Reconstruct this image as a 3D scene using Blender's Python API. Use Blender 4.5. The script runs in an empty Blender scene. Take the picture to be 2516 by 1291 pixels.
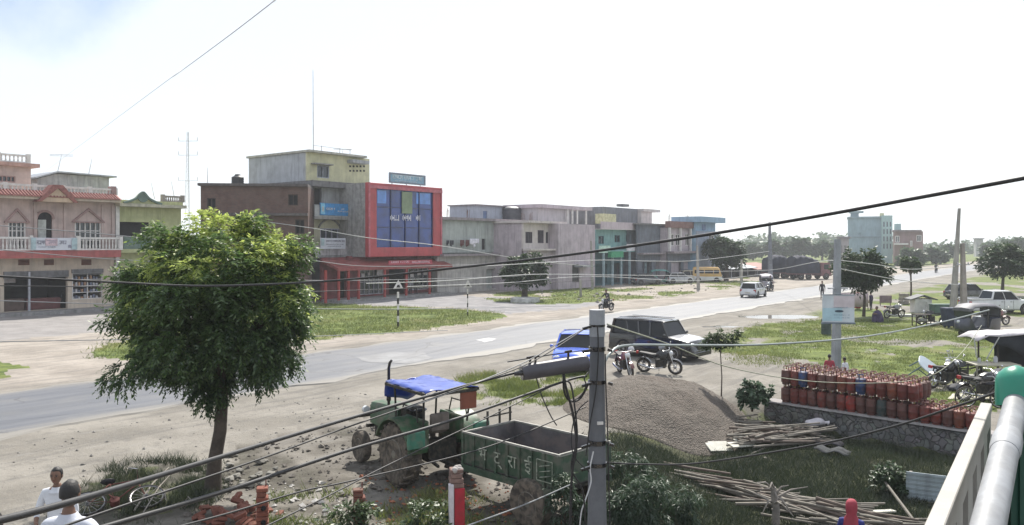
import bpy, bmesh, math, random
import numpy as np
from mathutils import Vector, Matrix, noise, Quaternion
random.seed(7); RNG = np.random.default_rng(7)
SC = bpy.context.scene
COL = SC.collection
R = math.radians
H = 5.2; F = 1975.0; CX = 1258.0; HY = 600.0      # eye height, focal length and horizon in photo pixels
DX, DY = 0.609, 0.793                              # direction of the highway
NX, NY = -0.793, 0.609                             # across it, away from the camera
TH = math.atan2(DY, DX)

def ray(px, py, Y):
    return Vector(((px-CX)/F*Y, Y, H-(py-HY)/F*Y))
def gnd(px, py, z=0.0):
    return ray(px, py, (H-z)*F/(py-HY))
def sm(x, a, b):
    t = np.clip((x-a)/(b-a), 0, 1); return t*t*(3-2*t)

# ------------------------------------------------------------------ tagging
def tag(o, label=None, cat=None, group=None, kind=None):
    if label: o['label'] = label
    if cat: o['category'] = cat
    if group: o['group'] = group
    if kind: o['kind'] = kind
    return o
def thing(name, label, cat, loc=(0,0,0), rz=0.0, group=None):
    o = bpy.data.objects.new(name, None); COL.objects.link(o)
    o.empty_display_size = 0.2
    o.location = loc; o.rotation_euler = (0,0,rz)
    return tag(o, label, cat, group)
def children(o): return [c for c in COL.objects if c.parent == o]
KIDS = {}
def copy_tree(o, parent=None):
    c = o.copy(); COL.objects.link(c)
    if parent is not None:
        c.parent = parent; KIDS.setdefault(parent.name, []).append(c)
    for ch in list(KIDS.get(o.name, [])): copy_tree(ch, c)
    return c

# ------------------------------------------------------------------ mesh builder
class MB:
    def __init__(s): s.v=[]; s.f=[]; s.m=[]; s.T=None
    def add(s, vs, fs, mi=0):
        b=len(s.v)
        if s.T is not None: vs=[s.T@Vector(v) for v in vs]
        s.v+= [tuple(v) for v in vs]
        for f in fs: s.f.append(tuple(b+i for i in f)); s.m.append(mi)
        return s
    def box(s,x0,x1,y0,y1,z0,z1,mi=0):
        if x1<x0: x0,x1=x1,x0
        if y1<y0: y0,y1=y1,y0
        if z1<z0: z0,z1=z1,z0
        v=[(x0,y0,z0),(x1,y0,z0),(x1,y1,z0),(x0,y1,z0),(x0,y0,z1),(x1,y0,z1),(x1,y1,z1),(x0,y1,z1)]
        return s.add(v,[(0,3,2,1),(4,5,6,7),(0,1,5,4),(1,2,6,5),(2,3,7,6),(3,0,4,7)],mi)
    def bar(s,p0,p1,w,h=None,mi=0,up=(0,0,1)):
        p0=Vector(p0);p1=Vector(p1);h=h or w;d=(p1-p0)
        if d.length<1e-6: return s
        d.normalize();u=Vector(up)
        if abs(d.dot(u))>.98:u=Vector((1,0,0))
        a=d.cross(u).normalized()*w/2;b=a.cross(d).normalized()*h/2
        v=[p0-a-b,p0+a-b,p0+a+b,p0-a+b,p1-a-b,p1+a-b,p1+a+b,p1-a+b]
        return s.add(v,[(0,1,2,3),(7,6,5,4),(0,4,5,1),(1,5,6,2),(2,6,7,3),(3,7,4,0)],mi)
    def parts(s,name,mats,parent,bev=0,smooth=None):
        '''every separate piece a part of its own'''
        n=len(s.v);p=list(range(n))
        def fd(i):
            while p[i]!=i: p[i]=p[p[i]];i=p[i]
            return i
        for f in s.f:
            r0=fd(f[0])
            for i in f[1:]: p[fd(i)]=r0
        gr={}
        for f,m in zip(s.f,s.m): gr.setdefault(fd(f[0]),[]).append((f,m))
        out=[]
        for g in gr.values():
            q=MB();ids=sorted({i for f,_ in g for i in f});mp={a:b for b,a in enumerate(ids)}
            q.v=[s.v[i] for i in ids];q.f=[tuple(mp[i] for i in f) for f,_ in g];q.m=[m for _,m in g]
            out.append(q.build(name,mats,parent,smooth=smooth,bev=bev))
        return out
    def tube(s,pts,r,n=8,mi=0,caps=True):
        pts=[Vector(p) for p in pts];k=len(pts)
        rs=r if isinstance(r,(list,tuple)) else [r]*k
        vs=[];pa=None
        for i in range(k):
            t=(pts[min(i+1,k-1)]-pts[max(i-1,0)])
            if t.length<1e-9:t=Vector((0,0,1))
            t.normalize()
            if pa is None:
                u=Vector((0,0,1)) if abs(t.z)<.9 else Vector((1,0,0))
                a=t.cross(u).normalized()
            else:
                a=(pa-t*pa.dot(t))
                a=a.normalized() if a.length>1e-6 else t.orthogonal().normalized()
            pa=a;b=t.cross(a)
            for j in range(n):
                an=2*math.pi*j/n
                vs.append(pts[i]+(a*math.cos(an)+b*math.sin(an))*rs[i])
        fs=[]
        for i in range(k-1):
            for j in range(n):
                fs.append((i*n+j,i*n+(j+1)%n,(i+1)*n+(j+1)%n,(i+1)*n+j))
        if caps: fs.append(tuple(range(n-1,-1,-1)));fs.append(tuple((k-1)*n+j for j in range(n)))
        return s.add(vs,fs,mi)
    def cyl(s,p0,p1,r0,r1=None,n=12,mi=0):
        return s.tube([p0,p1],[r0,r0 if r1 is None else r1],n,mi)
    def lathe(s,prof,c=(0,0,0),n=16,mi=0,axis='z'):
        vs=[];k=len(prof)
        for r,z in prof:
            for j in range(n):
                a=2*math.pi*j/n
                p=(r*math.cos(a),r*math.sin(a),z)
                if axis=='y':p=(p[0],p[2],p[1])
                if axis=='x':p=(p[2],p[0],p[1])
                vs.append((p[0]+c[0],p[1]+c[1],p[2]+c[2]))
        fs=[]
        for i in range(k-1):
            for j in range(n):
                f=(i*n+j,i*n+(j+1)%n,(i+1)*n+(j+1)%n,(i+1)*n+j)
                fs.append(f if axis!='y' else f[::-1])
        fs.append(tuple(range(n-1,-1,-1)));fs.append(tuple((k-1)*n+j for j in range(n)))
        return s.add(vs,fs,mi)
    def prism(s,poly,a,b,axis='y',mi=0):
        n=len(poly)
        def P(p,t):
            return {'y':(p[0],t,p[1]),'x':(t,p[0],p[1]),'z':(p[0],p[1],t)}[axis]
        v=[P(p,a) for p in poly]+[P(p,b) for p in poly]
        f=[tuple(range(n)),tuple(range(2*n-1,n-1,-1))]
        for i in range(n): f.append((i,i+n,(i+1)%n+n,(i+1)%n))
        return s.add(v,f,mi)
    def sphere(s,c,r,n=12,m=8,mi=0,sc=(1,1,1)):
        prof=[];vs=[];fs=[]
        for i in range(m+1):
            t=math.pi*i/m
            for j in range(n):
                a=2*math.pi*j/n
                vs.append((c[0]+r*sc[0]*math.sin(t)*math.cos(a),c[1]+r*sc[1]*math.sin(t)*math.sin(a),c[2]+r*sc[2]*math.cos(t)))
        for i in range(m):
            for j in range(n): fs.append((i*n+j,(i+1)*n+j,(i+1)*n+(j+1)%n,i*n+(j+1)%n))
        return s.add(vs,fs,mi)
    def loft(s,rings,mi=0,caps=True):
        n=len(rings[0]);vs=[p for r in rings for p in r];fs=[]
        for i in range(len(rings)-1):
            for j in range(n): fs.append((i*n+j,i*n+(j+1)%n,(i+1)*n+(j+1)%n,(i+1)*n+j))
        if caps: fs.append(tuple(range(n-1,-1,-1)));fs.append(tuple((len(rings)-1)*n+j for j in range(n)))
        return s.add(vs,fs,mi)
    def torus(s,c,Rr,r,n=24,m=8,axis='y',mi=0,sq=1.0):
        vs=[];fs=[]
        for i in range(n):
            a=2*math.pi*i/n
            for j in range(m):
                b=2*math.pi*j/m
                q=Rr+r*math.cos(b);w=r*math.sin(b)*sq
                p={'y':(q*math.cos(a),w,q*math.sin(a)),'x':(w,q*math.cos(a),q*math.sin(a)),'z':(q*math.cos(a),q*math.sin(a),w)}[axis]
                vs.append((p[0]+c[0],p[1]+c[1],p[2]+c[2]))
        for i in range(n):
            for j in range(m): fs.append((i*m+j,((i+1)%n)*m+j,((i+1)%n)*m+(j+1)%m,i*m+(j+1)%m))
        return s.add(vs,fs,mi)
    def wall(s,x0,x1,z0,z1,y0,y1,holes,mi=0):
        xs=sorted({x0,x1}|{min(max(h[i],x0),x1) for h in holes for i in (0,1)})
        zs=sorted({z0,z1}|{min(max(h[i],z0),z1) for h in holes for i in (2,3)})
        nx,nz=len(xs)-1,len(zs)-1
        full=[[True]*nz for _ in range(nx)]
        for i in range(nx):
            for k in range(nz):
                cx=(xs[i]+xs[i+1])/2;cz=(zs[k]+zs[k+1])/2
                for h in holes:
                    if h[0]<cx<h[1] and h[2]<cz<h[3]: full[i][k]=False
        g=lambda i,k:0<=i<nx and 0<=k<nz and full[i][k]
        for i in range(nx):
            for k in range(nz):
                if not full[i][k]: continue
                a,b,c,d=xs[i],xs[i+1],zs[k],zs[k+1]
                v=[(a,y0,c),(b,y0,c),(b,y1,c),(a,y1,c),(a,y0,d),(b,y0,d),(b,y1,d),(a,y1,d)]
                f=[(0,1,5,4),(2,3,7,6)]
                if not g(i,k-1): f.append((0,3,2,1))
                if not g(i,k+1): f.append((4,5,6,7))
                if not g(i+1,k): f.append((1,2,6,5))
                if not g(i-1,k): f.append((3,0,4,7))
                s.add(v,f,mi)
        return s
    def build(s,name,mats,parent=None,smooth=None,bev=0,label=None,seg=1):
        me=bpy.data.meshes.new(name)
        me.from_pydata(s.v,[],s.f)
        if not isinstance(mats,(list,tuple)): mats=[mats]
        for m in mats: me.materials.append(m)
        if any(s.m): me.polygons.foreach_set('material_index',s.m)
        bm=bmesh.new();bm.from_mesh(me)
        bmesh.ops.remove_doubles(bm,verts=bm.verts,dist=1e-5)
        bmesh.ops.recalc_face_normals(bm,faces=bm.faces)
        bm.to_mesh(me);bm.free()
        if smooth is not None:
            me.polygons.foreach_set('use_smooth',[True]*len(me.polygons))
            me.set_sharp_from_angle(angle=R(smooth))
        o=bpy.data.objects.new(name,me);COL.objects.link(o)
        if parent is not None:
            o.parent=parent; KIDS.setdefault(parent.name,[]).append(o)
        if label:o['label']=label
        if bev:
            b=o.modifiers.new('bevel','BEVEL');b.width=bev;b.segments=seg;b.limit_method='ANGLE';b.angle_limit=R(40)
        return o
def np_mesh(name, verts, faces_n, mats, parent=None, attrs=None):
    """verts (N*k,3) laid out as consecutive k-gons"""
    me=bpy.data.meshes.new(name)
    n=len(verts); k=faces_n; nf=n//k
    me.vertices.add(n); me.vertices.foreach_set('co',np.ascontiguousarray(verts,dtype=np.float32).ravel())
    me.loops.add(n); me.loops.foreach_set('vertex_index',np.arange(n,dtype=np.int32))
    me.polygons.add(nf); me.polygons.foreach_set('loop_start',np.arange(0,n,k,dtype=np.int32))
    me.update(calc_edges=True)
    if not isinstance(mats,(list,tuple)): mats=[mats]
    for m in mats: me.materials.append(m)
    if attrs:
        for nm,arr in attrs.items():
            a=me.attributes.new(nm,'FLOAT','FACE'); a.data.foreach_set('value',np.ascontiguousarray(arr,dtype=np.float32))
    o=bpy.data.objects.new(name,me);COL.objects.link(o)
    if parent is not None:
        o.parent=parent; KIDS.setdefault(parent.name,[]).append(o)
    return o

# ------------------------------------------------------------------ materials
MATS={}
class NT:
    def __init__(s,m): s.t=m.node_tree; s.n=s.t.nodes; s.l=s.t.links
    def new(s,ty,**kw):
        n=s.n.new(ty)
        for k,v in kw.items(): setattr(n,k,v)
        return n
    def val(s,sock,x):
        if hasattr(x,'is_output') or isinstance(x,bpy.types.NodeSocket): s.l.new(x,sock)
        else: sock.default_value=x
    def noise(s,co,scale,detail=4,rough=.55):
        n=s.new('ShaderNodeTexNoise');s.l.new(co,n.inputs['Vector']);n.inputs['Scale'].default_value=scale
        n.inputs['Detail'].default_value=detail;n.inputs['Roughness'].default_value=rough
        return n.outputs['Fac']
    def ramp(s,f,a,b,c0=(0,0,0,1),c1=(1,1,1,1)):
        n=s.new('ShaderNodeMapRange');n.interpolation_type='SMOOTHSTEP'
        s.l.new(f,n.inputs[0]);n.inputs[1].default_value=a;n.inputs[2].default_value=b
        return n.outputs[0]
    def mix(s,f,a,b,bt='MIX'):
        n=s.new('ShaderNodeMix',data_type='RGBA',blend_type=bt)
        s.val(n.inputs[0],f);s.val(n.inputs[6],a);s.val(n.inputs[7],b)
        return n.outputs[2]
    def math(s,op,a,b=0.0):
        n=s.new('ShaderNodeMath',operation=op);s.val(n.inputs[0],a);s.val(n.inputs[1],b);return n.outputs[0]
    def bump(s,h,st,dist=.02):
        n=s.new('ShaderNodeBump');s.l.new(h,n.inputs['Height']);n.inputs['Strength'].default_value=st;n.inputs['Distance'].default_value=dist
        return n.outputs[0]
def newmat(name):
    m=bpy.data.materials.new(name);m.use_nodes=True;t=NT(m)
    b=t.n['Principled BSDF'];return m,t,b
def c4(c): return (c[0],c[1],c[2],1)
def mul(c,k): return (min(1,c[0]*k),min(1,c[1]*k),min(1,c[2]*k))
def M(name,c=None,rough=.75,metal=0,var=.25,sc=3.0,bump=.15,bsc=25,stain=0,tr=0,coat=0,rnd=0,spec=None,dirt=None):
    """paint / plaster / metal with uneven colour; stain: vertical weather streaks; dirt: dusty patches of another colour"""
    if name in MATS: return MATS[name]
    m,t,b=newmat(name);co=t.new('ShaderNodeTexCoord').outputs['Object']
    col=c4(c)
    n1=t.noise(co,sc);f=t.ramp(n1,.3,.7)
    out=t.mix(f,c4(mul(c,1-var)),c4(mul(c,1+var*.7)))
    n2=t.noise(co,sc*9,3);out=t.mix(t.math('MULTIPLY',t.ramp(n2,.45,.75),.35),out,c4(mul(c,1-var*1.2)))
    if dirt:
        n4=t.noise(co,sc*1.7,5);out=t.mix(t.math('MULTIPLY',t.ramp(n4,.42,.62),dirt[3]),out,c4(dirt))
    if stain:
        mp=t.new('ShaderNodeMapping');t.l.new(co,mp.inputs[0]);mp.inputs['Scale'].default_value=(1.6,1.6,.16)
        n3=t.noise(mp.outputs[0],2.2,6,.65);out=t.mix(t.math('MULTIPLY',t.ramp(n3,.46,.70),min(1,stain*1.35)),out,c4(mul(c,.38)))
        n5=t.noise(co,.7,6,.6);out=t.mix(t.math('MULTIPLY',t.ramp(n5,.48,.72),stain*.8),out,c4((.16,.155,.15)))
    if rnd:
        oi=t.new('ShaderNodeObjectInfo');out=t.mix(t.math('MULTIPLY',oi.outputs['Random'],rnd),out,c4(mul(c,.45)))
    t.l.new(out,b.inputs['Base Color'])
    b.inputs['Roughness'].default_value=rough;b.inputs['Metallic'].default_value=metal
    if spec is not None:b.inputs['Specular IOR Level'].default_value=spec
    if coat:b.inputs['Coat Weight'].default_value=coat;b.inputs['Coat Roughness'].default_value=.04
    if tr:b.inputs['Transmission Weight'].default_value=tr
    if bump:t.l.new(t.bump(t.noise(co,bsc,4),bump),b.inputs['Normal'])
    MATS[name]=m;return m
def Mbrick(name,c1,c2,mortar,sx=.23,sz=.075,axis='xz',rough=.9):
    if name in MATS:return MATS[name]
    m,t,b=newmat(name);co=t.new('ShaderNodeTexCoord').outputs['Object']
    mp=t.new('ShaderNodeMapping');t.l.new(co,mp.inputs[0])
    if axis=='xz':mp.inputs['Rotation'].default_value=(R(90),0,0)
    br=t.new('ShaderNodeTexBrick');t.l.new(mp.outputs[0],br.inputs['Vector'])
    br.inputs['Color1'].default_value=c4(c1);br.inputs['Color2'].default_value=c4(c2);br.inputs['Mortar'].default_value=c4(mortar)
    br.inputs['Scale'].default_value=1;br.inputs['Brick Width'].default_value=sx;br.inputs['Row Height'].default_value=sz;br.inputs['Mortar Size'].default_value=.012
    n=t.noise(co,1.2,6);out=t.mix(t.math('MULTIPLY',t.ramp(n,.4,.7),.55),br.outputs['Color'],c4(mul(c1,.5)))
    t.l.new(out,b.inputs['Base Color']);b.inputs['Roughness'].default_value=rough
    t.l.new(t.bump(br.outputs['Fac'],.4),b.inputs['Normal'])
    MATS[name]=m;return m
def Mleaf(name,c0,c1,c2,tl=.45):
    """leaf colours between three tones by the face attribute 'tone'; light passes through the blades"""
    if name in MATS:return MATS[name]
    m,t,b=newmat(name)
    at=t.new('ShaderNodeAttribute',attribute_name='tone').outputs['Fac']
    o=t.mix(t.ramp(at,0,.5),c4(c0),c4(c1));o=t.mix(t.ramp(at,.55,1),o,c4(c2))
    t.n.remove(b)
    d=t.new('ShaderNodeBsdfDiffuse');tr=t.new('ShaderNodeBsdfTranslucent');g=t.new('ShaderNodeBsdfGlossy')
    t.l.new(o,d.inputs[0]);t.l.new(t.mix(.35,o,(.55,.6,.05,1),'MULTIPLY') if False else o,tr.inputs[0])
    g.inputs['Roughness'].default_value=.45
    mx=t.new('ShaderNodeMixShader');mx.inputs[0].default_value=tl;t.l.new(d.outputs[0],mx.inputs[1]);t.l.new(tr.outputs[0],mx.inputs[2])
    m2=t.new('ShaderNodeMixShader');m2.inputs[0].default_value=.05;t.l.new(mx.outputs[0],m2.inputs[1]);t.l.new(g.outputs[0],m2.inputs[2])
    t.l.new(m2.outputs[0],t.n['Material Output'].inputs[0])
    MATS[name]=m;return m
def Mglass(name='dark_glass',c=(.03,.04,.05),rough=.08):
    return M(name,c,rough,0,.2,1.5,0,spec=.7)

# ------------------------------------------------------------------ camera, sun, sky, air
cam=bpy.data.objects.new('camera',bpy.data.cameras.new('camera'));COL.objects.link(cam)
cam.location=(0,0,H);cam.rotation_euler=(R(90),0,0)
cam.data.sensor_width=36;cam.data.lens=36*F/2516;cam.data.shift_y=-(645.5-HY)/2516
cam.data.clip_start=.05;cam.data.clip_end=6000
SC.camera=cam
SUN_AZ=R(12);SUN_EL=R(50)
sd=bpy.data.lights.new('sun','SUN');sd.energy=5.0;sd.angle=R(1.2);sd.color=(1,.95,.87)
so=bpy.data.objects.new('sun',sd);COL.objects.link(so)
so.rotation_euler=Vector((math.sin(SUN_AZ)*math.cos(SUN_EL),math.cos(SUN_AZ)*math.cos(SUN_EL),math.sin(SUN_EL))).to_track_quat('Z','Y').to_euler()
W=bpy.data.worlds.new('World');SC.world=W;W.use_nodes=True
wt=NT(W);bg=wt.n['Background']
sk=wt.new('ShaderNodeTexSky',sky_type='NISHITA');sk.sun_disc=False;sk.sun_elevation=SUN_EL;sk.sun_rotation=SUN_AZ
sk.air_density=1.0;sk.dust_density=1.2;sk.ozone_density=1.0
wc=wt.new('ShaderNodeTexCoord').outputs['Generated']
cn=wt.noise(wc,3.2,7,.6)
vd=wt.new('ShaderNodeVectorMath',operation='DOT_PRODUCT');wt.l.new(wc,vd.inputs[0])
hole=Vector((math.sin(R(-31)),math.cos(R(-31)),math.tan(R(19)))).normalized();vd.inputs[1].default_value=hole
gap=wt.ramp(vd.outputs['Value'],.978,.9985)
cover=wt.math('SUBTRACT',wt.math('ADD',cn,.62),wt.math('MULTIPLY',gap,.66))
cl=wt.ramp(cover,.42,.78)
skyc=wt.mix(wt.math('MULTIPLY',cl,.8),sk.outputs[0],(7.55,8.0,8.8,1))
wt.l.new(skyc,bg.inputs[0]);bg.inputs[1].default_value=.085
SC.view_settings.view_transform='Standard';SC.view_settings.look='None';SC.view_settings.exposure=.64;SC.view_settings.gamma=1
SC.cycles.max_bounces=6;SC.cycles.transparent_max_bounces=8;SC.cycles.volume_bounces=1
SC.cycles.use_denoising=True
# ================================================================== ground
W0=np.array((8.6,26.3)); WT=np.array((0.698,-0.716)); WN=np.array((-0.716,-0.698))
PUDS=[(*gnd(1905,776)[:2],3.4,2.2),(*gnd(1778,800)[:2],1.5,.8),(*gnd(1728,757)[:2],1.8,1.2)]
def vnoise(x,y,s,seed=0):
    """cheap smooth value noise on arrays"""
    x=np.asarray(x,dtype=np.float64)*s+seed*17.3; y=np.asarray(y,dtype=np.float64)*s+seed*5.7
    xi=np.floor(x);yi=np.floor(y);fx=x-xi;fy=y-yi;fx=fx*fx*(3-2*fx);fy=fy*fy*(3-2*fy)
    def h(a,b):
        v=np.sin(a*127.1+b*311.7+seed)*43758.5453;return v-np.floor(v)
    return (h(xi,yi)*(1-fx)+h(xi+1,yi)*fx)*(1-fy)+(h(xi,yi+1)*(1-fx)+h(xi+1,yi+1)*fx)*fy
def fbm(x,y,s,seed=0,o=4):
    t=0;a=.5
    for i in range(o): t=t+a*vnoise(x,y,s*2**i,seed+i);a*=.5
    return t/(1-.5**o)
def relief(x,y):
    x=np.asarray(x,dtype=np.float64);y=np.asarray(y,dtype=np.float64)
    q=(x-W0[0])*WN[0]+(y-W0[1])*WN[1]; s=(x-W0[0])*WT[0]+(y-W0[1])*WT[1]
    low=sm(q,-.36,-.12)*sm(x,2.6,5.6)*sm(s,-2.5,.8)
    z=-.72*low
    off=NX*x+NY*y
    verge=1-sm(off,22.3,23.7)*(1-sm(off,31.0,32.5))
    d=np.hypot(x,y)
    z=z+verge*(fbm(x,y,.45,3)-.5)*.16*(1-sm(d,60,120))+verge*(fbm(x,y,2.2,9)-.5)*.05*(1-sm(d,30,50))
    for (a,b,ra,rb) in PUDS:
        r=np.sqrt((((x-a)*.96+(y-b)*.28)/ra)**2+((-(x-a)*.28+(y-b)*.96)/rb)**2)+(fbm(x,y,.35,77)-.5)*.5
        z=z-.17*(1-sm(r,.55,1.15))
    return z
def zg(x,y): return float(relief(np.array([x]),np.array([y]))[0])
def gz(px,py,it=4):
    """ground point seen at a photo pixel, with the relief"""
    z=0
    for _ in range(it):
        p=gnd(px,py,z);z=zg(p.x,p.y)
    p=gnd(px,py,z);p.z=z;return p
def inpoly(px,py,poly):
    px=np.asarray(px);py=np.asarray(py);r=np.zeros(px.shape,bool);n=len(poly)
    for i in range(n):
        x0,y0=poly[i];x1,y1=poly[(i+1)%n]
        c=((y0>py)!=(y1>py))&(px<(x1-x0)*(py-y0)/((y1-y0)+1e-12)+x0);r^=c
    return r
def G(poly):  # outline read off the photo -> ground plan
    return [tuple(gnd(a,b)[:2]) for a,b in poly]
ISLAND=G([(215,868),(262,848),(420,800),(560,772),(760,742),(900,752),(1100,758),(1200,767),(1237,776),(1190,788),(1080,806),(960,820),(830,830),(700,846),(500,864),(300,884),(235,878)])
PLOT=G([(1190,737),(1310,748),(1450,744),(1640,730),(1830,702),(1900,688),(1840,682),(1700,690),(1560,704),(1350,708),(1230,720)])
FIELD_R=G([(1720,850),(1790,822),(1880,798),(2060,782),(2300,792),(2480,830),(2700,900),(2700,1010),(2290,1010),(2220,930),(2010,905),(1880,905),(1780,880)])
TUFT=G([(1120,930),(1260,915),(1440,912),(1490,940),(1480,990),(1330,1000),(1180,985)])
LOWG=G([(1480,1075),(1620,1065),(1740,1085),(1800,1040),(1890,1000),(1990,1008),(2150,1036),(2400,1072),(2700,1200),(2700,1700),(2100,1600),(1700,1500),(1480,1400)])
VERGE=G([(180,1190),(260,1150),(420,1128),(500,1160),(540,1230),(420,1291),(250,1291)])
LEFTT=G([(-60,885),(60,900),(40,925),(-80,930)])
PAVE=G([(560,760),(800,742),(1000,722),(1300,735),(1500,745),(1400,760),(1240,772),(1150,758),(900,748),(700,752)])
TRACK=G([(1440,905),(1900,905),(2100,930),(1950,880),(1830,870),(1600,870)])
DIRT=G([(560,1110),(900,1010),(1250,1120),(1500,1160),(1500,1500),(300,1500),(430,1200)])
ang=np.concatenate([np.linspace(-180,-46,40)[:-1],np.linspace(-46,46,560),np.linspace(46,180,40)[1:]])*np.pi/180
rad=np.concatenate([[0.02,1.2,2.4],np.geomspace(3.4,1700,330)])
A_,R_=np.meshgrid(ang,rad,indexing='xy')
gx=R_*np.sin(A_);gy=R_*np.cos(A_)
zz=relief(gx,gy)
nr,na=gx.shape
gm=bpy.data.meshes.new('ground')
co=np.stack([gx,gy,zz],-1).reshape(-1,3)
i,j=np.meshgrid(np.arange(nr-1),np.arange(na-1),indexing='ij')
q=np.stack([i*na+j,i*na+j+1,(i+1)*na+j+1,(i+1)*na+j],-1).reshape(-1,4)
gm.vertices.add(len(co));gm.vertices.foreach_set('co',co.astype(np.float32).ravel())
gm.loops.add(q.size);gm.loops.foreach_set('vertex_index',q[:, ::-1].astype(np.int32).ravel())
gm.polygons.add(len(q));gm.polygons.foreach_set('loop_start',np.arange(0,q.size,4,dtype=np.int32))
gm.update(calc_edges=True);gm.polygons.foreach_set('use_smooth',[True]*len(q))
X=co[:,0];Y=co[:,1];D=np.hypot(X,Y);OFF=NX*X+NY*Y
jx=(fbm(X,Y,.35,21)-.5)*(1.5+D*.03);jy=(fbm(X,Y,.35,31)-.5)*(1.5+D*.03)
XJ=X+jx;YJ=Y+jy
pn=fbm(X,Y,.22,41);pf=fbm(X,Y,1.1,51)
g=np.zeros(len(X))
g=np.maximum(g,inpoly(X+jx*.5,Y+jy*.5,ISLAND)*.95)
g=np.maximum(g,inpoly(XJ,YJ,PLOT)*sm(pn,.38,.56))
g=np.maximum(g,inpoly(XJ,YJ,FIELD_R)*sm(pn*.6+pf*.4,.31,.5))
g=np.maximum(g,inpoly(XJ,YJ,TUFT)*sm(pf,.3,.55))
g=np.maximum(g,inpoly(XJ,YJ,LOWG)*sm(pf*.7+pn*.3,.3,.5))
g=np.maximum(g,inpoly(XJ,YJ,VERGE)*sm(pf,.42,.62)*.6)
g=np.maximum(g,inpoly(XJ,YJ,LEFTT)*.8)
g=np.maximum(g,sm(OFF,72,90)*.95)                       # fields behind the houses
g=np.maximum(g,sm(OFF,34,40)*sm(D,190,230)*.8)          # verges farther along the road
g=np.maximum(g,(1-sm(OFF,17.5,21.5))*sm(D,46,75)*sm(pn,.3,.5)*.9)
g*=(1-inpoly(XJ,YJ,TRACK)*.85)
pave=inpoly(X+jx*.4,Y+jy*.4,PAVE)*1.0+sm(OFF,45,47)*(1-sm(OFF,66,68))*(D<90)*(OFF>48)*.7*(X<-5)
dirt=inpoly(XJ,YJ,DIRT)*sm(pf,.25,.6)
qq=(X-W0[0])*WN[0]+(Y-W0[1])*WN[1];lowm=sm(qq,-.3,0)*sm(X,2.2,4.5)*sm((X-W0[0])*WT[0]+(Y-W0[1])*WT[1],-2.5,.5)
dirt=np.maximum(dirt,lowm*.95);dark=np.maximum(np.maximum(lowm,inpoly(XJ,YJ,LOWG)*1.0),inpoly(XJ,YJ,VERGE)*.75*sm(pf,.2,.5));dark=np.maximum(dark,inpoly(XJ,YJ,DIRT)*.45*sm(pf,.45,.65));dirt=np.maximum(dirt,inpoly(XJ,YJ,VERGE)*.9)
g=np.maximum(g,lowm*sm(pf*.6+pn*.4,.28,.46)*.9)
for nm,arr in (('grassy',g),('paved',np.clip(pave,0,1)),('soil',dirt),('dark_ground',dark),('pale',sm(OFF,30.5,33)*(1-sm(OFF,75,90)))):
    a=gm.attributes.new(nm,'FLOAT','POINT');a.data.foreach_set('value',arr.astype(np.float32))
ground=bpy.data.objects.new('ground',gm);COL.objects.link(ground);tag(ground,'sandy open ground with patches of grass','ground',kind='structure')
m,t,b=newmat('sandy_ground')
co_=t.new('ShaderNodeTexCoord').outputs['Object']
at=lambda n:t.new('ShaderNodeAttribute',attribute_name=n).outputs['Fac']
sand=t.mix(t.ramp(t.noise(co_,.35,5),.35,.68),(.175,.162,.141,1),(.25,.233,.205,1))
sand=t.mix(t.math('MULTIPLY',t.ramp(t.noise(co_,2.1,6,.65),.5,.7),.55),sand,(.125,.118,.107,1))
vor=t.new('ShaderNodeTexVoronoi');t.l.new(co_,vor.inputs['Vector']);vor.inputs['Scale'].default_value=7
sand=t.mix(t.math('MULTIPLY',t.ramp(vor.outputs['Distance'],.16,.05),.7),sand,(.13,.12,.11,1))
mpt=t.new('ShaderNodeMapping');t.l.new(co_,mpt.inputs[0]);mpt.inputs['Rotation'].default_value=(0,0,-TH)
mpt2=t.new('ShaderNodeMapping');t.l.new(mpt.outputs[0],mpt2.inputs[0]);mpt2.inputs['Scale'].default_value=(.07,1,1)
sand=t.mix(t.math('MULTIPLY',t.ramp(t.noise(mpt2.outputs[0],1.9,5,.6),.5,.64),.5),sand,(.118,.113,.106,1))
sand=t.mix(t.math('MULTIPLY',t.ramp(t.noise(mpt2.outputs[0],4.5,3,.6),.6,.7),.4),sand,(.26,.252,.238,1))
sand=t.mix(t.math('MULTIPLY',t.ramp(t.noise(co_,19,3,.7),.56,.68),.45),sand,(.29,.28,.265,1))
pv=t.mix(t.ramp(t.noise(co_,.8,5),.35,.65),(.195,.19,.195,1),(.26,.253,.255,1))
sand=t.mix(at('pale'),sand,t.mix(1.0,sand,(1.36,1.31,1.3,1),'MULTIPLY'))
base=t.mix(at('paved'),sand,pv)
so_=t.mix(t.ramp(t.noise(co_,2.5,5),.35,.65),(.075,.066,.056,1),(.135,.122,.105,1))
base=t.mix(t.math('MULTIPLY',at('soil'),.85),base,so_)
gr=t.mix(t.ramp(t.noise(co_,1.3,6,.65),.36,.64),(.062,.088,.026,1),(.145,.178,.05,1))
gr0=1
gr=t.mix(t.ramp(t.noise(co_,.25,3),.45,.75),gr,(.16,.158,.07,1))
gf=t.ramp(t.math('ADD',at('grassy'),t.math('MULTIPLY',t.math('SUBTRACT',t.noise(co_,3.2,6,.7),.5),.9)),.32,.62)
base=t.mix(gf,base,gr)
base=t.mix(t.math('MULTIPLY',at('dark_ground'),.85),base,t.mix(t.ramp(t.noise(co_,3.5,6,.65),.35,.66),(.028,.027,.02,1),(.075,.078,.055,1)))  # ground turned darker over the hollow, verge and dirt areas
t.l.new(base,b.inputs['Base Color']);b.inputs['Roughness'].default_value=.95;b.inputs['Specular IOR Level'].default_value=.15
hh=t.math('ADD',t.noise(co_,6,6,.7),t.math('MULTIPLY',t.noise(co_,30,3),.4))
t.l.new(t.bump(hh,.7,.06),b.inputs['Normal'])
gm.materials.append(m)

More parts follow.
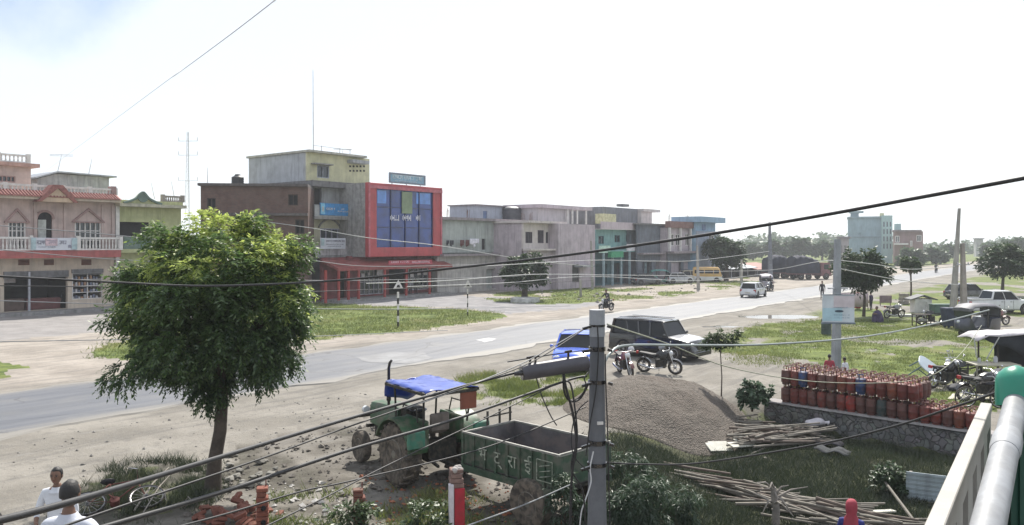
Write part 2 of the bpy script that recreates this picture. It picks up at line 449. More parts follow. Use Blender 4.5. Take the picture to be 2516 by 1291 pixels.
# ------------------------------------------------------------------ highway
def along(s,off): return (DX*s+NX*off, DY*s+NY*off)
ss=np.concatenate([np.arange(-60,90,.35),np.arange(90,220,1.5),np.geomspace(220,1600,60)])
offs=np.array([23.9,24.0,24.5,26,27.4,29,30.3,30.8,30.9])
wob=lambda s,seed:(fbm(s,s*0+seed,.5,seed,6)-.5)*1.7
vs=[];e0=wob(ss,3);e1=wob(ss,8)
for a,s in enumerate(ss):
    for k,o in enumerate(offs):
        o2=o+(e0[a]*(1 if k<2 else .6) if k<3 else 0)+(e1[a]*(1 if k>6 else .6) if k>5 else 0)
        x,y=along(s,o2)
        z=.045+.05*(1-((o-27.4)/3.5)**2)
        if k in(0,8): z=-.06
        vs.append((x,y,z))
K=len(offs);fs=[(a*K+k,a*K+k+1,(a+1)*K+k+1,(a+1)*K+k) for a in range(len(ss)-1) for k in range(K-1)]
m,t,b=newmat('worn_asphalt');co_=t.new('ShaderNodeTexCoord').outputs['Object']
mp=t.new('ShaderNodeMapping');t.l.new(co_,mp.inputs[0]);mp.inputs['Rotation'].default_value=(0,0,-TH)
mp2=t.new('ShaderNodeMapping');t.l.new(mp.outputs[0],mp2.inputs[0]);mp2.inputs['Scale'].default_value=(.05,1,1)
as_=t.mix(t.ramp(t.noise(mp2.outputs[0],1.6,5),.35,.65),(.085,.092,.108,1),(.115,.12,.132,1))
as_=t.mix(t.math('MULTIPLY',t.ramp(t.noise(co_,.6,6,.6),.48,.7),.6),as_,(.14,.14,.138,1))
vc=t.new('ShaderNodeTexVoronoi',feature='DISTANCE_TO_EDGE');wv=t.new('ShaderNodeVectorMath',operation='ADD');nv=t.new('ShaderNodeTexNoise');t.l.new(co_,nv.inputs['Vector']);nv.inputs['Scale'].default_value=1.2;t.l.new(co_,wv.inputs[0]);t.l.new(nv.outputs['Color'],wv.inputs[1]);t.l.new(wv.outputs[0],vc.inputs['Vector']);vc.inputs['Scale'].default_value=.33
as_=t.mix(t.math('MULTIPLY',t.ramp(vc.outputs['Distance'],.02,.004),t.math('MULTIPLY',t.ramp(t.noise(co_,.3,3),.45,.6),.75)),as_,(.05,.05,.055,1))
as_=t.mix(t.math('MULTIPLY',t.ramp(t.noise(mp2.outputs[0],.9,3),.52,.6),.45),as_,(.068,.074,.086,1))
as_=t.mix(t.math('MULTIPLY',t.ramp(t.noise(co_,40,2),.5,.7),.3),as_,(.09,.09,.1,1))
ed_=t.new('ShaderNodeAttribute',attribute_name='edge').outputs['Fac']
as_=t.mix(t.ramp(t.math('ADD',t.math('MULTIPLY',ed_,.62),t.math('MULTIPLY',t.noise(mp2.outputs[0],1.3,6,.7),.75)),.70,.92),as_,(.19,.178,.158,1))
as_=t.mix(t.math('MULTIPLY',t.ramp(t.noise(co_,.9,5,.7),.64,.70),.7),as_,(.055,.058,.064,1))
t.l.new(as_,b.inputs['Base Color']);b.inputs['Roughness'].default_value=.58;b.inputs['Specular IOR Level'].default_value=.42
t.l.new(t.bump(t.noise(co_,55,3),.35,.01),b.inputs['Normal'])
rb=MB();rb.v=vs;rb.f=fs;rb.m=[0]*len(fs)
road=rb.build('road',m,smooth=40);ra_=rb_road.data if False else road.data
pv_=np.zeros(len(ra_.vertices)*3);ra_.vertices.foreach_get('co',pv_);pv_=pv_.reshape(-1,3)
of_=np.abs(NX*pv_[:,0]+NY*pv_[:,1]-27.4);aa_=ra_.attributes.new('edge','FLOAT','POINT');aa_.data.foreach_set('value',np.clip((of_-1.6)/1.9,0,1).astype(np.float32))
tag(road,'grey two lane highway with crumbling edges','road',kind='structure')
def patch(name,poly,mat,z,label=None,seed=0,kind='structure',sub=40,rough=.12):
    """irregular flat sheet from an outline read off the photo"""
    pts=[Vector((*gnd(a,b)[:2],0)) for a,b in poly];n=len(pts);out=[]
    for a in range(n):
        p,q_=pts[a],pts[(a+1)%n]
        for k in range(8):
            u=p.lerp(q_,k/8);w=Vector((noise.noise(Vector((u.x*1.5,u.y*1.5,seed))),noise.noise(Vector((u.x*1.5,u.y*1.5,seed+9))),0))*rough*max(1,u.length/25)
            out.append(u+w) if False else out.append(Vector((u.x+w.x,u.y+w.y,0)))
    rz_=lambda p:(.045+.05*(1-((NX*p.x+NY*p.y-27.4)/3.5)**2)+.006) if z is None else z
    mb=MB();cc=sum(out,Vector())/len(out);n_=len(out);mb.add([(cc.x,cc.y,rz_(cc))]+[(p.x,p.y,rz_(p)) for p in out],[(0,a+1,(a+1)%n_+1) for a in range(n_)])
    o=mb.build(name,mat);tag(o,label,None,kind=kind);return o
PALE=M('pale_patch',(.165,.168,.175),.7,0,.2,1.2)
patch('road_patch',[(880,884),(960,871),(1040,872),(1065,884),(1000,898),(900,896)],PALE,None,'pale worn patch on the highway',3)
patch('road_patch',[(1168,840),(1200,835),(1224,838),(1190,846)],M('lime_patch',(.38,.38,.38),.7,0,.12,1),None,'small whitish patch on the highway',5)
mw,t,b=newmat('puddle_water');b.inputs['Base Color'].default_value=(.16,.14,.11,1);b.inputs['Roughness'].default_value=.04;b.inputs['Specular IOR Level'].default_value=1.0
t.l.new(t.bump(t.noise(t.new('ShaderNodeTexCoord').outputs['Object'],1.5,2),.03,.05),b.inputs['Normal'])
for k,(a,b,ra,rb) in enumerate(PUDS):
    mb=MB();mb.add([(a+ra*1.5*math.cos(q*.2618),b+rb*2*math.sin(q*.2618),-.075) for q in range(24)],[tuple(range(24))]);o=mb.build('puddle',mw);tag(o,['large puddle at the edge of the right hand field','small puddle beside the jeep','small puddle on the road shoulder beyond the jeep'][k],None,kind='structure')

# ------------------------------------------------------------------ grass blades and weeds (nobody could count them)
GRASS=Mleaf('grass_blades',(.04,.068,.018),(.13,.165,.04),(.27,.27,.085),.4)
def blades(name,poly,n,h,w,seed,spread=.25,dens=None,label=None,parent=None,mat=None,tone=(0,1)):
    rng=np.random.default_rng(seed);P=np.array(poly);lo=P.min(0);hi=P.max(0)
    x=rng.uniform(lo[0],hi[0],n*3);y=rng.uniform(lo[1],hi[1],n*3);dd_=np.hypot(x,y);jn=rng.normal(0,.28,(2,n*3))*(1+dd_*.012);k=inpoly(x+jn[0]+(fbm(x,y,.9,seed+50)-.5)*(.9+dd_*.03),y+jn[1]+(fbm(x,y,.9,seed+60)-.5)*(.9+dd_*.03),poly)
    if dens is not None:k&=rng.uniform(0,1,n*3)<dens(x,y)
    x=x[k][:n];y=y[k][:n];N=len(x)
    z=relief(x,y)-.01;a=rng.uniform(0,2*np.pi,N);hh=h*rng.uniform(.4,1.25,N)*(.5+fbm(x,y,.8,seed));l=rng.uniform(-spread,spread,(N,2))*hh[:,None]*2
    ww=w*rng.uniform(.6,1.4,N)
    b0=np.stack([x-np.cos(a)*ww,y-np.sin(a)*ww,z],-1);b1=np.stack([x+np.cos(a)*ww,y+np.sin(a)*ww,z],-1)
    tp=np.stack([x+l[:,0],y+l[:,1],z+hh],-1)
    v=np.stack([b0,b1,tp],1).reshape(-1,3)
    tn=np.clip(fbm(x,y,.5,seed+2)*.6+rng.uniform(0,.5,N),0,1)*(tone[1]-tone[0])+tone[0]
    o=np_mesh(name,v,3,mat or GRASS,parent,{'tone':tn})
    if parent is None: tag(o,label,'grass',kind='stuff')
    return o
pd=lambda s,a,b,sd:(lambda x,y:sm(fbm(x,y,s,sd),a,b))
blades('grass',ISLAND,26000,.16,.02,1,.35,pd(.3,.2,.5,41),'green grass on the island beside the highway')
blades('grass',PLOT,16000,.14,.03,2,.35,pd(.22,.4,.56,41),'patchy grass on the sandy plot before the houses')
blades('grass',FIELD_R,52000,.10,.014,3,.4,pd(.6,.34,.56,41),'patchy grass on the open ground around the gas bottles')
blades('grass',TUFT,9000,.2,.012,4,.45,pd(1.1,.36,.66,51),'weedy grass between the tractor and the gravel heap')
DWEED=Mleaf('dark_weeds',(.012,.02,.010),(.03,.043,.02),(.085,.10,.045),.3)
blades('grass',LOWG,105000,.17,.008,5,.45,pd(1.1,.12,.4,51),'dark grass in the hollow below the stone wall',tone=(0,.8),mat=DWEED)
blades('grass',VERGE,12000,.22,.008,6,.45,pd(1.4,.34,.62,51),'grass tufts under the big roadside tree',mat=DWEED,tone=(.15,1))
blades('grass',G([(640,1220),(1100,1200),(1260,1291),(1100,1400),(600,1400)]),5000,.22,.009,8,.5,pd(1.3,.45,.6,71),'weeds among the broken bricks')
# small stones and crumbs lying about
def scatter_rubble(name,poly,n,s0,s1,seed,mat,label,dens=None):
    rng=np.random.default_rng(seed);P=np.array(poly);lo=P.min(0);hi=P.max(0)
    x=rng.uniform(lo[0],hi[0],n*3);y=rng.uniform(lo[1],hi[1],n*3);k=inpoly(x,y,poly)
    if dens is not None:k&=rng.uniform(0,1,n*3)<dens(x,y)
    x=x[k][:n];y=y[k][:n];mb=MB()
    for a,b_ in zip(x,y):
        s=s0*(s1/s0)**(rng.uniform()**2.2);z=zg(a,b_)
        mb.T=Matrix.Translation((a,b_,z+s*.25))@Matrix.Rotation(rng.uniform(0,6.3),4,'Z')@Matrix.Rotation(rng.uniform(-.5,.5),4,'X')
        vs=[(s*rng.uniform(.6,1.2)*p[0],s*rng.uniform(.5,1)*p[1],s*rng.uniform(.35,.7)*p[2]) for p in ((1,0,0),(-1,0,0),(0,1,0),(0,-1,0),(0,0,1),(0,0,-1))]
        mb.add(vs,[(0,2,4),(2,1,4),(1,3,4),(3,0,4),(2,0,5),(1,2,5),(3,1,5),(0,3,5)])
    o=mb.build(name,mat);tag(o,label,'rubble',kind='stuff');return o
STONE=M('grey_stone',(.21,.20,.185),.9,0,.4,2,.4)
scatter_rubble('gravel',G([(-50,1100),(470,1010),(900,960),(1000,1000),(560,1110),(150,1200),(-50,1230)]),260,.015,.07,3,STONE,'small stones on the sandy road shoulder')
scatter_rubble('rubble',G([(560,1110),(900,1040),(1100,1180),(1300,1190),(1300,1330),(420,1330),(500,1180)]),900,.025,.12,4,M('muddy_stone',(.14,.125,.11),.95,0,.4,2,.4),'muddy lumps and stones around the tractor')
scatter_rubble('rubble',G([(880,1170),(1420,1190),(1420,1340),(860,1340)]),420,.025,.09,5,M('brick_crumbs',(.34,.13,.075),.95,0,.4,2,.4),'reddish brick crumbs below the trailer')
scatter_rubble('rubble',G([(640,1180),(860,1190),(840,1330),(600,1330)]),110,.03,.12,6,M('pale_crumbs',(.5,.48,.45),.9,0,.3,2,.3),'whitish plaster lumps left of the brick post')
scatter_rubble('gravel',G([(1440,1030),(1500,1085),(1640,1110),(1800,1090),(1880,1020),(1880,980),(1800,960),(1900,1060),(1700,1140),(1480,1120),(1400,1060)]),260,.02,.09,14,M('heap_stone',(.2,.18,.155),.95,0,.35,3,.3),'stones scattered around the foot of the gravel heap')
scatter_rubble('gravel',G([(1200,720),(1900,690),(1830,705),(1460,748),(1250,745)]),160,.06,.3,9,STONE,'stones on the sandy plot before the houses')

# ------------------------------------------------------------------ gravel heap
def heap(name,c,rx,ry,h,mat,label,seed,cat,rot=0.0,n=60):
    vs=[];fs=[]
    for a in range(n+1):
        r=a/n
        for k in range(90):
            an=2*math.pi*k/90
            q=1+.13*noise.noise(Vector((math.cos(an)*1.3,math.sin(an)*1.3,seed)))
            x=rx*r*q*math.cos(an);y=ry*r*q*math.sin(an)
            z=h*max(0,(1-r**2.8))**1.35*(1+.22*noise.noise(Vector((x*.8,y*.8,seed+4))))+.06*noise.noise(Vector((x*3,y*3,seed)))*(1-r**6)+.03*noise.noise(Vector((x*11,y*11,seed)))
            xr=x*math.cos(rot)-y*math.sin(rot);yr=x*math.sin(rot)+y*math.cos(rot)
            vs.append((xr,yr,z-.12*(r>.98)+zg(c[0]+xr,c[1]+yr)))
    for a in range(n):
        for k in range(90): fs.append((a*90+k,a*90+(k+1)%90,(a+1)*90+(k+1)%90,(a+1)*90+k))
    mb=MB();mb.add(vs,fs);o=mb.build(name,mat,smooth=180);o.location=(c[0],c[1],0);tag(o,label,cat);return o
m,t,b=newmat('gravel_grit');co_=t.new('ShaderNodeTexCoord').outputs['Object']
gc=t.mix(t.ramp(t.noise(co_,14,4,.7),.35,.65),(.074,.062,.051,1),(.148,.127,.106,1))
v=t.new('ShaderNodeTexVoronoi');t.l.new(co_,v.inputs['Vector']);v.inputs['Scale'].default_value=22
gc=t.mix(t.ramp(v.outputs['Distance'],.22,.08),gc,(.24,.215,.19,1))
gc=t.mix(t.math('MULTIPLY',t.ramp(t.noise(co_,.9,5),.45,.7),.6),gc,(.115,.092,.075,1))
t.l.new(gc,b.inputs['Base Color']);b.inputs['Roughness'].default_value=.95
t.l.new(t.bump(v.outputs['Distance'],.9,.05),b.inputs['Normal'])
heap('gravel_heap',(4.45,24.3),2.75,2.5,1.12,m,'grey heap of gravel dumped behind the concrete pole','', 'gravel heap') if False else heap('gravel_heap',(4.6,25.4),3.05,3.4,.86,m,'grey heap of gravel dumped behind the concrete pole',2,'gravel heap')

# ================================================================== trees
BARK=M('bark',(.075,.06,.048),.95,0,.35,4,.8,30)
BARK2=M('pale_bark',(.16,.14,.12),.95,0,.3,4,.6,30)
def leaf_cloud(cents,rads,n,size,seed,droop=.5,aspect=.36,tip=None,outw=None,twig=0.3,per=12,tipw=.35):
    """n sprays of leaflets strung on drooping twigs around each clump"""
    rng=np.random.default_rng(seed);V=[];T=[]
    cents=np.array(cents);rads=np.array(rads)
    w=rads**2;w=w/w.sum()
    idx=rng.choice(len(cents),n,p=w)
    u=rng.normal(size=(n,3));u/=np.linalg.norm(u,axis=1)[:,None]
    r=rads[idx]*rng.uniform(.25,1,n)**.5
    st=cents[idx]+u*r[:,None]*np.array([1,1,.85])
    ctr=cents.mean(0)
    d=(st-ctr);d/=np.linalg.norm(d,axis=1)[:,None]+1e-6
    d=d*.7+u*.6+rng.normal(size=(n,3))*.35;d[:,2]-=droop*.6;d/=np.linalg.norm(d,axis=1)[:,None]
    L=twig*rng.uniform(.6,1.4,n)
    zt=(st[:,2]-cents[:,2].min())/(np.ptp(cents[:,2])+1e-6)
    clt=rng.uniform(0,1,len(cents));sunlit_flush=(clt>.62)[idx]*np.clip(zt*1.5-.25,0,1)*tipw
    base_t=np.clip(.06+.32*rng.uniform(0,1,n)**1.5+(.16+.2*tipw)*np.clip(zt,0,1)**1.6+sunlit_flush*(.25+.5*rng.uniform(0,1,n)),0,1)  # upper leaves lightened as if sunlit, besides paler new-growth clumps
    for k in range(per):
        f=(k+.6)/per
        p=st+d*(L*f)[:,None];p[:,2]-=droop*L*f*f*.8
        side=np.cross(d,np.array([0,0,1.]));side/=np.linalg.norm(side,axis=1)[:,None]+1e-6
        s=1 if k%2 else -1
        ld=side*s*.8+d*.55+rng.normal(size=(n,3))*.28;ld[:,2]-=droop*.7;ld/=np.linalg.norm(ld,axis=1)[:,None]
        wd=np.cross(ld,rng.normal(size=(n,3))*.5+np.array([0,0,1.]));wd/=np.linalg.norm(wd,axis=1)[:,None]+1e-6
        sz=size*rng.uniform(.7,1.3,n)[:,None]
        a=p;b_=p+ld*sz*.5+wd*sz*aspect*.5;c=p+ld*sz;e=p+ld*sz*.5-wd*sz*aspect*.5
        V.append(np.stack([a,b_,c,e],1));T.append(np.clip(base_t+rng.uniform(-.12,.12,n)+.12*(f-.5),0,1))
    return np.concatenate(V).reshape(-1,3),np.concatenate(T)
def clumps(boxes,n,r0,r1,seed):
    """clump centres on and inside a union of ellipsoids (cx,cy,cz,rx,ry,rz)"""
    rng=np.random.default_rng(seed);C=[];Rr=[]
    vol=np.array([b[3]*b[4]*b[5] for b in boxes])**.66;vol/=vol.sum()
    for k in range(n):
        b=boxes[rng.choice(len(boxes),p=vol)]
        u=rng.normal(size=3);u/=np.linalg.norm(u);q=rng.uniform(.35,1)**.5
        C.append([b[0]+u[0]*b[3]*q,b[1]+u[1]*b[4]*q,b[2]+u[2]*b[5]*q]);Rr.append(rng.uniform(r0,r1))
    return C,Rr
def tree(name,label,base,trunk,boxes,ncl,r0,r1,nsp,size,mat,seed,group=None,cat='tree',droop=.5,bark=None,limbs=8,twig=.3,per=12,aspect=.36,tr=(.15,.09),tipw=.35):
    root=thing(name,label,cat,base,0,group)
    C,Rr=clumps(boxes,ncl,r0,r1,seed)
    rng=random.Random(seed)
    mb=MB();k=len(trunk)
    rs=[tr[0]+(tr[1]-tr[0])*a/(k-1) for a in range(k)];rs[0]*=1.25
    mb.tube(trunk,rs,10)
    top=Vector(trunk[-1])
    for a in range(limbs):
        c=Vector(C[rng.randrange(len(C))]);st=Vector(trunk[-1]).lerp(Vector(trunk[-2]),rng.random()*.5)
        mid=st.lerp(c,.5)+Vector((rng.uniform(-.1,.1),rng.uniform(-.1,.1),.12*(c-st).length))
        mb.tube([st,mid,c],[tr[1]*.62,tr[1]*.4,tr[1]*.12],6)
    mb.build('trunk',bark or BARK,root,smooth=60)
    v,tn=leaf_cloud(C,Rr,nsp,size,seed,droop,aspect,twig=twig,per=per,tipw=tipw)
    np_mesh('crown',v,4,mat,root,{'tone':tn})
    return root
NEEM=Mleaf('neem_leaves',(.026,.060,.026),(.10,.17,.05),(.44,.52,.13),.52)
DARKL=Mleaf('dark_leaves',(.02,.042,.02),(.04,.075,.028),(.08,.11,.035),.35)
MIDL=Mleaf('mid_leaves',(.03,.06,.025),(.07,.11,.04),(.15,.18,.06),.4)
# big roadside neem; one photo pixel is about 8 mm there
TB=gz(522,1212); u=TB.y/F
def tp(px,py,dy=0): return ((px-522)*u, dy, (1212-py)*u)
bx=[(*tp(cx_,cy_,dy_),rx_*u,ry_,rz_*u) for cx_,cy_,dy_,rx_,ry_,rz_ in ((545,660,.1,165,1.3,92),(420,742,.0,132,1.0,92),(655,745,.1,105,1.0,95),(530,832,-.2,190,1.2,80),(425,888,.1,105,.7,40),(645,885,0,80,.7,42),(540,940,0,62,.35,40),(430,590,.2,45,.4,24),(565,556,.1,70,.5,20),(690,620,.1,45,.5,36),(290,860,0,16,.2,22),(264,775,0,12,.2,16),(775,848,.0,8,.2,14),(308,925,0,12,.2,18),(520,770,-.9,110,.6,110),(285,650,.1,10,.2,14),(790,700,0,8,.2,14),(655,535,.1,14,.2,10))]
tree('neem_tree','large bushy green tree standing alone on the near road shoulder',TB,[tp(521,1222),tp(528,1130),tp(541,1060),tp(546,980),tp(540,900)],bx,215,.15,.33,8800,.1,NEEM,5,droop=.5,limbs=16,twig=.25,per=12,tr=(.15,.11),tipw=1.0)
# round tree before the grey house, trees by the road on the right, shrubs
def rtree(name,label,px,py,pxl,pxr,ytop,ybot,seed,mat=None,group=None,n=700,size=.2,cat='tree',trunkr=.14,ncl=60,depth=None,sq=None,trunks=None,aspect=.45,droop=.4):
    b=gz(px,py);k=b.y/F;w=(pxr-pxl)/2*k;h=(ybot-ytop)/2*k;cx=((pxl+pxr)/2-px)*k;cz=(py-(ytop+ybot)/2)*k;dy=depth or w
    boxes=[(cx,0,cz,w*.8,dy*.8,h*.75),(cx-w*.35,0,cz-h*.15,w*.5,dy*.5,h*.55),(cx+w*.4,0,cz-h*.1,w*.48,dy*.5,h*.6),(cx,0,cz+h*.35,w*.55,dy*.5,h*.45)]
    r9=random.Random(seed*7+1)
    boxes=[(a*1.0,b_,c,d*.86,e*.86,f_*.86) for a,b_,c,d,e,f_ in boxes]+[(cx+w*r9.uniform(-.72,.72),dy*r9.uniform(-.4,.4),cz+h*r9.uniform(-.55,.6),w*r9.uniform(.16,.3),dy*.25,h*r9.uniform(.16,.3)) for _ in range(6)]
    tk=trunks or [(0,0,-.1),(.03*w,0,cz*.4),(cx*.6,0,cz-h*.5)]
    rr=max(.12,min(w,h)*.22)
    return tree(name,label,b,tk,boxes,ncl,rr*.6,rr*1.3,n,size,mat or DARKL,seed,group,cat,droop=droop,limbs=7,twig=rr*.9,per=9,aspect=aspect,tr=(trunkr,trunkr*.7))
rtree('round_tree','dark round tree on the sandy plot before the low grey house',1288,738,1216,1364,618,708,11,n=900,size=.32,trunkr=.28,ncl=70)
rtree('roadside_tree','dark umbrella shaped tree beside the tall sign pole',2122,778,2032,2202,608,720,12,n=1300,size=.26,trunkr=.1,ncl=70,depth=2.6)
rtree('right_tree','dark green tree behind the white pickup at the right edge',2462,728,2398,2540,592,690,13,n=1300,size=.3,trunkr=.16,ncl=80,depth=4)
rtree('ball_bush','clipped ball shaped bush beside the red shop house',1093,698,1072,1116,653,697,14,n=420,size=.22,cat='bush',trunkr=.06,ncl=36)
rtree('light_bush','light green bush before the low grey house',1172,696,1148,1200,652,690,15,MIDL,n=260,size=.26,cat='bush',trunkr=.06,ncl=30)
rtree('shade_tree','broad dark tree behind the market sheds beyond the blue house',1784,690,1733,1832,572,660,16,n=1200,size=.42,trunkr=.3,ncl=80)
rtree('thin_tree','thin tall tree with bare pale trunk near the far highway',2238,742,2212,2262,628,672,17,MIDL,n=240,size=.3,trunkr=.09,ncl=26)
rtree('sapling','young sapling with flat top in front of the dark jeep',1772,988,1712,1822,812,858,18,MIDL,n=300,size=.09,trunkr=.022,ncl=34,depth=.45,aspect=.5)
rtree('leafy_shrub','low leafy shrub between gravel heap and gas bottles',1848,1004,1806,1892,934,1004,19,Mleaf('shrub_leaves',(.05,.09,.05),(.09,.14,.08),(.2,.25,.17),.3),n=170,size=.15,cat='shrub',trunkr=.03,ncl=26,aspect=.6)
FEA=1
rtree('feathery_bush','feathery dark bush at the foot of the concrete pole',1570,1330,1480,1670,1130,1330,20,Mleaf('feather_leaves',(.018,.04,.02),(.042,.075,.038),(.085,.13,.07),.35),n=900,size=.09,cat='bush',trunkr=.03,ncl=46,depth=.7,aspect=.22,droop=.9)
rtree('feathery_bush','feathery bush growing over the trailer wheel',1385,1330,1335,1440,1150,1330,21,MATS['feather_leaves'],n=330,size=.085,cat='bush',trunkr=.02,ncl=30,depth=.4,aspect=.25,droop=.9)
rtree('feathery_bush','taller feathery bush growing right behind the concrete pole',1535,1240,1478,1620,1078,1230,26,MATS['feather_leaves'],n=420,size=.085,cat='bush',trunkr=.02,ncl=34,depth=.5,aspect=.22,droop=.9)
rtree('feathery_bush','low feathery bush spreading towards the long bamboo heap',1655,1300,1590,1730,1180,1300,27,MATS['feather_leaves'],n=360,size=.085,cat='bush',trunkr=.02,ncl=30,depth=.5,aspect=.22,droop=.9)
rtree('weed_plant','weedy plant growing among the broken bricks',860,1330,760,960,1225,1330,22,MIDL,n=110,size=.1,cat='weed',trunkr=.012,ncl=26,depth=.5,aspect=.4)
rtree('weed_plant','weedy plant beside the red and white post',1050,1320,985,1105,1225,1320,23,MIDL,n=110,size=.1,cat='weed',trunkr=.012,ncl=22,depth=.4,aspect=.4)
rtree('dark_shrub','low dark shrub below the stone wall beside the tin sheet',2190,1215,2110,2260,1130,1215,24,DARKL,n=200,size=.11,cat='shrub',trunkr=.02,ncl=26,depth=.5)
# mid-distance trees one can tell apart between market and far house
FARL=Mleaf('far_leaves',(.035,.07,.035),(.065,.11,.05),(.12,.16,.07),.35)
for k,(px,py,w,top) in enumerate([(1850,640,46,598),(1900,640,60,588),(1960,640,70,580),(2020,640,56,592),(2062,655,40,612),(2240,655,60,612),(2300,650,50,606),(2330,640,60,598),(2440,640,70,588),(2500,640,80,580)]):
    kinds=['low pale tree among the bushes left of the tall far house','broad tree left of the tall far house behind the covered lorries','tall rounded tree rising over the covered lorries','rounded tree beside the tall far house, left','small tree touching the left foot of the far house','bushy tree right of the far brick house','small tree along the far highway','hazy tree between far house and leaning poles','hazy tree right of the leaning poles','hazy tree at the far right edge']
    rtree('far_tree',kinds[k],px,py,px-w/2,px+w/2,top,py-6,40+k,FARL,'trees in the distance beyond the houses',n=300,size=1.3,trunkr=.3,ncl=34)
# far-off wood on the horizon, reads as one mass
rng=np.random.default_rng(77);C=[];Rr=[]
for k in range(900):
    a=R(rng.uniform(-44,46));d=rng.uniform(420,640)
    if math.degrees(a)>29 and math.degrees(a)<36 and rng.uniform()<.75: d=rng.uniform(700,850)
    hgt=rng.uniform(3,8)*(1+.3*math.sin(a*23))
    for q in range(2): C.append([d*math.sin(a)+rng.normal()*3,d*math.cos(a),hgt*(.35+.5*q)]);Rr.append(hgt*.45)
v,tn=leaf_cloud(C,Rr,15000,2.6,78,.2,.7,twig=2.0,per=4)
o=np_mesh('far_wood',v,4,FARL,None,{'tone':tn});tag(o,'low hazy line of woods along the horizon','woods',kind='stuff')
# haze over the whole place
hz=MB();hz.box(-1750,1750,-1750,1750,-3,60);ho=hz.build('haze',[]);tag(ho,'pale haze in the air','haze',kind='stuff')
m=bpy.data.materials.new('haze_air');m.use_nodes=True;t=NT(m);t.n.clear()
pv=t.new('ShaderNodeVolumePrincipled');pv.inputs['Density'].default_value=.00046;pv.inputs['Color'].default_value=(.9,.94,1,1);pv.inputs['Anisotropy'].default_value=.3
t.l.new(pv.outputs[0],t.new('ShaderNodeOutputMaterial').inputs['Volume']);ho.data.materials.append(m)
# ================================================================== buildings
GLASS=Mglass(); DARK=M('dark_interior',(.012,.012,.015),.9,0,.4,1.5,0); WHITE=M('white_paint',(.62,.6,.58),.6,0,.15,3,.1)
CONC=M('raw_concrete',(.27,.265,.26),.9,0,.25,1.5,.3,20,stain=.5)
RED_T=M('red_tiles',(.26,.105,.09),.8,0,.3,5,.3,14)
class Fac:
    """a building frame: x along the facade, y into the building, z up"""
    def __init__(s,name,label,px0,py0,th=TH,cat='building',group=None,Y=None,zb=0.0):
        A=gnd(px0,py0) if Y is None else Vector(((px0-CX)/F*Y,Y,zb)); s.A=A;s.th=th
        s.u=(math.cos(th),math.sin(th));s.w=(-math.sin(th),math.cos(th))
        s.root=thing(name,label,cat,A,th,group)
    def x(s,px,y=0):
        k=(px-CX)/F
        return (k*(s.A.y+s.w[1]*y)-s.A.x-s.w[0]*y)/(s.u[0]-k*s.u[1])
    def Yd(s,px,y=0): return s.A.y+s.u[1]*s.x(px,y)+s.w[1]*y
    def z(s,px,py,y=0): return H-(py-HY)/F*s.Yd(px,y)-s.A.z
    def rect(s,px0,px1,py0,py1,y=0):
        pm=(px0+px1)/2
        return s.x(px0,y),s.x(px1,y),s.z(pm,py1,y),s.z(pm,py0,y)      # x0,x1,z0,z1
    def box(s,name,px0,px1,py0,py1,y0,y1,mat,parent=None,bev=0,label=None):
        x0,x1,z0,z1=s.rect(px0,px1,py0,py1,min(y0,y1))
        mb=MB();mb.box(x0,x1,y0,y1,z0,z1);return mb.build(name,mat,parent or s.root,bev=bev,label=label)
    def lbox(s,name,x0,x1,y0,y1,z0,z1,mat,parent=None,bev=0,label=None):
        mb=MB();mb.box(x0,x1,y0,y1,z0,z1);return mb.build(name,mat,parent or s.root,bev=bev,label=label)
    def window(s,r,y=0,fm=None,gm=None,bars=1,cross=0,fw=.07,depth=.1,grill=0):
        """frame standing a little proud, pane set back, mullions"""
        x0,x1,z0,z1=r;mb=MB();fm=fm or WHITE
        mb.box(x0,x1,y-.03,y+depth,z0,z0+fw);mb.box(x0,x1,y-.03,y+depth,z1-fw,z1)
        mb.box(x0,x0+fw,y-.03,y+depth,z0+fw,z1-fw);mb.box(x1-fw,x1,y-.03,y+depth,z0+fw,z1-fw)
        for k in range(bars):
            xx=x0+(x1-x0)*(k+1)/(bars+1);mb.box(xx-fw*.4,xx+fw*.4,y-.01,y+depth,z0+fw,z1-fw)
        for k in range(cross):
            zz=z0+(z1-z0)*(k+1)/(cross+1);mb.box(x0+fw,x1-fw,y,y+depth-.01,zz-fw*.35,zz+fw*.35)
        for k in range(grill):
            xx=x0+(x1-x0)*(k+1)/(grill+1);mb.box(xx-.015,xx+.015,y+.005,y+.03,z0+fw,z1-fw)
        f=mb.build('window',fm,s.root)
        p=MB();p.box(x0+fw,x1-fw,y+depth-.03,y+depth-.01,z0+fw,z1-fw);p.build('pane',gm or GLASS,f)
        return f
    def balus(s,name,x0,x1,y,z0,z1,mat,n,w=.12,posts=0):
        mb=MB();mb.box(x0,x1,y-.1,y+.1,z1-.14,z1);mb.box(x0,x1,y-.08,y+.08,z0,z0+.1)
        for k in range(n):
            xx=x0+(x1-x0)*(k+.5)/n;h=z1-z0-.24
            mb.lathe([(w*.32,0),(w*.5,h*.25),(w*.25,h*.55),(w*.42,h*.85),(w*.3,h)],(xx,y,z0+.1),8)
        for k in range(posts):
            xx=x0+(x1-x0)*k/(max(1,posts-1));mb.box(xx-.14,xx+.14,y-.14,y+.14,z0,z1+.08)
        return mb.build(name,mat,s.root)
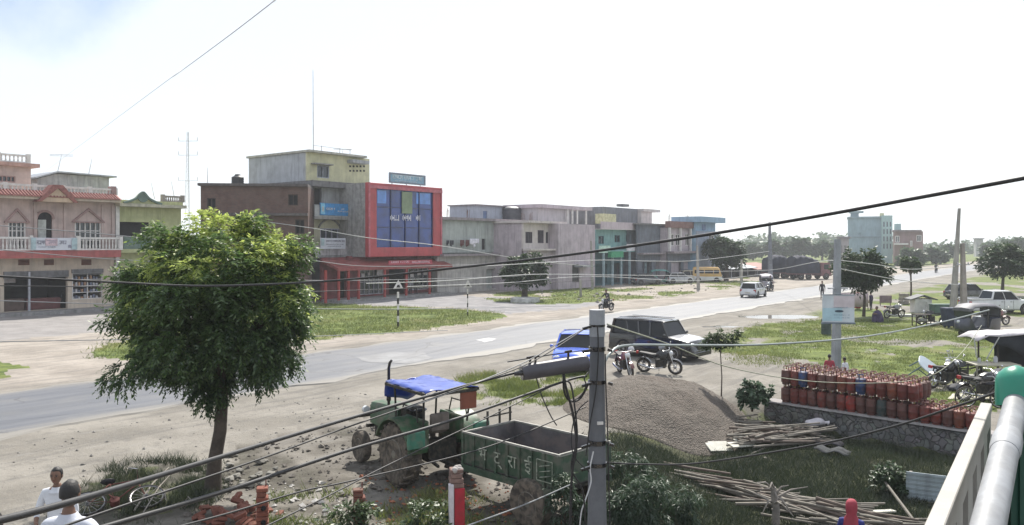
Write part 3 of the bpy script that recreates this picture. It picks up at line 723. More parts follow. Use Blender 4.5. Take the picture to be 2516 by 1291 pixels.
def strokes(mb,x0,x1,z0,z1,y,seed,style='word',mi=0,t=.01):
    """unreadable lettering: small upright strokes hanging from a head line"""
    rng=random.Random(seed);h=z1-z0
    if style=='head': mb.box(x0,x1,y-t,y,z1-h*.14,z1,mi)
    x=x0
    while x<x1-h*.3:
        w=h*rng.uniform(.35,.75)
        if rng.random()<.14: x+=h*.45;continue
        w=min(w,x1-x);k=rng.randrange(4);zt=z1-h*.14 if style=='head' else z1
        mb.box(x+w*.62,x+w*.8,y-t,y,z0,zt,mi)
        if k!=1: mb.box(x+.02*w,x+w*.6,y-t*.8,y,z0+h*(.4 if k else .1),z0+h*(.58 if k else .26),mi)
        if k in(1,2): mb.box(x+.05*w,x+w*.25,y-t*.9,y,z0+h*.2,z0+h*.8,mi)
        if k==3: mb.box(x+.1*w,x+w*.6,y-t*.8,y,z0+h*.7,z0+h*.84,mi)
        x+=w
    return mb
FCS=[]
# ---------------------------------------------------------------- 1 pink house with balustrades
PINK=M('pink_plaster',(.49,.385,.36),.85,0,.16,1.3,.15,18,stain=.28)
CREAM=M('cream_plaster',(.52,.44,.36),.85,0,.15,1.3,.15,18,stain=.3)
REDB=M('dull_red_paint',(.36,.10,.095),.75,0,.2,2,.1,stain=.3)
MAUVE=M('mauve_trim',(.30,.20,.19),.8,0,.2,3,.1)
f=Fac('pink_house','pink two storey shop house with white balustrades and peaked window hoods',-150,786)
X=lambda p,y=0:f.x(p,y)
xe=X(280);zs=f.z(140,616);zr=f.z(140,490);x0=X(-150)
rL=f.rect(10,166,668,770);rR=f.rect(177,251,663,752)
wl=f.rect(20,63,545,613);wd=f.rect(92,128,522,614);wr=f.rect(184,248,545,613);w2=f.rect(-90,-40,548,613)
mb=MB();mb.wall(x0,xe,0,zs-.35,0,.3,[(rL[0],rL[1],.25,rL[3]),(rR[0],rR[1],.9,rR[3]),(X(-110),X(-8),.25,rL[3])])
mb.build('ground_wall',CREAM,f.root)
mb=MB();mb.wall(x0,xe,zs+.001,zr,0.001,.3,[wl,wr,w2,(wd[0],wd[1],zs+.05,wd[3])]);mb.build('upper_wall',PINK,f.root)
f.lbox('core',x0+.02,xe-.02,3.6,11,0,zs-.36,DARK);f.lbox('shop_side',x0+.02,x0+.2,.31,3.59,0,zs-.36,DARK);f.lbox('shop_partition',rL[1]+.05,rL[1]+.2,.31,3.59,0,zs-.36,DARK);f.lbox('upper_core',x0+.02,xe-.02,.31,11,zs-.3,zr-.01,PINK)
f.lbox('side_wall',xe-.25,xe-.005,.31,3.59,0,zs-.36,CREAM)
# balcony slab with red fascia, balustrades in two runs
mb=MB();mb.box(x0,xe,-1.1,0,zs-.3,zs);mb.box(x0,xe,-1.16,-1.1,zs-.55,zs+.02);mb.build('balcony_slab',REDB,f.root)
yb=-1.05
zb0,zb1=zs+.02,f.z(140,583,yb)
f.balus('balustrade',x0,X(76,yb),yb,zb0,zb1,WHITE,int((X(76,yb)-x0)/.24),.15,0)
f.balus('balustrade',X(192,yb),xe,yb,zb0,zb1,WHITE,13,.15,2)
f.lbox('balcony_post',X(72,yb),X(80,yb),yb-.15,yb+.15,zb0,zb1+.1,WHITE);f.lbox('balcony_post',X(185,yb),X(194,yb),yb-.15,yb+.15,zb0,zb1+.1,WHITE)
for p in (-75,86,160,252,277):
    f.lbox('column',X(p)-.12,X(p)+.12,-.12,0,zs,zr-.3,PINK)
for (a,b) in ((10,72),(176,256),(-100,-30)):
    xa,xb=X(a),X(b);zl=f.z((a+b)/2,545);zt=f.z((a+b)/2,512);xm=(xa+xb)/2
    mb=MB()
    mb.prism([(xa,zl),(xa+.2,zl),(xm,zt-.2),(xb-.2,zl),(xb,zl),(xm,zt)],-.16,0,'y');mb.box(xa,xb,-.14,0,zl-.1,zl-.002);mb.build('window_hood',MAUVE,f.root)
for r,bs in ((wl,3),(wr,4),(w2,3)): f.window(r,.05,WHITE,GLASS,bs,2,.09,.14)
# arched doorway
xm=(wd[0]+wd[1])/2;rad_=(wd[1]-wd[0])/2
mb=MB()
for k in range(12):
    a0=math.pi*k/12;a1=math.pi*(k+1)/12
    mb.prism([(xm+(rad_+.18)*math.cos(a0),wd[3]-rad_+(rad_+.18)*math.sin(a0)),(xm+(rad_+.18)*math.cos(a1),wd[3]-rad_+(rad_+.18)*math.sin(a1)),(xm+rad_*math.cos(a1),wd[3]-rad_+rad_*math.sin(a1)),(xm+rad_*math.cos(a0),wd[3]-rad_+rad_*math.sin(a0))],-.07,.0,'y')
mb.build('door_arch',MAUVE,f.root)
d=f.lbox('door',wd[0],wd[1],.1,.16,zs+.05,wd[3],DARK);f.lbox('door_leaf',wd[0]+.05,xm+.1,.02,.08,zs+.05,wd[3]-rad_*1.1,M('pale_door',(.42,.44,.42),.6),d)
# roof cornice, tiles, parapet balustrade, pediment
f.lbox('cornice',x0,xe,-1.15,.32,zr-.12,zr+.1,CREAM)
mb=MB()
n=int((xe-x0)/.22)
mb.add([(x0,-1.3,zr+.1),(xe,-1.3,zr+.1),(xe,-.35,zr+.55),(x0,-.35,zr+.55),(x0,-1.3,zr+.06),(xe,-1.3,zr+.06)],[(0,1,2,3),(4,5,1,0)])
for k in range(n):
    xx=x0+.22*(k+.5);mb.tube([(xx,-1.32,zr+.12),(xx,-.36,zr+.57)],.06,6)
mb.build('tile_eave',RED_T,f.root)
f.lbox('roof',x0,xe,-.34,11,zr+.101,zr+.5,CREAM)
zp=f.z(140,457,-.3)
f.balus('parapet',x0,xe,-.2,zr+.5,zp,WHITE,int((xe-x0)/.27),.16,7)
f.lbox('parapet_end',xe-.35,xe+.02,-.36,.3,zr+.5,zp+.2,MAUVE)
xa,xb=X(90,-1.2),X(190,-1.2);zt=f.z(140,455,-1.2);zl=f.z(140,497,-1.2);xm=(xa+xb)/2
mb=MB();mb.prism([(xa+.25,zl),(xb-.25,zl),(xm,zt-.25)],-1.25,-.5,'y');mb.build('pediment',M('peach_plaster',(.52,.39,.28),.85,0,.15,2,.1,stain=.2),f.root)
mb=MB();mb.prism([(xa,zl),(xa+.3,zl),(xm,zt-.24),(xb-.3,zl),(xb,zl),(xm+.35,zt),(xm-.35,zt)],-1.36,-.45,'y');mb.build('pediment_trim',RED_T,f.root)
# top storey block on the left and grey roof room
y3=2.2
mb=MB();xa,xb=X(-170,y3),X(76,y3);za=zr+.5;zc=f.z(40,410,y3)
mb.wall(xa,xb,za,zc,y3,y3+.3,[f.rect(-4,38,432,448,y3)]);mb.box(xa,xb,y3+.31,y3+6,za,zc);mb.build('top_storey',PINK,f.root)
f.window(f.rect(-4,38,432,448,y3),y3+.05,MAUVE,GLASS,3,0,.08,.14)
f.lbox('top_slab',xa-.3,xb+.45,y3-.5,y3+6.3,zc,zc+.28,M('pink_trim',(.42,.26,.22),.8,stain=.3))
f.balus('top_balustrade',xa,X(69,y3-.3),y3-.3,zc+.28,f.z(30,379,y3-.3),WHITE,int((X(69,y3)-xa)/.28),.15,4)
y4=6.5;xa,xb=X(92,y4),X(268,y4);za=zr+.5;zc=f.z(200,432,y4);zc0=f.z(100,440,y4)
TIN=M('grey_tin',(.33,.35,.38),.5,.5,.2,2,.1,stain=.35)
mb=MB();xk=X(138,y4)
mb.prism([(xa,za),(xb,za),(xb,zc),(xk,f.z(138,427,y4)),(xa,zc0)],y4,y4+4,'y');mb.build('roof_room',M('grey_blocks',(.34,.35,.37),.9,0,.2,1.5,.2,stain=.5),f.root)
mb=MB();mb.prism([(xa-.3,zc0-.02),(xk,f.z(138,425,y4)),(xb+.5,zc),(xb+.5,zc+.12),(xk,f.z(138,425,y4)+.12),(xa-.3,zc0+.1)],y4-.4,y4+4.3,'y');mb.build('tin_roof',TIN,f.root)
# vents, shop fronts
for a,b in ((45,72),(108,132),(200,224)):
    mb=MB();r=f.rect(a,b,638,652);mb.box(r[0],r[1],-.02,.0,r[2],r[3])
    for k in range(4):
        zz=r[2]+(r[3]-r[2])*(k+.5)/4;mb.box(r[0],r[1],-.06,-.02,zz-.03,zz+.02)
    mb.build('vent',M('brown_vent',(.12,.05,.035),.8),f.root)
mb=MB();mb.box(rL[0]-.05,rL[1]+.05,-.12,-.002,rL[3]-.45,rL[3]+.05);mb.box(rR[0]-.05,rR[1]+.05,-.12,-.002,rR[3]-.25,rR[3]+.05)
for r in (rL,rR):
    for k in range(9):mb.box(r[0],r[1],-.14,-.12,r[3]-.05-k*.045,r[3]-.03-k*.045)
mb.parts('shutter_box',M('grey_shutter',(.17,.17,.18),.6,.3,.25,3,.1,stain=.4),f.root)
mb=MB();hx=rR[0]
for k in range(3):
    xx=rR[0]+(rR[1]-rR[0])*(k+.02)/2.04;mb.box(xx,xx+.06,.02,.1,.9,rR[3]-.25)
for k in range(5):
    zz=.9+(rR[3]-1.2)*k/4;mb.box(rR[0],rR[1],.03,.09,zz,zz+.05)
mb.build('shop_shelf',WHITE,f.root)
mb=MB();rs=random.Random(4)
for k in range(5):
    zz=.95+(rR[3]-1.2)*k/4
    for q in range(9):
        xx=rR[0]+.1+(rR[1]-rR[0]-.3)*q/9;mb.box(xx,xx+.14,.15,.35,zz,zz+rs.uniform(.12,.3),rs.randrange(3))
mb.parts('shelf_box',[M('goods_a',(.4,.4,.42),.6),M('goods_b',(.12,.14,.2),.6),M('goods_c',(.35,.2,.12),.6)],f.root)
f.lbox('counter',rL[0]+.1,rL[0]+1.5,.4,1.0,.25,1.15,M('wood_counter',(.09,.06,.05),.7),bev=.02)
f.lbox('counter',rL[0]+1.7,rL[1]-.3,.5,1.1,.25,1.1,M('red_counter',(.11,.035,.035),.7),bev=.02)
mb=MB();mb.box(X(66),X(66)+.13,-.3,-.17,0,rL[3]);mb.build('shop_post',M('blue_grey_post',(.35,.36,.4),.7),f.root)
f.lbox('poster',rL[0]+.35,rL[0]+1.25,1.3,1.35,2.3,3.1,M('pale_poster',(.5,.46,.48),.7))
f.lbox('plinth',x0,xe,-1.6,-.001,-.1,.22,CONC)
# banner hung on the balcony
def banner(name,label,fc,px0,px1,py0,py1,y,mats,seed,lines,cat='banner',style='word'):
    x0,x1,z0,z1=fc.rect(px0,px1,py0,py1,y)
    c=Vector((x0,y,z0));root=thing(name,label,cat,fc.root.matrix_basis@Vector((x0,y,z0)),fc.th)
    w=x1-x0;h=z1-z0
    mb=MB();n=14
    vs=[];fs=[]
    for a in range(n+1):
        for k in range(5):
            xx=w*a/n;vs.append((xx,-.03*math.sin(a*1.3+k)*(1 if k<4 else .2),h*k/4-.03*math.sin(math.pi*a/n)*(k/4)))
    for a in range(n):
        for k in range(4): fs.append((a*5+k,(a+1)*5+k,(a+1)*5+k+1,a*5+k+1))
    mb.add(vs,fs)
    b=len(vs);mb.add([(v[0],v[1]+.02,v[2]) for v in vs],[q[::-1] for q in fs]);mb.build('sheet',mats[0],root,smooth=60)
    mt=MB()
    for (fx0,fx1,fz0,fz1,mi,kind) in lines:
        if kind=='bar': mt.box(w*fx0,w*fx1,-.06,-.05,h*fz0,h*fz1,mi)
        else: strokes(mt,w*fx0,w*fx1,h*fz0,h*fz1,-.055,seed,kind,mi);seed+=1
    if mt.v: mt.build('lettering',mats[1:],root)
    return root
BWH=M('banner_white',(.58,.6,.66),.7,0,.08,2,0);BBL=M('banner_blue',(.12,.3,.52),.7);BGR=M('letter_grey',(.2,.2,.26),.7);BTE=M('banner_teal',(.36,.47,.5),.7);BPK=M('banner_pink',(.55,.42,.46),.7)
banner('shop_banner','pale printed banner hanging from the balcony of the pink house',f,76,189,584,615,-1.22,[BWH,BTE,BPK,BGR],3,[(.0,.1,.05,.95,0,'bar'),(.3,.56,.35,.92,1,'bar'),(.88,1,.05,.95,0,'bar'),(.12,.3,.45,.75,2,'head'),(.33,.54,.5,.78,2,'head'),(.6,.76,.45,.75,2,'head'),(.15,.52,.2,.3,2,'word'),(.8,.86,.2,.4,2,'bar')])
fpink=f
# ---------------------------------------------------------------- 2 green house
GRN=M('pale_green_plaster',(.45,.47,.25),.85,0,.15,1.3,.15,18,stain=.3);TEALT=M('teal_trim',(.13,.185,.155),.8,0,.2,3)
f=Fac('green_house','pale green house with curved gable beside the pink house',281,758.5)
X=lambda p,y=0:f.x(p,y)
xe=X(445);zs=f.z(350,612);zr=f.z(350,510)
wr=f.rect(294,366,546,592)
mb=MB();mb.wall(0.02,xe,0,zs-.3,0,.3,[(.3,X(325),.2,f.z(310,660)),(X(345),xe-.6,.2,f.z(310,660))]);mb.wall(.02,xe,zs-.3,zr,.001,.3,[wr]);mb.build('front_wall',GRN,f.root)
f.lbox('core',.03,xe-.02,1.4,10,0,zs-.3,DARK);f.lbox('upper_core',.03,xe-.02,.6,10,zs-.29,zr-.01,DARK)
f.lbox('end_column',.02,.3,-.25,-.002,0,zr,WHITE)
f.lbox('side_panel',xe-.25,xe-.01,.31,10,0,zr,GRN)
f.window(wr,.1,DARK,DARK,0,0,.05,.3)
f.lbox('cornice',0,xe,-.9,.4,zr,zr+.25,M('cornice_cream',(.45,.43,.33),.8,stain=.3))
f.lbox('roof',0,xe,-.3,10,zr+.251,zr+.55,GRN)
mb=MB();xa,xb=X(303,-.8),X(397,-.8);xm=(xa+xb)/2;zt=f.z(350,474,-.8);zl=zr+.25
pts=[];w=(xb-xa)/2
for k in range(25):
    q=-1+2*k/24;a=abs(q);hh=(1-a)**1.4*.75+ (.25*math.cos(a*4.2)**2 if a<.36 else .0)
    pts.append((xm+q*w,zl+.05+(zt-zl)*min(1,hh)))
mb.prism([(xa,zl)]+pts+[(xb,zl)],-.75,-.35,'y');mb.build('gable',GRN,f.root)
mb=MB()
for k in range(24): mb.bar((pts[k][0],-.8,pts[k][1]),(pts[k+1][0],-.8,pts[k+1][1]),.25,.16)
mb.lathe([(.0,-.1),(.42,-.1),(.42,.02),(.0,.02)],(xm,-.78,zl+.55),18,0,'y');mb.build('gable_trim',TEALT,f.root,smooth=40)
f.balus('parapet',X(397),xe,-.2,zr+.55,f.z(420,482),M('grey_balusters',(.3,.27,.24),.8,stain=.3),9,.16,2)
f.lbox('balcony_panel',.3,X(372,-.9),-.95,-.85,zs,zs+1.0,TEALT);f.lbox('balcony_slab',0,xe,-1,-.002,zs-.3,zs,GRN)
# ---------------------------------------------------------------- 3 brown brick block with tank
BRK=Mbrick('brown_brick',(.15,.075,.06),(.105,.058,.05),(.12,.10,.09))
f=Fac('brick_block','unplastered brown brick block with flat roof behind the big tree',493,748,R(8))
X=lambda p,y=0:f.x(p,y)
xe=X(757);zt=f.z(620,458)
w1=f.rect(508,530,487,512);w2=f.rect(708,732,478,505);w3=f.rect(725,748,540,575)
mb=MB();mb.wall(0,xe,0,zt,0,.3,[w1,w2,w3]);mb.box(0,xe,.31,9,0,zt-.02);mb.build('walls',BRK,f.root)
for r in (w1,w2,w3): f.window(r,.08,M('dark_wood',(.05,.035,.03),.8),DARK,1,0,.07,.18)
f.lbox('roof_slab',-.2,xe,-.3,9.2,zt,zt+.22,M('dark_slab',(.10,.085,.085),.9,stain=.4))
f.lbox('ledge',0,xe,-.5,-.002,f.z(620,530),f.z(620,524),M('dark_slab'))
t=thing('water_tank','black plastic water tank on the brown brick block','tank',f.root.matrix_basis@Vector((X(584,3),3,zt+.22)),0)
BLK=M('black_plastic',(.018,.018,.02),.55,0,.2,3,.05)
mb=MB();h=f.z(584,430,3)-zt-.25
mb.lathe([(.0,0),(.52,0)]+[(.52+.025*(k%2),h*.78*k/9) for k in range(1,10)]+[(.5,h*.82),(.3,h*.93),(.26,h)],(0,0,0),20);mb.build('tank_body',BLK,t,smooth=40)
mb=MB();mb.lathe([(.24,h),(.24,h+.06),(.1,h+.09)],(0,0,0),14);mb.build('tank_lid',BLK,t,smooth=40)
# ---------------------------------------------------------------- 4 grey and yellow three storey house
YEL=M('pale_yellow_plaster',(.54,.52,.34),.85,0,.12,1.3,.1,18,stain=.25);GPL=M('grey_plaster',(.36,.37,.38),.9,0,.18,1.2,.2,15,stain=.5)
GRD=M('dark_grey_slab',(.17,.165,.17),.9,0,.2,2,.2,stain=.5)
SIDEG=M('light_grey_side',(.40,.42,.45),.9,0,.12,1,.15,15,stain=.35)
f=Fac('yellow_house','three storey house with yellow top floor and unfinished grey plaster below',755,737)
X=lambda p,y=0:f.x(p,y)
xe=X(908);z1=f.z(755,630);z2=f.z(755,535);z3=f.z(755,452);zt=f.z(755,374)
dep=9.2
w=f.rect(779,809,407,438)
mb=MB();mb.wall(0,xe,z3+.3,zt,0,.25,[w]);mb.build('yellow_wall',YEL,f.root)
f.lbox('top_core',.0,xe-.01,.26,dep,z3+.3,zt-.01,SIDEG)
f.window(w,.05,M('grey_frame',(.3,.32,.36),.6),GLASS,1,0,.08,.14)
f.box('sunshade',774,820,402,405,-.6,-.002,CONC)
mb=MB()
for row,(py) in enumerate((407,418)):
    for k in range(5):
        px=858+k*8.5;r=f.rect(px,px+4.5,py,py+4.5);mb.box(r[0],r[1],-.012,-.001,r[2],r[3])
mb.parts('vent_hole',DARK,f.root)
f.lbox('roof_slab',-.15,xe*.9,-.5,dep+.2,zt,zt+.2,M('slab_cream',(.42,.41,.36),.9,stain=.4))
f.box('roof_hood',868,908,394,402,-.9,.8,GPL)
mb=MB()
for a,b in ((790,800),(835,845),(860,860)):
    xx=X(a,1);mb.tube([(xx,1,zt+.2),(xx,1,zt+.9)],.025,6)
mb.tube([(X(770,1),1,zt+.85),(X(862,1),1,zt+.8)],.018,6);mb.build('roof_rail',GRD,f.root)
f.lbox('belt',-.1,xe,-.9,dep,z3-.25,z3+.299,GRD,label=None)
o1=f.rect(770,790,462,503)
mb=MB();mb.wall(0,xe,z2+.1,z3-.25,0,.25,[o1,f.rect(848,866,468,474)]);mb.build('grey_wall',GPL,f.root)
f.lbox('mid_core',.0,xe-.01,.26,dep,z2+.1,z3-.26,SIDEG);f.box('door',770,790,462,503,.2,.25,DARK)
f.lbox('balcony_slab',-.1,xe,-1.2,-.001,z2-.15,z2+.1,CONC)
mb=MB();mb.box(-.1,xe,-1.2,-1.08,z2+.1,f.z(830,508,-1.2));mb.build('balcony_wall',GPL,f.root)
r=f.rect(787,845,562,612);rec=f.rect(849,898,541,612)
mb=MB();mb.wall(0,xe,z1+.1,z2-.15,0,.25,[r,rec]);mb.build('middle_wall',M('dull_yellow_plaster',(.47,.45,.33),.85,0,.15,1.3,.1,stain=.35),f.root)
f.lbox('recess',.1,xe-.1,.9,1.1,z1+.1,z2-.16,M('recess_plaster',(.14,.14,.13),.9))
f.lbox('lower_core',.0,xe-.01,1.1,dep,0,z2-.16,SIDEG)
f.window(r,.06,M('lilac_frame',(.36,.35,.45),.6),GLASS,3,1,.09,.14)
xa,xb=X(782),X(835);zl=f.z(808,560);zt2=f.z(808,539);xm=(xa+xb)/2
mb=MB();pp=[(xa+(xb-xa)*k/16,zl+(zt2-zl)*math.sin(math.pi*k/16)**.7) for k in range(17)]
for k in range(16): mb.bar((pp[k][0],-.06,pp[k][1]),(pp[k+1][0],-.06,pp[k+1][1]),.12,.14)
mb.build('window_arch',GRD,f.root)
f.lbox('lower_balcony',-.1,xe,-1.2,-.001,z1-.2,z1+.1,CONC)
mb=MB();mb.box(-.1,xe,-1.2,-1.08,z1+.1,z1+1.0);mb.build('lower_balcony_wall',M('mottled_wall',(.40,.37,.38),.9,0,.3,2,.2,stain=.5),f.root)
mb=MB()
for k in range(4):
    xx=xe*(k+.02)/3.1;mb.box(xx,xx+.3,-.4,-.1,0,z1-.2)
mb.parts('pillar',M('red_paint',(.33,.045,.04),.6,0,.2,2,.1,stain=.2),f.root)
fyel=f
banner('shop_sign','bright blue signboard with white lettering on the grey balcony',f,786,856,500,530,-1.26,[M('sign_blue',(.035,.22,.50),.5),WHITE,M('sign_cyan',(.2,.5,.7),.5)],20,[(.02,.16,.1,.95,1,'bar'),(.06,.12,.3,.7,0,'bar'),(.2,.52,.42,.64,0,'word'),(.6,.98,.3,.42,0,'word'),(.72,.84,.5,.64,0,'word')],'sign')
banner('shop_sign','small white signboard with lines of text beside the blue signboard',f,857,889,500,528,-1.27,[M('sign_white',(.68,.67,.72),.5),BGR],30,[(.1,.9,.74,.84,0,'word'),(.1,.95,.54,.64,0,'word'),(.1,.9,.34,.44,0,'word'),(.3,.8,.14,.24,0,'word')],'sign')
banner('cloth_banner','long white cloth banner on the lower balcony of the yellow house',f,787,849,585,612,-1.26,[BWH,BGR,BTE],40,[(.03,.14,.3,.9,1,'bar'),(.2,.95,.62,.8,0,'head'),(.2,.9,.38,.46,0,'word'),(.25,.8,.2,.28,0,'word')])
# ---------------------------------------------------------------- 5 red house with blue glass front
REDP=M('bright_red_paint',(.42,.065,.075),.55,0,.15,1.3,.08,stain=.15);BLUG=M('blue_glass',(.010,.042,.22),.14,0,.35,.8,0,spec=.8)
f=Fac('red_house','red framed house with tall blue glass front and red shop below',905,733)
X=lambda p,y=0:f.x(p,y)
yb=-1.3
xa,xe=X(905,yb),X(1085,yb);zt=f.z(905,448,yb);zb=f.z(905,632,yb)
gl=f.rect(926,1065,463,608,yb)
mb=MB();mb.wall(xa,xe,zb,zt,yb,yb+.45,[gl]);mb.build('red_frame',REDP,f.root,bev=.03)
mb=MB();q=gl
for (a,b,c,d) in ((xa,xa+.18,zb,zt),(xe-.18,xe,zb,zt)): mb.box(a,b,yb-.1,yb-.002,c,d)
mb.box(xa,xe,yb-.14,yb-.101,zt-.55,zt-.25);mb.build('frame_trim',M('rose_red_paint',(.45,.12,.15),.55,stain=.1),f.root)
f.lbox('core',xa+.01,xe-.01,yb+.46,10,zb,zt-.02,M('core_grey',(.32,.31,.31),.9,stain=.4))
cw=f.lbox('curtain_wall',q[0],q[1],yb+.2,yb+.4,q[2],q[3],BLUG)
mb=MB()
for k in range(5):
    xx=q[0]+(q[1]-q[0])*k/4;mb.box(xx-.05,xx+.05,yb+.1,yb+.199,q[2],q[3])
for k in (1,2):
    zz=q[2]+(q[3]-q[2])*k/3;mb.box(q[0],q[1],yb+.13,yb+.198,zz-.03,zz+.03)
mb.build('mullion',M('navy_mullion',(.01,.02,.08),.4),cw)
mb=MB()
for r in (f.rect(930,952,468,500,yb),f.rect(1026,1060,475,502,yb)): mb.box(r[0],r[1],yb+.17,yb+.197,r[2],r[3])
mb.parts('light_pane',M('light_blue_glass',(.07,.22,.60),.1,0,.3,1,0,spec=.8),cw)
r=f.rect(989,1014,472,525,yb);f.lbox('olive_panel',r[0],r[1],yb+.05,yb+.12,r[2],r[3],M('olive_panel',(.20,.26,.16),.5,0,.25,1))
mb=MB()
for k,(a,b) in enumerate(((960,986),(990,1014),(1019,1035))):
    r=f.rect(a,b,529,543,yb);strokes(mb,r[0],r[1],r[2],r[3],yb+.1,50+k,'word')
mb.build('glass_lettering',M('letter_white',(.75,.75,.82),.6),f.root)
# rooftop signboard
r=f.rect(957,1044,429,452,yb+.3);t=thing('roof_sign','long pale blue signboard standing on the roof of the red house','sign',f.root.matrix_basis@Vector((r[0],yb+.3,r[2])),f.th)
w,h=r[1]-r[0],r[3]-r[2]
mb=MB();mb.box(0,w,0,.12,0,h);mb.build('board',M('sign_pale_blue',(.22,.38,.50),.5,0,.15,1),t)
mb=MB();mb.box(-.06,w+.06,-.05,-.002,h-.1,h+.05);mb.box(-.06,w+.06,-.05,-.002,-.05,.1);mb.box(-.06,.1,-.05,-.002,.1,h-.1);mb.box(w-.1,w+.06,-.05,-.002,.1,h-.1);mb.build('sign_frame',M('steel_grey',(.2,.22,.27),.5,.5),t)
mb=MB();strokes(mb,w*.08,w*.92,h*.4,h*.85,-.005,61,'head',t=.03);strokes(mb,w*.15,w*.75,h*.16,h*.3,-.005,62,'word',t=.03);mb.build('lettering',M('letter_pale',(.6,.68,.74),.6),t)
mb=MB()
for k in range(3):mb.bar((w*(.1+.4*k),.2,-.5),(w*(.1+.4*k),.13,h*.8),.06)
mb.parts('sign_leg',M('steel_grey'),t)
# shop floor of the red house, red porch running on under the yellow house
x0=X(790);x1=X(1075);zl=f.z(905,640)
P=M('red_paint');PD=M('dark_red_paint',(.16,.035,.04),.7,0,.3,2,.1,stain=.2)
ht=f.z(930,662)
holes=[(X(828),X(850),.2,ht-.1),(X(884),X(942),.35,ht),(X(956),X(996),.2,ht),(X(1003),X(1052),.5,ht)]
mb=MB();mb.wall(x0,x1,0,zb-.02,0,.25,holes);mb.build('shop_wall',PD,f.root)
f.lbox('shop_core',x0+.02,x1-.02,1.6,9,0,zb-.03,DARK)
mb=MB();mb.prism([(-2.3,ht+.05),(-2.3,ht+.3),(0,zl+.1),(0,zl-.15)],x0,x1-.2,'x');mb.build('porch_roof',M('red_tin',(.25,.06,.055),.6,.1,.25,2,.1,stain=.3),f.root)
mb=MB()
for p in (800,832,856,881,945,998,1055): mb.box(X(p,-2.1)-.09,X(p,-2.1)+.09,-2.2,-2.02,0,ht+.15)
mb.parts('porch_post',P,f.root)
f.box('fascia_sign',955,1062,640,650,-2.36,-2.31,M('red_fascia',(.40,.07,.09),.6))
mb=MB();r=f.rect(960,1006,641,647,-2.37);strokes(mb,r[0],r[1],r[2],r[3],-2.37,71,'word');r=f.rect(1012,1056,641,647,-2.37);strokes(mb,r[0],r[1],r[2],r[3],-2.37,72,'word');mb.build('fascia_lettering',M('letter_pink',(.7,.5,.55),.6),f.root)
for hh,bs in ((holes[1],4),(holes[3],3)): f.window((hh[0],hh[1],hh[2],hh[3]),.04,M('pale_steel',(.38,.38,.42),.5,.3),GLASS,bs,1,.07,.12)
mb=MB();rs=random.Random(9)
for px,py,w,hh in ((888,672,8,9),(904,670,5,7),(926,662,14,14),(1008,668,9,14),(1025,666,9,10),(1040,664,9,12)):
    r=f.rect(px,px+w,py,py+hh,-.06);mb.box(r[0],r[1],-.06,-.04,r[2],r[3])
mb.parts('window_poster',M('poster_white',(.6,.58,.6),.7),f.root)
f.lbox('plinth',x0,x1,-2.6,-.002,-.1,.18,CONC)
for p in (862,912,978,1030): f.box('joist',p-4,p+4,630,636,-.5,-.002,PD)
# ---------------------------------------------------------------- 6 low grey house with laundry
f=Fac('grey_house','long low grey house with roof room and laundry on the upper wall',1084,722)
X=lambda p,y=0:f.x(p,y)
GH=M('grey_green_plaster',(.40,.43,.41),.9,0,.15,.9,.15,15,stain=.4)
xe=X(1290);zt=f.z(1084,540);zl=f.z(1084,622)
d1=f.rect(1184,1193,587,614)
mb=MB();mb.wall(-.6,xe,zl,zt,0,.25,[d1]);mb.build('upper_wall',GH,f.root);f.lbox('core',-.58,xe-.01,.26,11,0,zt-.02,GH)
f.box('door',1184,1193,587,614,.15,.2,DARK)
f.lbox('roof_slab',-.7,xe+.2,-.5,11.3,zt,zt+.28,M('mauve_slab',(.27,.235,.25),.9,0,.2,2,.2,stain=.4))
mb=MB();mb.box(-.7,xe+.2,-1.0,-.002,zl-.35,zl-.12);mb.build('ledge',M('mauve_slab'),f.root)
mb=MB();mb.wall(-.9,xe,0,zl-.35,-.3,-.003,[(X(1190),X(1214),.2,2.4),(X(1245),X(1280),.2,2.6)]);mb.build('lower_wall',M('pale_wall',(.42,.40,.38),.9,0,.2,1,.15,stain=.45),f.root)
y2=4;x0_,x1_=X(1167,y2),X(1250,y2);zz1=f.z(1167,505,y2)
mb=MB();mb.wall(x0_,x1_,zt+.28,zz1,y2,y2+.2,[f.rect(1187,1197,519,538,y2)]);mb.box(x0_+.01,x1_-.01,y2+.21,y2+4,zt+.28,zz1-.01);mb.build('roof_room',M('blue_grey_plaster',(.36,.39,.46),.9,0,.12,1,.1,stain=.25),f.root)
f.box('roof_room_door',1187,1197,519,538,y2+.1,y2+.15,M('blue_door',(.12,.17,.3),.6))
f.lbox('roof_room_slab',x0_-.2,x1_+.2,y2-.3,y2+4.2,zz1,zz1+.14,M('mauve_slab'))
t=thing('water_tank','dark round water tank beside the roof room of the low grey house','tank',f.root.matrix_basis@Vector((X(1257,3.4),3.4,zt+.28)),0)
mb=MB();h=f.z(1257,507,3.4)-zt-.3;r_=(X(1275,3.4)-X(1240,3.4))*.42
mb.lathe([(r_*.97,0)]+[(r_*(1+.03*(k%2)),h*.85*k/8) for k in range(1,9)]+[(r_*.85,h*.93),(r_*.4,h),(0,h)],(0,0,0),22);mb.build('tank_body',M('grey_plastic',(.06,.06,.075),.5),t,smooth=40)
FCS+=[(f,1100,zt+.28),(f,1150,zt+.28),(f,1285,zt+.28)]
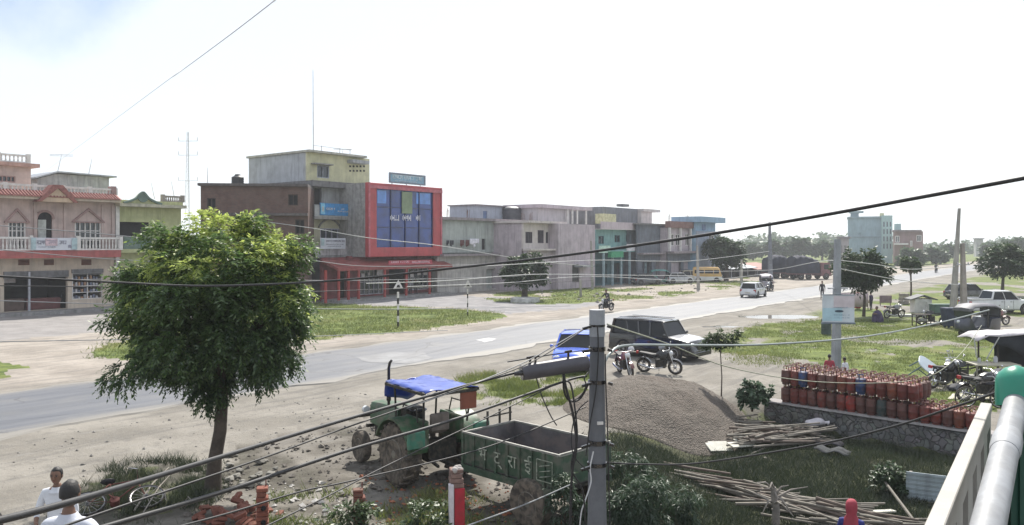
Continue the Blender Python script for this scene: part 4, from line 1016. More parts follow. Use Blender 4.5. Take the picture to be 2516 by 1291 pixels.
# laundry
CLS=[M('laundry_dark',(.03,.03,.04),.9),M('laundry_brown',(.12,.05,.05),.9),M('laundry_white',(.7,.68,.75),.9)]
rope=MB();ra=f.root.matrix_basis@Vector((X(1092,-.6),-.6,f.z(1092,588,-.6)));rb_=f.root.matrix_basis@Vector((X(1186,-.6),-.6,f.z(1186,587,-.6)))
rope.tube([ra.lerp(rb_,k/8)-Vector((0,0,.15*math.sin(math.pi*k/8))) for k in range(9)],.012,5)
o=rope.build('clothes_line',M('rope',(.2,.2,.2),.8));tag(o,'clothes line stretched along the low grey house','rope')
for k,(a,b,c,d,mi,lb) in enumerate(((1097,1104,591,601,0,'dark shirt at the left end of the clothes line'),(1106,1115,591,604,0,'dark trousers second from the left on the clothes line'),(1131,1141,590,605,1,'brown shirt hanging in the middle of the clothes line'),(1144,1153,590,605,1,'brown cloth next to the white sheet on the clothes line'),(1154,1177,587,600,2,'white sheet on the clothes line'),(1163,1168,600,607,2,'small white cloth hanging below the white sheet'))):
    x0_,x1_,z0_,z1_=f.rect(a,b,c,d,-.62);n=6;vs=[];fs=[]
    for q in range(n+1):
        for e in range(5): vs.append(((x1_-x0_)*q/n,.05*math.sin(q*2+k)*(1-e/5),(z1_-z0_)*e/4-.1*math.sin(q)*(e==0)))
    for q in range(n):
        for e in range(4): fs.append((q*5+e,(q+1)*5+e,(q+1)*5+e+1,q*5+e+1))
    mb=MB();mb.add(vs,fs);o=mb.build('laundry',CLS[mi],smooth=60);o.location=f.root.matrix_basis@Vector((x0_,-.62,z0_));o.rotation_euler=(0,0,f.th);tag(o,lb,'laundry','laundry on the clothes line')
    sd_=o.modifiers.new('thick','SOLIDIFY');sd_.thickness=.015
# ---------------------------------------------------------------- 7 white and pink house
f=Fac('white_house','small white fronted house with pinkish side wall and roof room',1286,716)
X=lambda p,y=0:f.x(p,y)
WP=M('white_plaster',(.55,.5,.48),.85,0,.1,1.2,.1,stain=.25);PKG=M('pinkish_grey_plaster',(.45,.39,.425),.9,0,.15,1,.15,stain=.35)
xm=X(1375);xe=X(1462);zt=f.z(1286,548);zl=f.z(1286,612)
ws=[f.rect(1291,1308,570,598),f.rect(1321,1336,566,598),f.rect(1341,1363,571,598)]
mb=MB();mb.wall(0,xm,zl,zt,0,.25,ws);mb.build('front_wall',WP,f.root);f.lbox('core',.01,xm,.26,12,0,zt-.02,PKG)
for w_,fmn in zip(ws,(WP,WP,WP)): f.window(w_,.05,M('dark_frame',(.09,.07,.09),.6),GLASS,3,0,.08,.12)
f.lbox('lower_wall',.0,xm,-.5,-.002,0,zl-.2,PKG);f.lbox('ledge',-.1,xm+.3,-1.1,-.001,zl-.19,zl,WP)
f.lbox('roof_slab',-.2,xm+.2,-.9,12,zt,zt+.25,WP)
yb=-1.4
FCS+=[(f,1305,zt+.25)]
d1=f.rect(1406,1424,650,694,yb)
mb=MB();mb.wall(X(1372,yb),X(1462,yb),0,f.z(1372,550,yb),yb,yb+.25,[d1]);mb.build('pink_wall',PKG,f.root)
f.lbox('pink_core',X(1372,yb)+.01,X(1462,yb)-.01,yb+.26,12,0,f.z(1372,550,yb)-.02,PKG)
f.box('door',1406,1424,650,694,yb+.15,yb+.2,M('dark_door',(.04,.035,.04),.7))
f.box('awning',1432,1462,652,657,yb-1.2,yb-.002,M('tin_awning',(.3,.31,.34),.5,.4))
y2=4;x0_,x1_=X(1322,y2),X(1400,y2);zz=f.z(1322,511,y2)
mb=MB();mb.box(x0_,x1_,y2,y2+5,zt+.25,zz);mb.build('roof_room',M('lilac_plaster',(.47,.44,.46),.9,0,.1,1,.1,stain=.25),f.root)
f.lbox('roof_room_slab',x0_-.3,X(1446,y2),y2-.6,y2+5.2,zz,zz+.45,PKG)
mb=MB()
for p in (1394,1406,1418,1440): mb.box(X(p,y2-.4)-.1,X(p,y2-.4)+.1,y2-.5,y2-.3,zt+.25,zz)
mb.parts('roof_pillar',WHITE,f.root)
f.box('roof_tank',1356,1372,506,511,y2+1,y2+2,GRD)
# ---------------------------------------------------------------- 8 teal house
f=Fac('teal_house','teal painted house with white balcony and grey top storey',1464,703)
X=lambda p,y=0:f.x(p,y)
TEA=M('teal_plaster',(.20,.36,.36),.85,0,.15,1.2,.1,stain=.3);TDK=M('teal_dark',(.06,.13,.15),.8,0,.2,1)
xe=X(1568);zt=f.z(1464,552);zm=f.z(1464,615)
mb=MB();ws=[f.rect(1470,1484,580,600),f.rect(1510,1524,578,596),f.rect(1538,1548,578,594)]
mb.wall(0,xe,zm,zt-.6,0,.25,ws);mb.build('upper_wall',TEA,f.root);f.lbox('core',.01,xe-.01,1.5,12,0,zt-.62,TDK)
for w_ in ws: f.window(w_,.05,TDK,GLASS,1,0,.08,.14)
f.lbox('upper_core',.01,xe-.01,.26,1.5,zm,zt-.62,TEA)
f.lbox('parapet',-.2,xe+.2,-1.0,-.8,zt-.55,zt+.35,M('pinkish_white',(.5,.43,.46),.85,0,.1,1,.1,stain=.25));f.lbox('slab',-.2,xe+.9,-1.0,12,zt-.6,zt-.551,WHITE)
f.lbox('balcony_slab',-.1,xe+.3,-1.2,-.002,zm-.25,zm,TEA)
f.box('green_awning',1502,1532,618,633,-1.7,-1.22,M('green_awning',(.03,.25,.12),.6))
f.box('balcony_board',1472,1500,604,622,-1.26,-1.21,M('board_pale_green',(.42,.58,.5),.6));f.box('balcony_board',1540,1570,600,617,-1.26,-1.21,M('board_white',(.5,.5,.53),.6))
mb=MB()
for k in range(6): xx=xe*k/5;mb.box(xx-.11,xx+.11,-1.2,-.98,0,zm-.25)
mb.parts('porch_post',M('pale_teal',(.28,.38,.42),.8),f.root)
mb=MB();hs=[(xe*.04,xe*.3,.2,2.7),(xe*.36,xe*.62,.2,2.7),(xe*.68,xe*.95,.2,2.7)];mb.wall(0,xe,0,zm-.25,.3,.5,hs);mb.build('shop_wall',TDK,f.root)
y2=3;x0_,x1_=X(1481,y2),X(1590,y2)
mb=MB();zz=f.z(1481,508,y2);mb.box(x0_,x1_,y2,y2+6,zt-.55,zz);mb.build('top_storey',M('dark_grey_plaster',(.20,.205,.23),.9,0,.15,1,.15,stain=.4),f.root)
f.box('yellow_dormer',1482,1514,526,550,y2-1.2,y2-.002,M('cream_yellow',(.5,.48,.3),.8))
f.box('white_end',1576,1602,520,552,y2-.6,y2+3,WP);f.lbox('top_slab',X(1576,y2-.6),X(1618,y2-.6),y2-.9,y2+6.2,zz-.35,zz+.03,WP)
f.box('roof_tank',1530,1546,502,508,y2+1,y2+2,GRD)
# ---------------------------------------------------------------- 9 dark grey house
f=Fac('dark_house','plain dark grey house without plaster beside the teal house',1566,698)
X=lambda p,y=0:f.x(p,y)
DGP=M('slate_plaster',(.13,.145,.175),.9,0,.2,1,.2,stain=.4)
xe=X(1642);zt=f.z(1566,552);zm=f.z(1566,622)
mb=MB();mb.wall(0,xe,0,zt,0,.25,[(xe*.15,xe*.45,.1,2.8),(xe*.58,xe*.9,.1,2.8)]);mb.build('front_wall',DGP,f.root);f.lbox('core',.01,xe-.01,1.0,12,0,zt-.01,DGP)
f.lbox('roof_slab',-.2,xe+.2,-.3,12,zt,zt+.2,GRD);f.lbox('ledge',0,xe,-.9,-.002,zm-.2,zm,M('mauve_slab'))
# ---------------------------------------------------------------- 10 brick fronted pink house
f=Fac('brick_top_house','two storey house with raw brick roof edge and white pillars',1640,694)
X=lambda p,y=0:f.x(p,y)
BR2=Mbrick('red_brick',(.25,.11,.09),(.18,.085,.075),(.2,.17,.16))
xe=X(1716);zt=f.z(1640,560);zm=f.z(1640,618)
ws=[f.rect(1646,1656,575,605),f.rect(1660,1672,576,604),f.rect(1684,1694,575,604),f.rect(1702,1712,575,604)]
mb=MB();mb.wall(0,xe,zm,zt,0,.25,ws);mb.build('upper_wall',PKG,f.root);f.lbox('core',.01,xe-.01,.3,12,0,zt-.01,PKG)
for w_ in ws:f.window(w_,.05,WHITE,GLASS,1,0,.1,.14)
FCS+=[(f,1645,zt+.9),(f,1690,zt+.9)]
f.lbox('brick_parapet',-.1,xe,-.5,.3,zt,zt+.9,BR2);f.lbox('ledge',0,xe,-1,-.002,zm-.3,zm,M('mauve_slab'))
mb=MB()
for k in range(4): xx=xe*k/3;mb.box(xx-.14,xx+.14,-.45,-.2,zm,zt)
mb.parts('pillar',WHITE,f.root)
mb=MB();mb.wall(0,xe,0,zm-.3,-.05,-.003,[(xe*.1,xe*.4,0,2.7),(xe*.5,xe*.9,0,2.7)]);mb.build('shop_wall',DGP,f.root)
# ---------------------------------------------------------------- 11 blue house
f=Fac('blue_house','narrow blue house with flat overhanging roof before the broad dark tree',1714,690)
X=lambda p,y=0:f.x(p,y)
BLP=M('light_blue_plaster',(.27,.40,.53),.85,0,.12,1,.1,stain=.25)
xe=X(1768);zt=f.z(1714,546);zm=f.z(1714,568)
mb=MB();mb.wall(0,xe,0,zm,0,.25,[f.rect(1742,1754,578,600)]);mb.build('wall',M('blue_grey_wall',(.30,.34,.42),.9,0,.15,1,.1,stain=.3),f.root);f.lbox('core',.01,xe-.01,.26,4,0,zm-.01,BLP)
f.window(f.rect(1742,1754,578,600),.05,WHITE,GLASS,1,0,.1,.14)
f.lbox('roof_room',.2,xe-.6,.4,3.6,zm,zt,BLP);f.lbox('roof_slab',-.2,xe+.8,-.6,4,zt,zt+.8,BLP)
f.box('roof_door',1726,1734,552,566,.3,.38,M('blue_door'))
# ---------------------------------------------------------------- tall far house and brick neighbour on the right
f=Fac('tall_house','tall pale blue four storey house standing alone far down the road',2084,646,R(-22))
X=lambda p,y=0:f.x(p,y)
PB=M('pale_blue_plaster',(.25,.35,.42),.85,0,.12,.5,.1,stain=.25)
xe=X(2166);zt=f.z(2120,536)
mb=MB();mb.wall(0,xe,0,zt,0,.3,[f.rect(2110,2116,572,580),f.rect(2150,2155,592,612)]);mb.box(.01,xe-.01,.31,14,0,zt-.02);mb.build('walls',PB,f.root)
f.lbox('belt',-.15,xe+.1,-.2,-.002,f.z(2120,584),f.z(2120,582),M('blue_grey_trim',(.2,.25,.3),.8))
f.lbox('roof_slab',-.2,xe+.3,-.4,14.2,zt,zt+.4,PB);f.box('stair_tower',2090,2110,523,536,1,5,PB);f.box('tower_slab',2086,2122,519,523,.3,6,PB)
x0_,x1_=X(2166),X(2193);zz=f.z(2180,530)
ws=[]
for r_ in range(4):
    for k in range(3):
        ws.append(f.rect(2170+k*8,2174+k*8,545+r_*18,558+r_*18,-1))
mb=MB();mb.wall(X(2166,-1),X(2193,-1),0,zz,-1,-.7,ws);mb.box(X(2166,-1)+.01,X(2193,-1)-.01,-.69,12,0,zz-.02);mb.build('window_bay',M('pale_teal_plaster',(.33,.47,.48),.85,0,.1,.5,.1,stain=.2),f.root)
for w_ in ws:f.window(w_,-.9,M('blue_grey_trim'),GLASS,0,0,.12,.18)
f.box('roof_turret',2162,2172,524,536,.5,3,M('cream_yellow'))
f=Fac('far_brick_house','far two storey brick house right of the tall pale blue house',2197,650,R(-24))
X=lambda p,y=0:f.x(p,y)
xe=X(2268);zt=f.z(2230,569)
ws=[f.rect(2200,2210,580,596),f.rect(2236,2242,592,606),f.rect(2252,2264,578,594)]
mb=MB();mb.wall(0,xe,0,zt,0,.3,ws);mb.box(.01,xe-.01,.4,12,0,zt-.02);mb.build('walls',M('faded_brick',(.25,.17,.165),.9,0,.2,.6,.1,stain=.2),f.root)
for w_ in ws:f.window(w_,.05,WHITE,GLASS,1,0,.15,.2)
f.lbox('roof_slab',-.3,xe*.95,-.8,12,zt,zt+.4,M('mauve_slab'));f.box('balcony',2198,2232,598,602,-2,-.002,WHITE)
f.box('roof_room',2198,2214,550,568,4,9,M('pale_teal_plaster'))
# a few roofs far off on the right
for k,(a,b,t_,bt,c,lb) in enumerate(((2398,2416,588,625,(.33,.33,.34),'hazy grey house far off behind the leaning poles'),(2300,2318,604,628,(.5,.5,.48),'tiny white house by the far end of the highway'),(2060,2084,586,650,(.26,.25,.26),'narrow grey house touching the tall pale blue house'))):
    f=Fac('far_house',lb,a,bt+6,R(-24),group='small houses far down the road')
    xe=f.x(b);zt=f.z((a+b)/2,t_)
    mb=MB();mb.wall(0,xe,0,zt,0,.3,[(xe*.2,xe*.4,zt*.5,zt*.75),(xe*.6,xe*.8,zt*.5,zt*.75)]);mb.box(.01,xe-.01,.4,8,0,zt-.02);mb.build('walls',M('far_plaster%d'%k,c,.9,0,.15,.5,.1),f.root)
    f.lbox('roof_slab',-.4,xe+.4,-.6,8.4,zt,zt+.4,GRD)
# reinforcing bars left standing on unfinished roofs
REB=M('rebar_rust',(.13,.07,.05),.8)
def rebars(fc,px,y,z,h,seed):
    rg=random.Random(seed);x=fc.x(px,y)
    for k in range(4):
        mb=MB();a=(x+(k%2)*.22,y+(k//2)*.22,z-.05);mb.tube([a,(a[0]+rg.uniform(-.08,.08),a[1]+rg.uniform(-.08,.08),z+h*rg.uniform(.7,1))],.022,5);mb.build('rebar',REB,fc.root)
for fc,px,z in FCS: rebars(fc,px,.3,z,1.1,px)
# market sheds with tin roofs under the broad tree
SH=M('shed_dark',(.055,.06,.075),.9,0,.3,.6,.1)
for k,(a,b,py,t_,lb) in enumerate(((1650,1700,690,652,'low dark market shed with tin roof before the brick topped house'),(1706,1768,686,648,'market shed with bright tin roof edge behind the yellow van'),(1772,1832,684,650,'long dark market shed under the broad dark tree'),(1836,1892,680,652,'rust roofed shed at the right end of the market sheds'))):
    f=Fac('market_shed',lb,a,py,TH,'shed','market sheds under the broad tree')
    xe=f.x(b);zt=f.z(a,t_)
    mb=MB();mb.wall(0,xe,0,zt-.5,0,.2,[(xe*.08,xe*.45,0,zt-.9),(xe*.55,xe*.92,0,zt-.9)]);mb.box(0,.2,.21,5,0,zt-.5);mb.box(xe-.2,xe,.21,5,0,zt-.5);mb.box(.2,xe-.2,4.5,4.7,0,zt-.5);mb.build('walls',SH,f.root)
    mb=MB();mb.prism([(-1.8,zt-.75),(-1.8,zt-.65),(2.5,zt+.25),(5.4,zt-.3),(5.4,zt-.4),(2.5,zt+.15)],-.4,xe+.4,'x');mb.build('tin_roof',[TIN,TIN,TIN,M('rust_tin',(.22,.1,.08),.7,.2,.3,1)][k],f.root)
    mb=MB()
    for q in range(4): xx=xe*q/3;mb.bar((xx,-1.6,0),(xx,-1.6,zt-.7),.12)
    mb.parts('shed_post',M('post_grey',(.3,.3,.32),.8),f.root)
# ---------------------------------------------------------------- masts and aerials
t=thing('lattice_mast','tall thin lattice aerial mast far behind the green house','mast',gnd(462,640)*1.0,0)
Yb=gnd(462,640).y;hm=H+(600-325)/F*Yb
STEEL=M('mast_steel',(.45,.46,.48),.5,.3)
mb=MB();w=1.0
for a,b in ((-1,-1),(1,-1),(0,1)): mb.bar((a*w,b*w*.8,0),(a*w*.25,b*w*.2,hm),.09)
n=26
for k in range(n):
    z0=hm*k/n;z1=hm*(k+1)/n;q0=1-.75*k/n;q1=1-.75*(k+1)/n
    c=[(-1,-.8),(1,-.8),(0,.8)]
    for e in range(3):
        p0=c[e];p1=c[(e+1)%3]
        mb.bar((p0[0]*w*q0,p0[1]*w*q0,z0),(p1[0]*w*q1,p1[1]*w*q1,z1),.05);mb.bar((p0[0]*w*q1,p0[1]*w*q1,z1),(p1[0]*w*q1,p1[1]*w*q1,z1),.05)
mb.build('lattice',STEEL,t)
for z_ in (.62,.82,.93): 
    mb=MB();mb.bar((-3,0,hm*z_),(3,0,hm*z_),.12);mb.bar((-3,0,hm*z_),(-3,0,hm*z_+1.2),.14);mb.bar((3,0,hm*z_),(3,0,hm*z_+1.2),.14);mb.build('aerial_arm',STEEL,t)
def rod(name,label,fc,px,py0,py1,y,r,px1=None,cat='aerial',arms=0):
    a=fc.root.matrix_basis@Vector((fc.x(px,y),y,fc.z(px,py1,y)));b=fc.root.matrix_basis@Vector((fc.x(px1 or px,y),y,fc.z(px1 or px,py0,y)))
    mb=MB();d=b-a;mb.tube([(0,0,0),d*.5,d],[r,r*.8,r*.5],6)
    for k in range(arms): 
        c=d*(1-.05-.06*k);mb.tube([c-Vector((.9,.2,0)),c+Vector((.9,.2,0))],r*.6,5)
    o=mb.build(name,STEEL);o.location=a;return tag(o,label,cat)
rod('roof_mast','very tall thin mast on the roof of the yellow house',fyel,770,172,374,2,.05,769,'mast')
rod('roof_aerial','slanting aerial rod on the grey roof room of the pink house',fpink,218,390,428,6.6,.03,226)
rod('roof_aerial','branched aerial on the roof behind the pink house',fpink,140,378,430,8,.03,152,arms=2)
rod('roof_aerial','thin leaning rod left on the roof of the green house',fpink,380,448,490,3,.03,371)
rod('roof_aerial','thin leaning rod right on the roof of the green house',fpink,428,446,484,3,.03,421)
rod('roof_aerial','short rod at the left corner of the brown brick block',fyel,510,412,460,4,.035)
rod('roof_aerial','small branched aerial on the roof of the yellow house',fyel,842,366,382,3,.03,arms=2)
# ================================================================== vehicles
RUB=M('tyre_rubber',(.022,.021,.02),.9,0,.3,6,.3,40,dirt=(.16,.13,.10,.35)); RIMS=M('steel_rim',(.35,.35,.36),.4,.7,.2,4,.05)
CHR=M('chrome',(.55,.55,.56),.2,1,.1,4,0); HEADL=M('headlamp_glass',(.62,.64,.66),.1,0,.1,4,0,spec=.8); TAILL=M('tail_lamp',(.35,.02,.02),.25,0,.1,4,0)
BLKP=M('black_paint',(.015,.015,.018),.25,0,.3,2,.02,coat=.4); PLATE=M('number_plate',(.5,.47,.4),.5,0,.1,5,0); SEATM=M('black_seat',(.02,.02,.022),.7,0,.2,5,.1)
def wheel(parent,c,r,w,rimr=None,rim=None,lug=0,tyre=None,hub=True):
    rimr=rimr or r*.62;h=w/2
    mb=MB();mb.lathe([(rimr,-h*.8),(r*.86,-h),(r*.96,-h*.85),(r,-h*.5),(r,h*.5),(r*.96,h*.85),(r*.86,h),(rimr,h*.8)],c,28,0,'y')
    if lug:
        for k in range(lug):
            for s in (-1,1):
                a=2*math.pi*(k+(.5 if s>0 else 0))/lug;a2=a+.16
                p0=(c[0]+math.cos(a)*r*1.02,c[1],c[2]+math.sin(a)*r*1.02);p1=(c[0]+math.cos(a2)*r*.97,c[1]+s*h*.98,c[2]+math.sin(a2)*r*.97)
                mb.bar(p0,p1,r*.09,r*.09,up=(math.cos(a),0,math.sin(a)))
    o=mb.build('wheel',tyre or RUB,parent,smooth=35)
    mb=MB()
    for s in (-1,1):
        pr=[(rimr*1.02,0),(rimr*.9,h*.12),(rimr*.84,-h*.35),(rimr*.3,-h*.2),(rimr*.24,h*.1),(0,h*.1)]
        mb.lathe([(a,s*(h*.74+b)) for a,b in pr],c,20,0,'y')
        for k in range(5):
            a=2*math.pi*k/5;mb.cyl((c[0]+math.cos(a)*rimr*.5,c[1]+s*h*.45,c[2]+math.sin(a)*rimr*.5),(c[0]+math.cos(a)*rimr*.5,c[1]+s*h*.62,c[2]+math.sin(a)*rimr*.5),rimr*.07,n=6)
    mb.build('rim',rim or RIMS,o,smooth=35);return o
def car(name,label,loc,rz,paint,L=4.0,Wd=1.7,Hh=1.5,gc=.2,belt=.92,hood=.9,wb=2.45,wr=.31,ws=(.95,.35),rr=(-1.35,-1.75),tail=None,cat='car',group=None,bed=None,spare=False,cabin_rear_vert=False,two=None):
    """x forward; ws = windscreen base / roof front; rr = roof rear / rear window base"""
    root=thing(name,label,cat,loc,rz,group);w=Wd/2;tz=tail or belt
    st=[(L/2,.32,.52,w*.80),(L/2-.06,.26,.66,w*.9),(L/2-.22,.22,hood-.12,w*.97),(L/2-.55,gc,hood-.04,w),(ws[0]+.05,gc,hood+.03,w),(ws[0]-.5,gc,belt,w),(0,gc,belt,w),(rr[1]+.25,gc,belt,w),(rr[1]-.02,gc,tz,w),(-L/2+.22,.24,tz-.01,w*.98),(-L/2+.07,.3,tz-.08,w*.94),(-L/2,.36,tz-.3,w*.86)]
    rings=[]
    for x,zb,zt,hw in st:
        zm=zb+(zt-zb)*.55
        rings.append([(x,-hw*.9,zb),(x,-hw,zb+.1),(x,-hw*1.0,zm),(x,-hw*.965,zt-.05),(x,-hw*.88,zt),(x,0,zt+.025),(x,hw*.88,zt),(x,hw*.965,zt-.05),(x,hw,zm),(x,hw,zb+.1),(x,hw*.9,zb)])
    mb=MB();mb.loft(rings);body=mb.build('body',paint,root,smooth=32)
    # glass house
    zr=Hh-.06;wt=w*.76;x0,x1=ws;x2,x3=rr;ins=.035
    g=MB();g.add([(x0,-w*.9+ins,belt-.03),(x0,w*.9-ins,belt-.03),(x3,w*.9-ins,belt-.03),(x3,-w*.9+ins,belt-.03),(x1,-wt+ins,zr),(x1,wt-ins,zr),(x2,wt-ins,zr),(x2,-wt+ins,zr)],[(0,3,2,1),(4,5,6,7),(0,1,5,4),(1,2,6,5),(2,3,7,6),(3,0,4,7)])
    g.build('window_glass',M('car_glass',(.012,.014,.017),.1,0,.2,1.5,0,spec=.3),root)
    mb=MB();rg=[]
    for x,dz in ((x1+.06,-.0),(x1-.1,.045),((x1+x2)/2,.07),(x2+.1,.05),(x2-.06,.0)):
        rg.append([(x,-wt-.01,zr-.02),(x,-wt*.8,zr+dz),(x,0,zr+dz+.015),(x,wt*.8,zr+dz),(x,wt+.01,zr-.02)])
    mb.loft(rg);mb.build('roof',paint,root,smooth=40)
    nd=4 if (two is None) else two
    xs=[x1-.02]+[x1+(x2-x1)*k/ (nd-2 if nd>2 else 1) for k in range(1,nd-2)]+[x2+.02] if nd>2 else [x1,x2]
    for s in (-1,1):
        mb=MB();mb.bar((x0-.03,s*w*.9,belt-.02),(x1,s*wt,zr),.07,.06);mb.bar((x3+.03,s*w*.9,belt-.02),(x2,s*wt,zr),.11,.07)
        for k in range(1,nd-2):
            t_=k/(nd-2);xb=x0+(x3-x0)*(.12+.76*t_);xt=x1+(x2-x1)*t_
            mb.bar((xb,s*(w*.9-.012),belt-.02),(xt,s*(wt-.012),zr),.075,.05)
        mb.bar((x1,s*wt,zr-.01),(x2,s*wt,zr-.01),.05,.06);mb.build('pillar',paint,root)
        m_=MB();m_.sphere((x0-.1,s*(w+.1),belt+.06),.09,10,6,0,(.6,1,.75));m_.build('mirror',paint if paint is not None else BLKP,root,smooth=60)
        hb=MB();hb.sphere((L/2-.13,s*w*.70,hood-.26),.13,12,8,0,(.55,1.35,.7));hb.build('headlight',HEADL,root,smooth=60)
        tb=MB();tb.box(-L/2+.02,-L/2+.14,s*w*.66,s*w*.93,tz-.4,tz-.12);tb.build('tail_light',TAILL,root,bev=.02)
        for xw in (wb/2,-wb/2):
            a=MB();a.lathe([(wr*1.2,0),(wr*1.2,.012),(wr*.4,.012)],(xw,s*(w-.006) if s>0 else -w-.006,wr+.02),24,0,'y');a.build('wheel_arch',DARK,root)
            wheel(root,(xw,s*(w-.06),wr),wr,.19)
        db=MB()
        for xd in (x0-.55,(x0+x3)/2-.15,):
            db.box(xd-.012,xd+.012,s*w*1.0-.004,s*w*1.0+.004,gc+.1,belt-.06)
            db.box(xd+.1-.35,xd+.1-.2,s*w-.01,s*w+.018,belt-.17,belt-.14)
        db.build('door_seam',BLKP,root)
    mb=MB();mb.box(L/2-.1,L/2+.05,-w*.86,w*.86,.26,.46);mb.build('front_bumper',BLKP if spare else paint,root,bev=.03)
    mb=MB();mb.box(-L/2-.05,-L/2+.1,-w*.86,w*.86,.3,.5);mb.build('rear_bumper',BLKP if spare else paint,root,bev=.03)
    mb=MB();mb.box(L/2-.07,L/2+.0,-w*.42,w*.42,.52,hood-.22);mb.build('grille',BLKP,root,bev=.01)
    mb=MB();mb.box(-L/2-.065,-L/2-.05,-.26,.26,.42,.54);mb.build('number_plate',PLATE,root)
    if bed:
        mb=MB();mb.box(-L/2+.12,bed,-w*.82,w*.82,belt+.012,belt+.03);mb.build('load_bed',BLKP,root)
        mb=MB()
        for s in (-1,1): mb.box(-L/2+.05,bed,s*w*.84,s*w*.97,belt-.02,belt+.1)
        mb.box(-L/2+.03,-L/2+.12,-w*.84,w*.84,belt-.02,belt+.1);mb.build('bed_rail',paint,root,bev=.02)
    if spare: 
        mb=MB()
        for s in (-1,1): mb.tube([(x1-.1,s*wt*.8,zr+.1),(x2+.2,s*wt*.8,zr+.1)],.02,6)
        mb.build('roof_rail',CHR,root)
    return root
def paint(n,c=(.5,.5,.5),r=.22,coat=1.0,d=.08): return M(n,c,r,0,.12,1.2,.0,coat=coat,dirt=(.3,.27,.22,d))
P_=lambda px,py:tuple(gz(px,py))
jp=car('jeep','black high sided jeep with sky glare painted on its bonnet parked beside the highway',(6.75,37.0,0),R(-42),paint('jeep_black',(.010,.010,.012),d=.0),4.45,1.8,1.76,.28,1.08,1.03,2.65,.36,(1.0,.62),(-1.98,-2.12),cat='jeep',spare=True,two=6)
mb=MB();mb.loft([[(x,-hw,z-.02),(x,-hw*.96,z+.012),(x,0,z+.032),(x,hw*.96,z+.012),(x,hw,z-.02)] for x,z,hw in ((1.02,1.065,.76),(1.4,1.035,.76),(1.70,.995,.76),(1.98,.925,.73),(2.03,.86,.70))]);mb.build('bonnet',M('bonnet_glare',(.55,.55,.57),.25,0,.1,2,0,coat=1.0),jp,smooth=40)  # pale panel laid on the black bonnet, imitating reflected sky glare
car('blue_car','bright blue car facing the camera, half hidden by the concrete pole',(2.72,33.9,0),R(-101),paint('car_blue',(.03,.11,.62),.2),3.9,1.66,1.5,.2,.93,.9,2.4,.3,(.95,.3),(-1.2,-1.85))
c_=gnd(1853,734);car('white_car','white hatchback driving away on the highway',(c_.x+.3,c_.y+1.2,.09),TH+R(4),paint('car_white',(.62,.63,.64)),3.7,1.62,1.44,.2,.9,.86,2.36,.29,(.95,.3),(-1.45,-1.72))
c_=gnd(2470,773);car('pickup','white double cab pickup truck parked under the right hand tree',(c_.x,c_.y+.9,0),R(2),paint('car_white'),5.2,1.8,1.75,.3,1.08,1.06,3.05,.37,(1.15,.55),(-.75,-1.0),cat='pickup truck',bed=-.98)
c_=gnd(1588,700);car('grey_car','low dark grey car before the dark grey house',(c_.x,c_.y,0),R(20),paint('car_grey',(.07,.075,.09)),3.8,1.6,1.45,group=None)
c_=gnd(1668,697);car('silver_car','small silver car parked left of the yellow van',(c_.x,c_.y,0),R(15),paint('car_silver',(.4,.41,.43)),3.6,1.58,1.45)
c_=gnd(1704,694);car('cream_car','cream car parked close behind the yellow van',(c_.x,c_.y+1,0),R(10),paint('car_cream',(.5,.45,.36)),3.7,1.6,1.6)
c_=gnd(2450,742);car('dark_car','dark car with open boot behind the white pickup',(c_.x-1,c_.y+3,0),R(10),paint('car_dark',(.03,.03,.04)),3.9,1.65,1.5)
# yellow van
def van(name,label,loc,rz,pt,low,L=3.9,Wd=1.6,Hh=2.0,cat='van'):
    root=thing(name,label,cat,loc,rz);w=Wd/2;rg=[]
    for x,zt,hw in ((L/2,.85,w*.85),(L/2-.06,1.05,w*.94),(L/2-.35,Hh-.22,w*.93),(L/2-.6,Hh-.03,w*.95),(0,Hh,w),(-L/2+.2,Hh-.02,w*.97),(-L/2,Hh-.15,w*.93)):
        rg.append([(x,-hw*.94,.3),(x,-hw,.5),(x,-hw,1.1 if zt>1.1 else zt*.8),(x,-hw*.93,zt-.12),(x,-hw*.75,zt),(x,hw*.75,zt),(x,hw*.93,zt-.12),(x,hw,1.1 if zt>1.1 else zt*.8),(x,hw,.5),(x,hw*.94,.3)])
    mb=MB();mb.loft(rg);mb.build('body',pt,root,smooth=35)
    mb=MB();mb.box(-L/2-.01,L/2+.01,-w-.012,w+.012,.32,.78);mb.build('lower_panel',low,root,bev=.03)
    for s in (-1,1):
        for (a,b) in ((-L/2+.25,-.45),(-.35,.75),(.85,L/2-.42)):
            mb=MB();mb.box(a,b,s*(w-.01),s*(w+.006),1.2,1.66);mb.build('side_window',M('car_glass'),root)
        for xw in (L*.31,-L*.31):
            a=MB();a.lathe([(.36,0),(.36,.012),(.1,.012)],(xw,s*(w+.012) if s>0 else -w-.024,.32),22,0,'y');a.build('wheel_arch',DARK,root)
            wheel(root,(xw,s*(w-.05),.29),.29,.18)
        hb=MB();hb.sphere((L/2-.02,s*w*.65,.9),.1,10,6,0,(.4,1,1));hb.build('headlight',HEADL,root,smooth=60)
    mb=MB();mb.add([(L/2-.02,-w*.78,1.12),(L/2-.02,w*.78,1.12),(L/2-.30,w*.74,Hh-.28),(L/2-.30,-w*.74,Hh-.28),(L/2+.01,-w*.78,1.12),(L/2+.01,w*.78,1.12),(L/2-.27,w*.74,Hh-.28),(L/2-.27,-w*.74,Hh-.28)],[(0,1,2,3),(7,6,5,4),(0,4,5,1),(1,5,6,2),(2,6,7,3),(3,7,4,0)]);mb.build('windscreen',GLASS,root)
    mb=MB();mb.box(L/2-.02,L/2+.08,-w*.9,w*.9,.35,.55);mb.build('bumper',low,root,bev=.03)
    return root
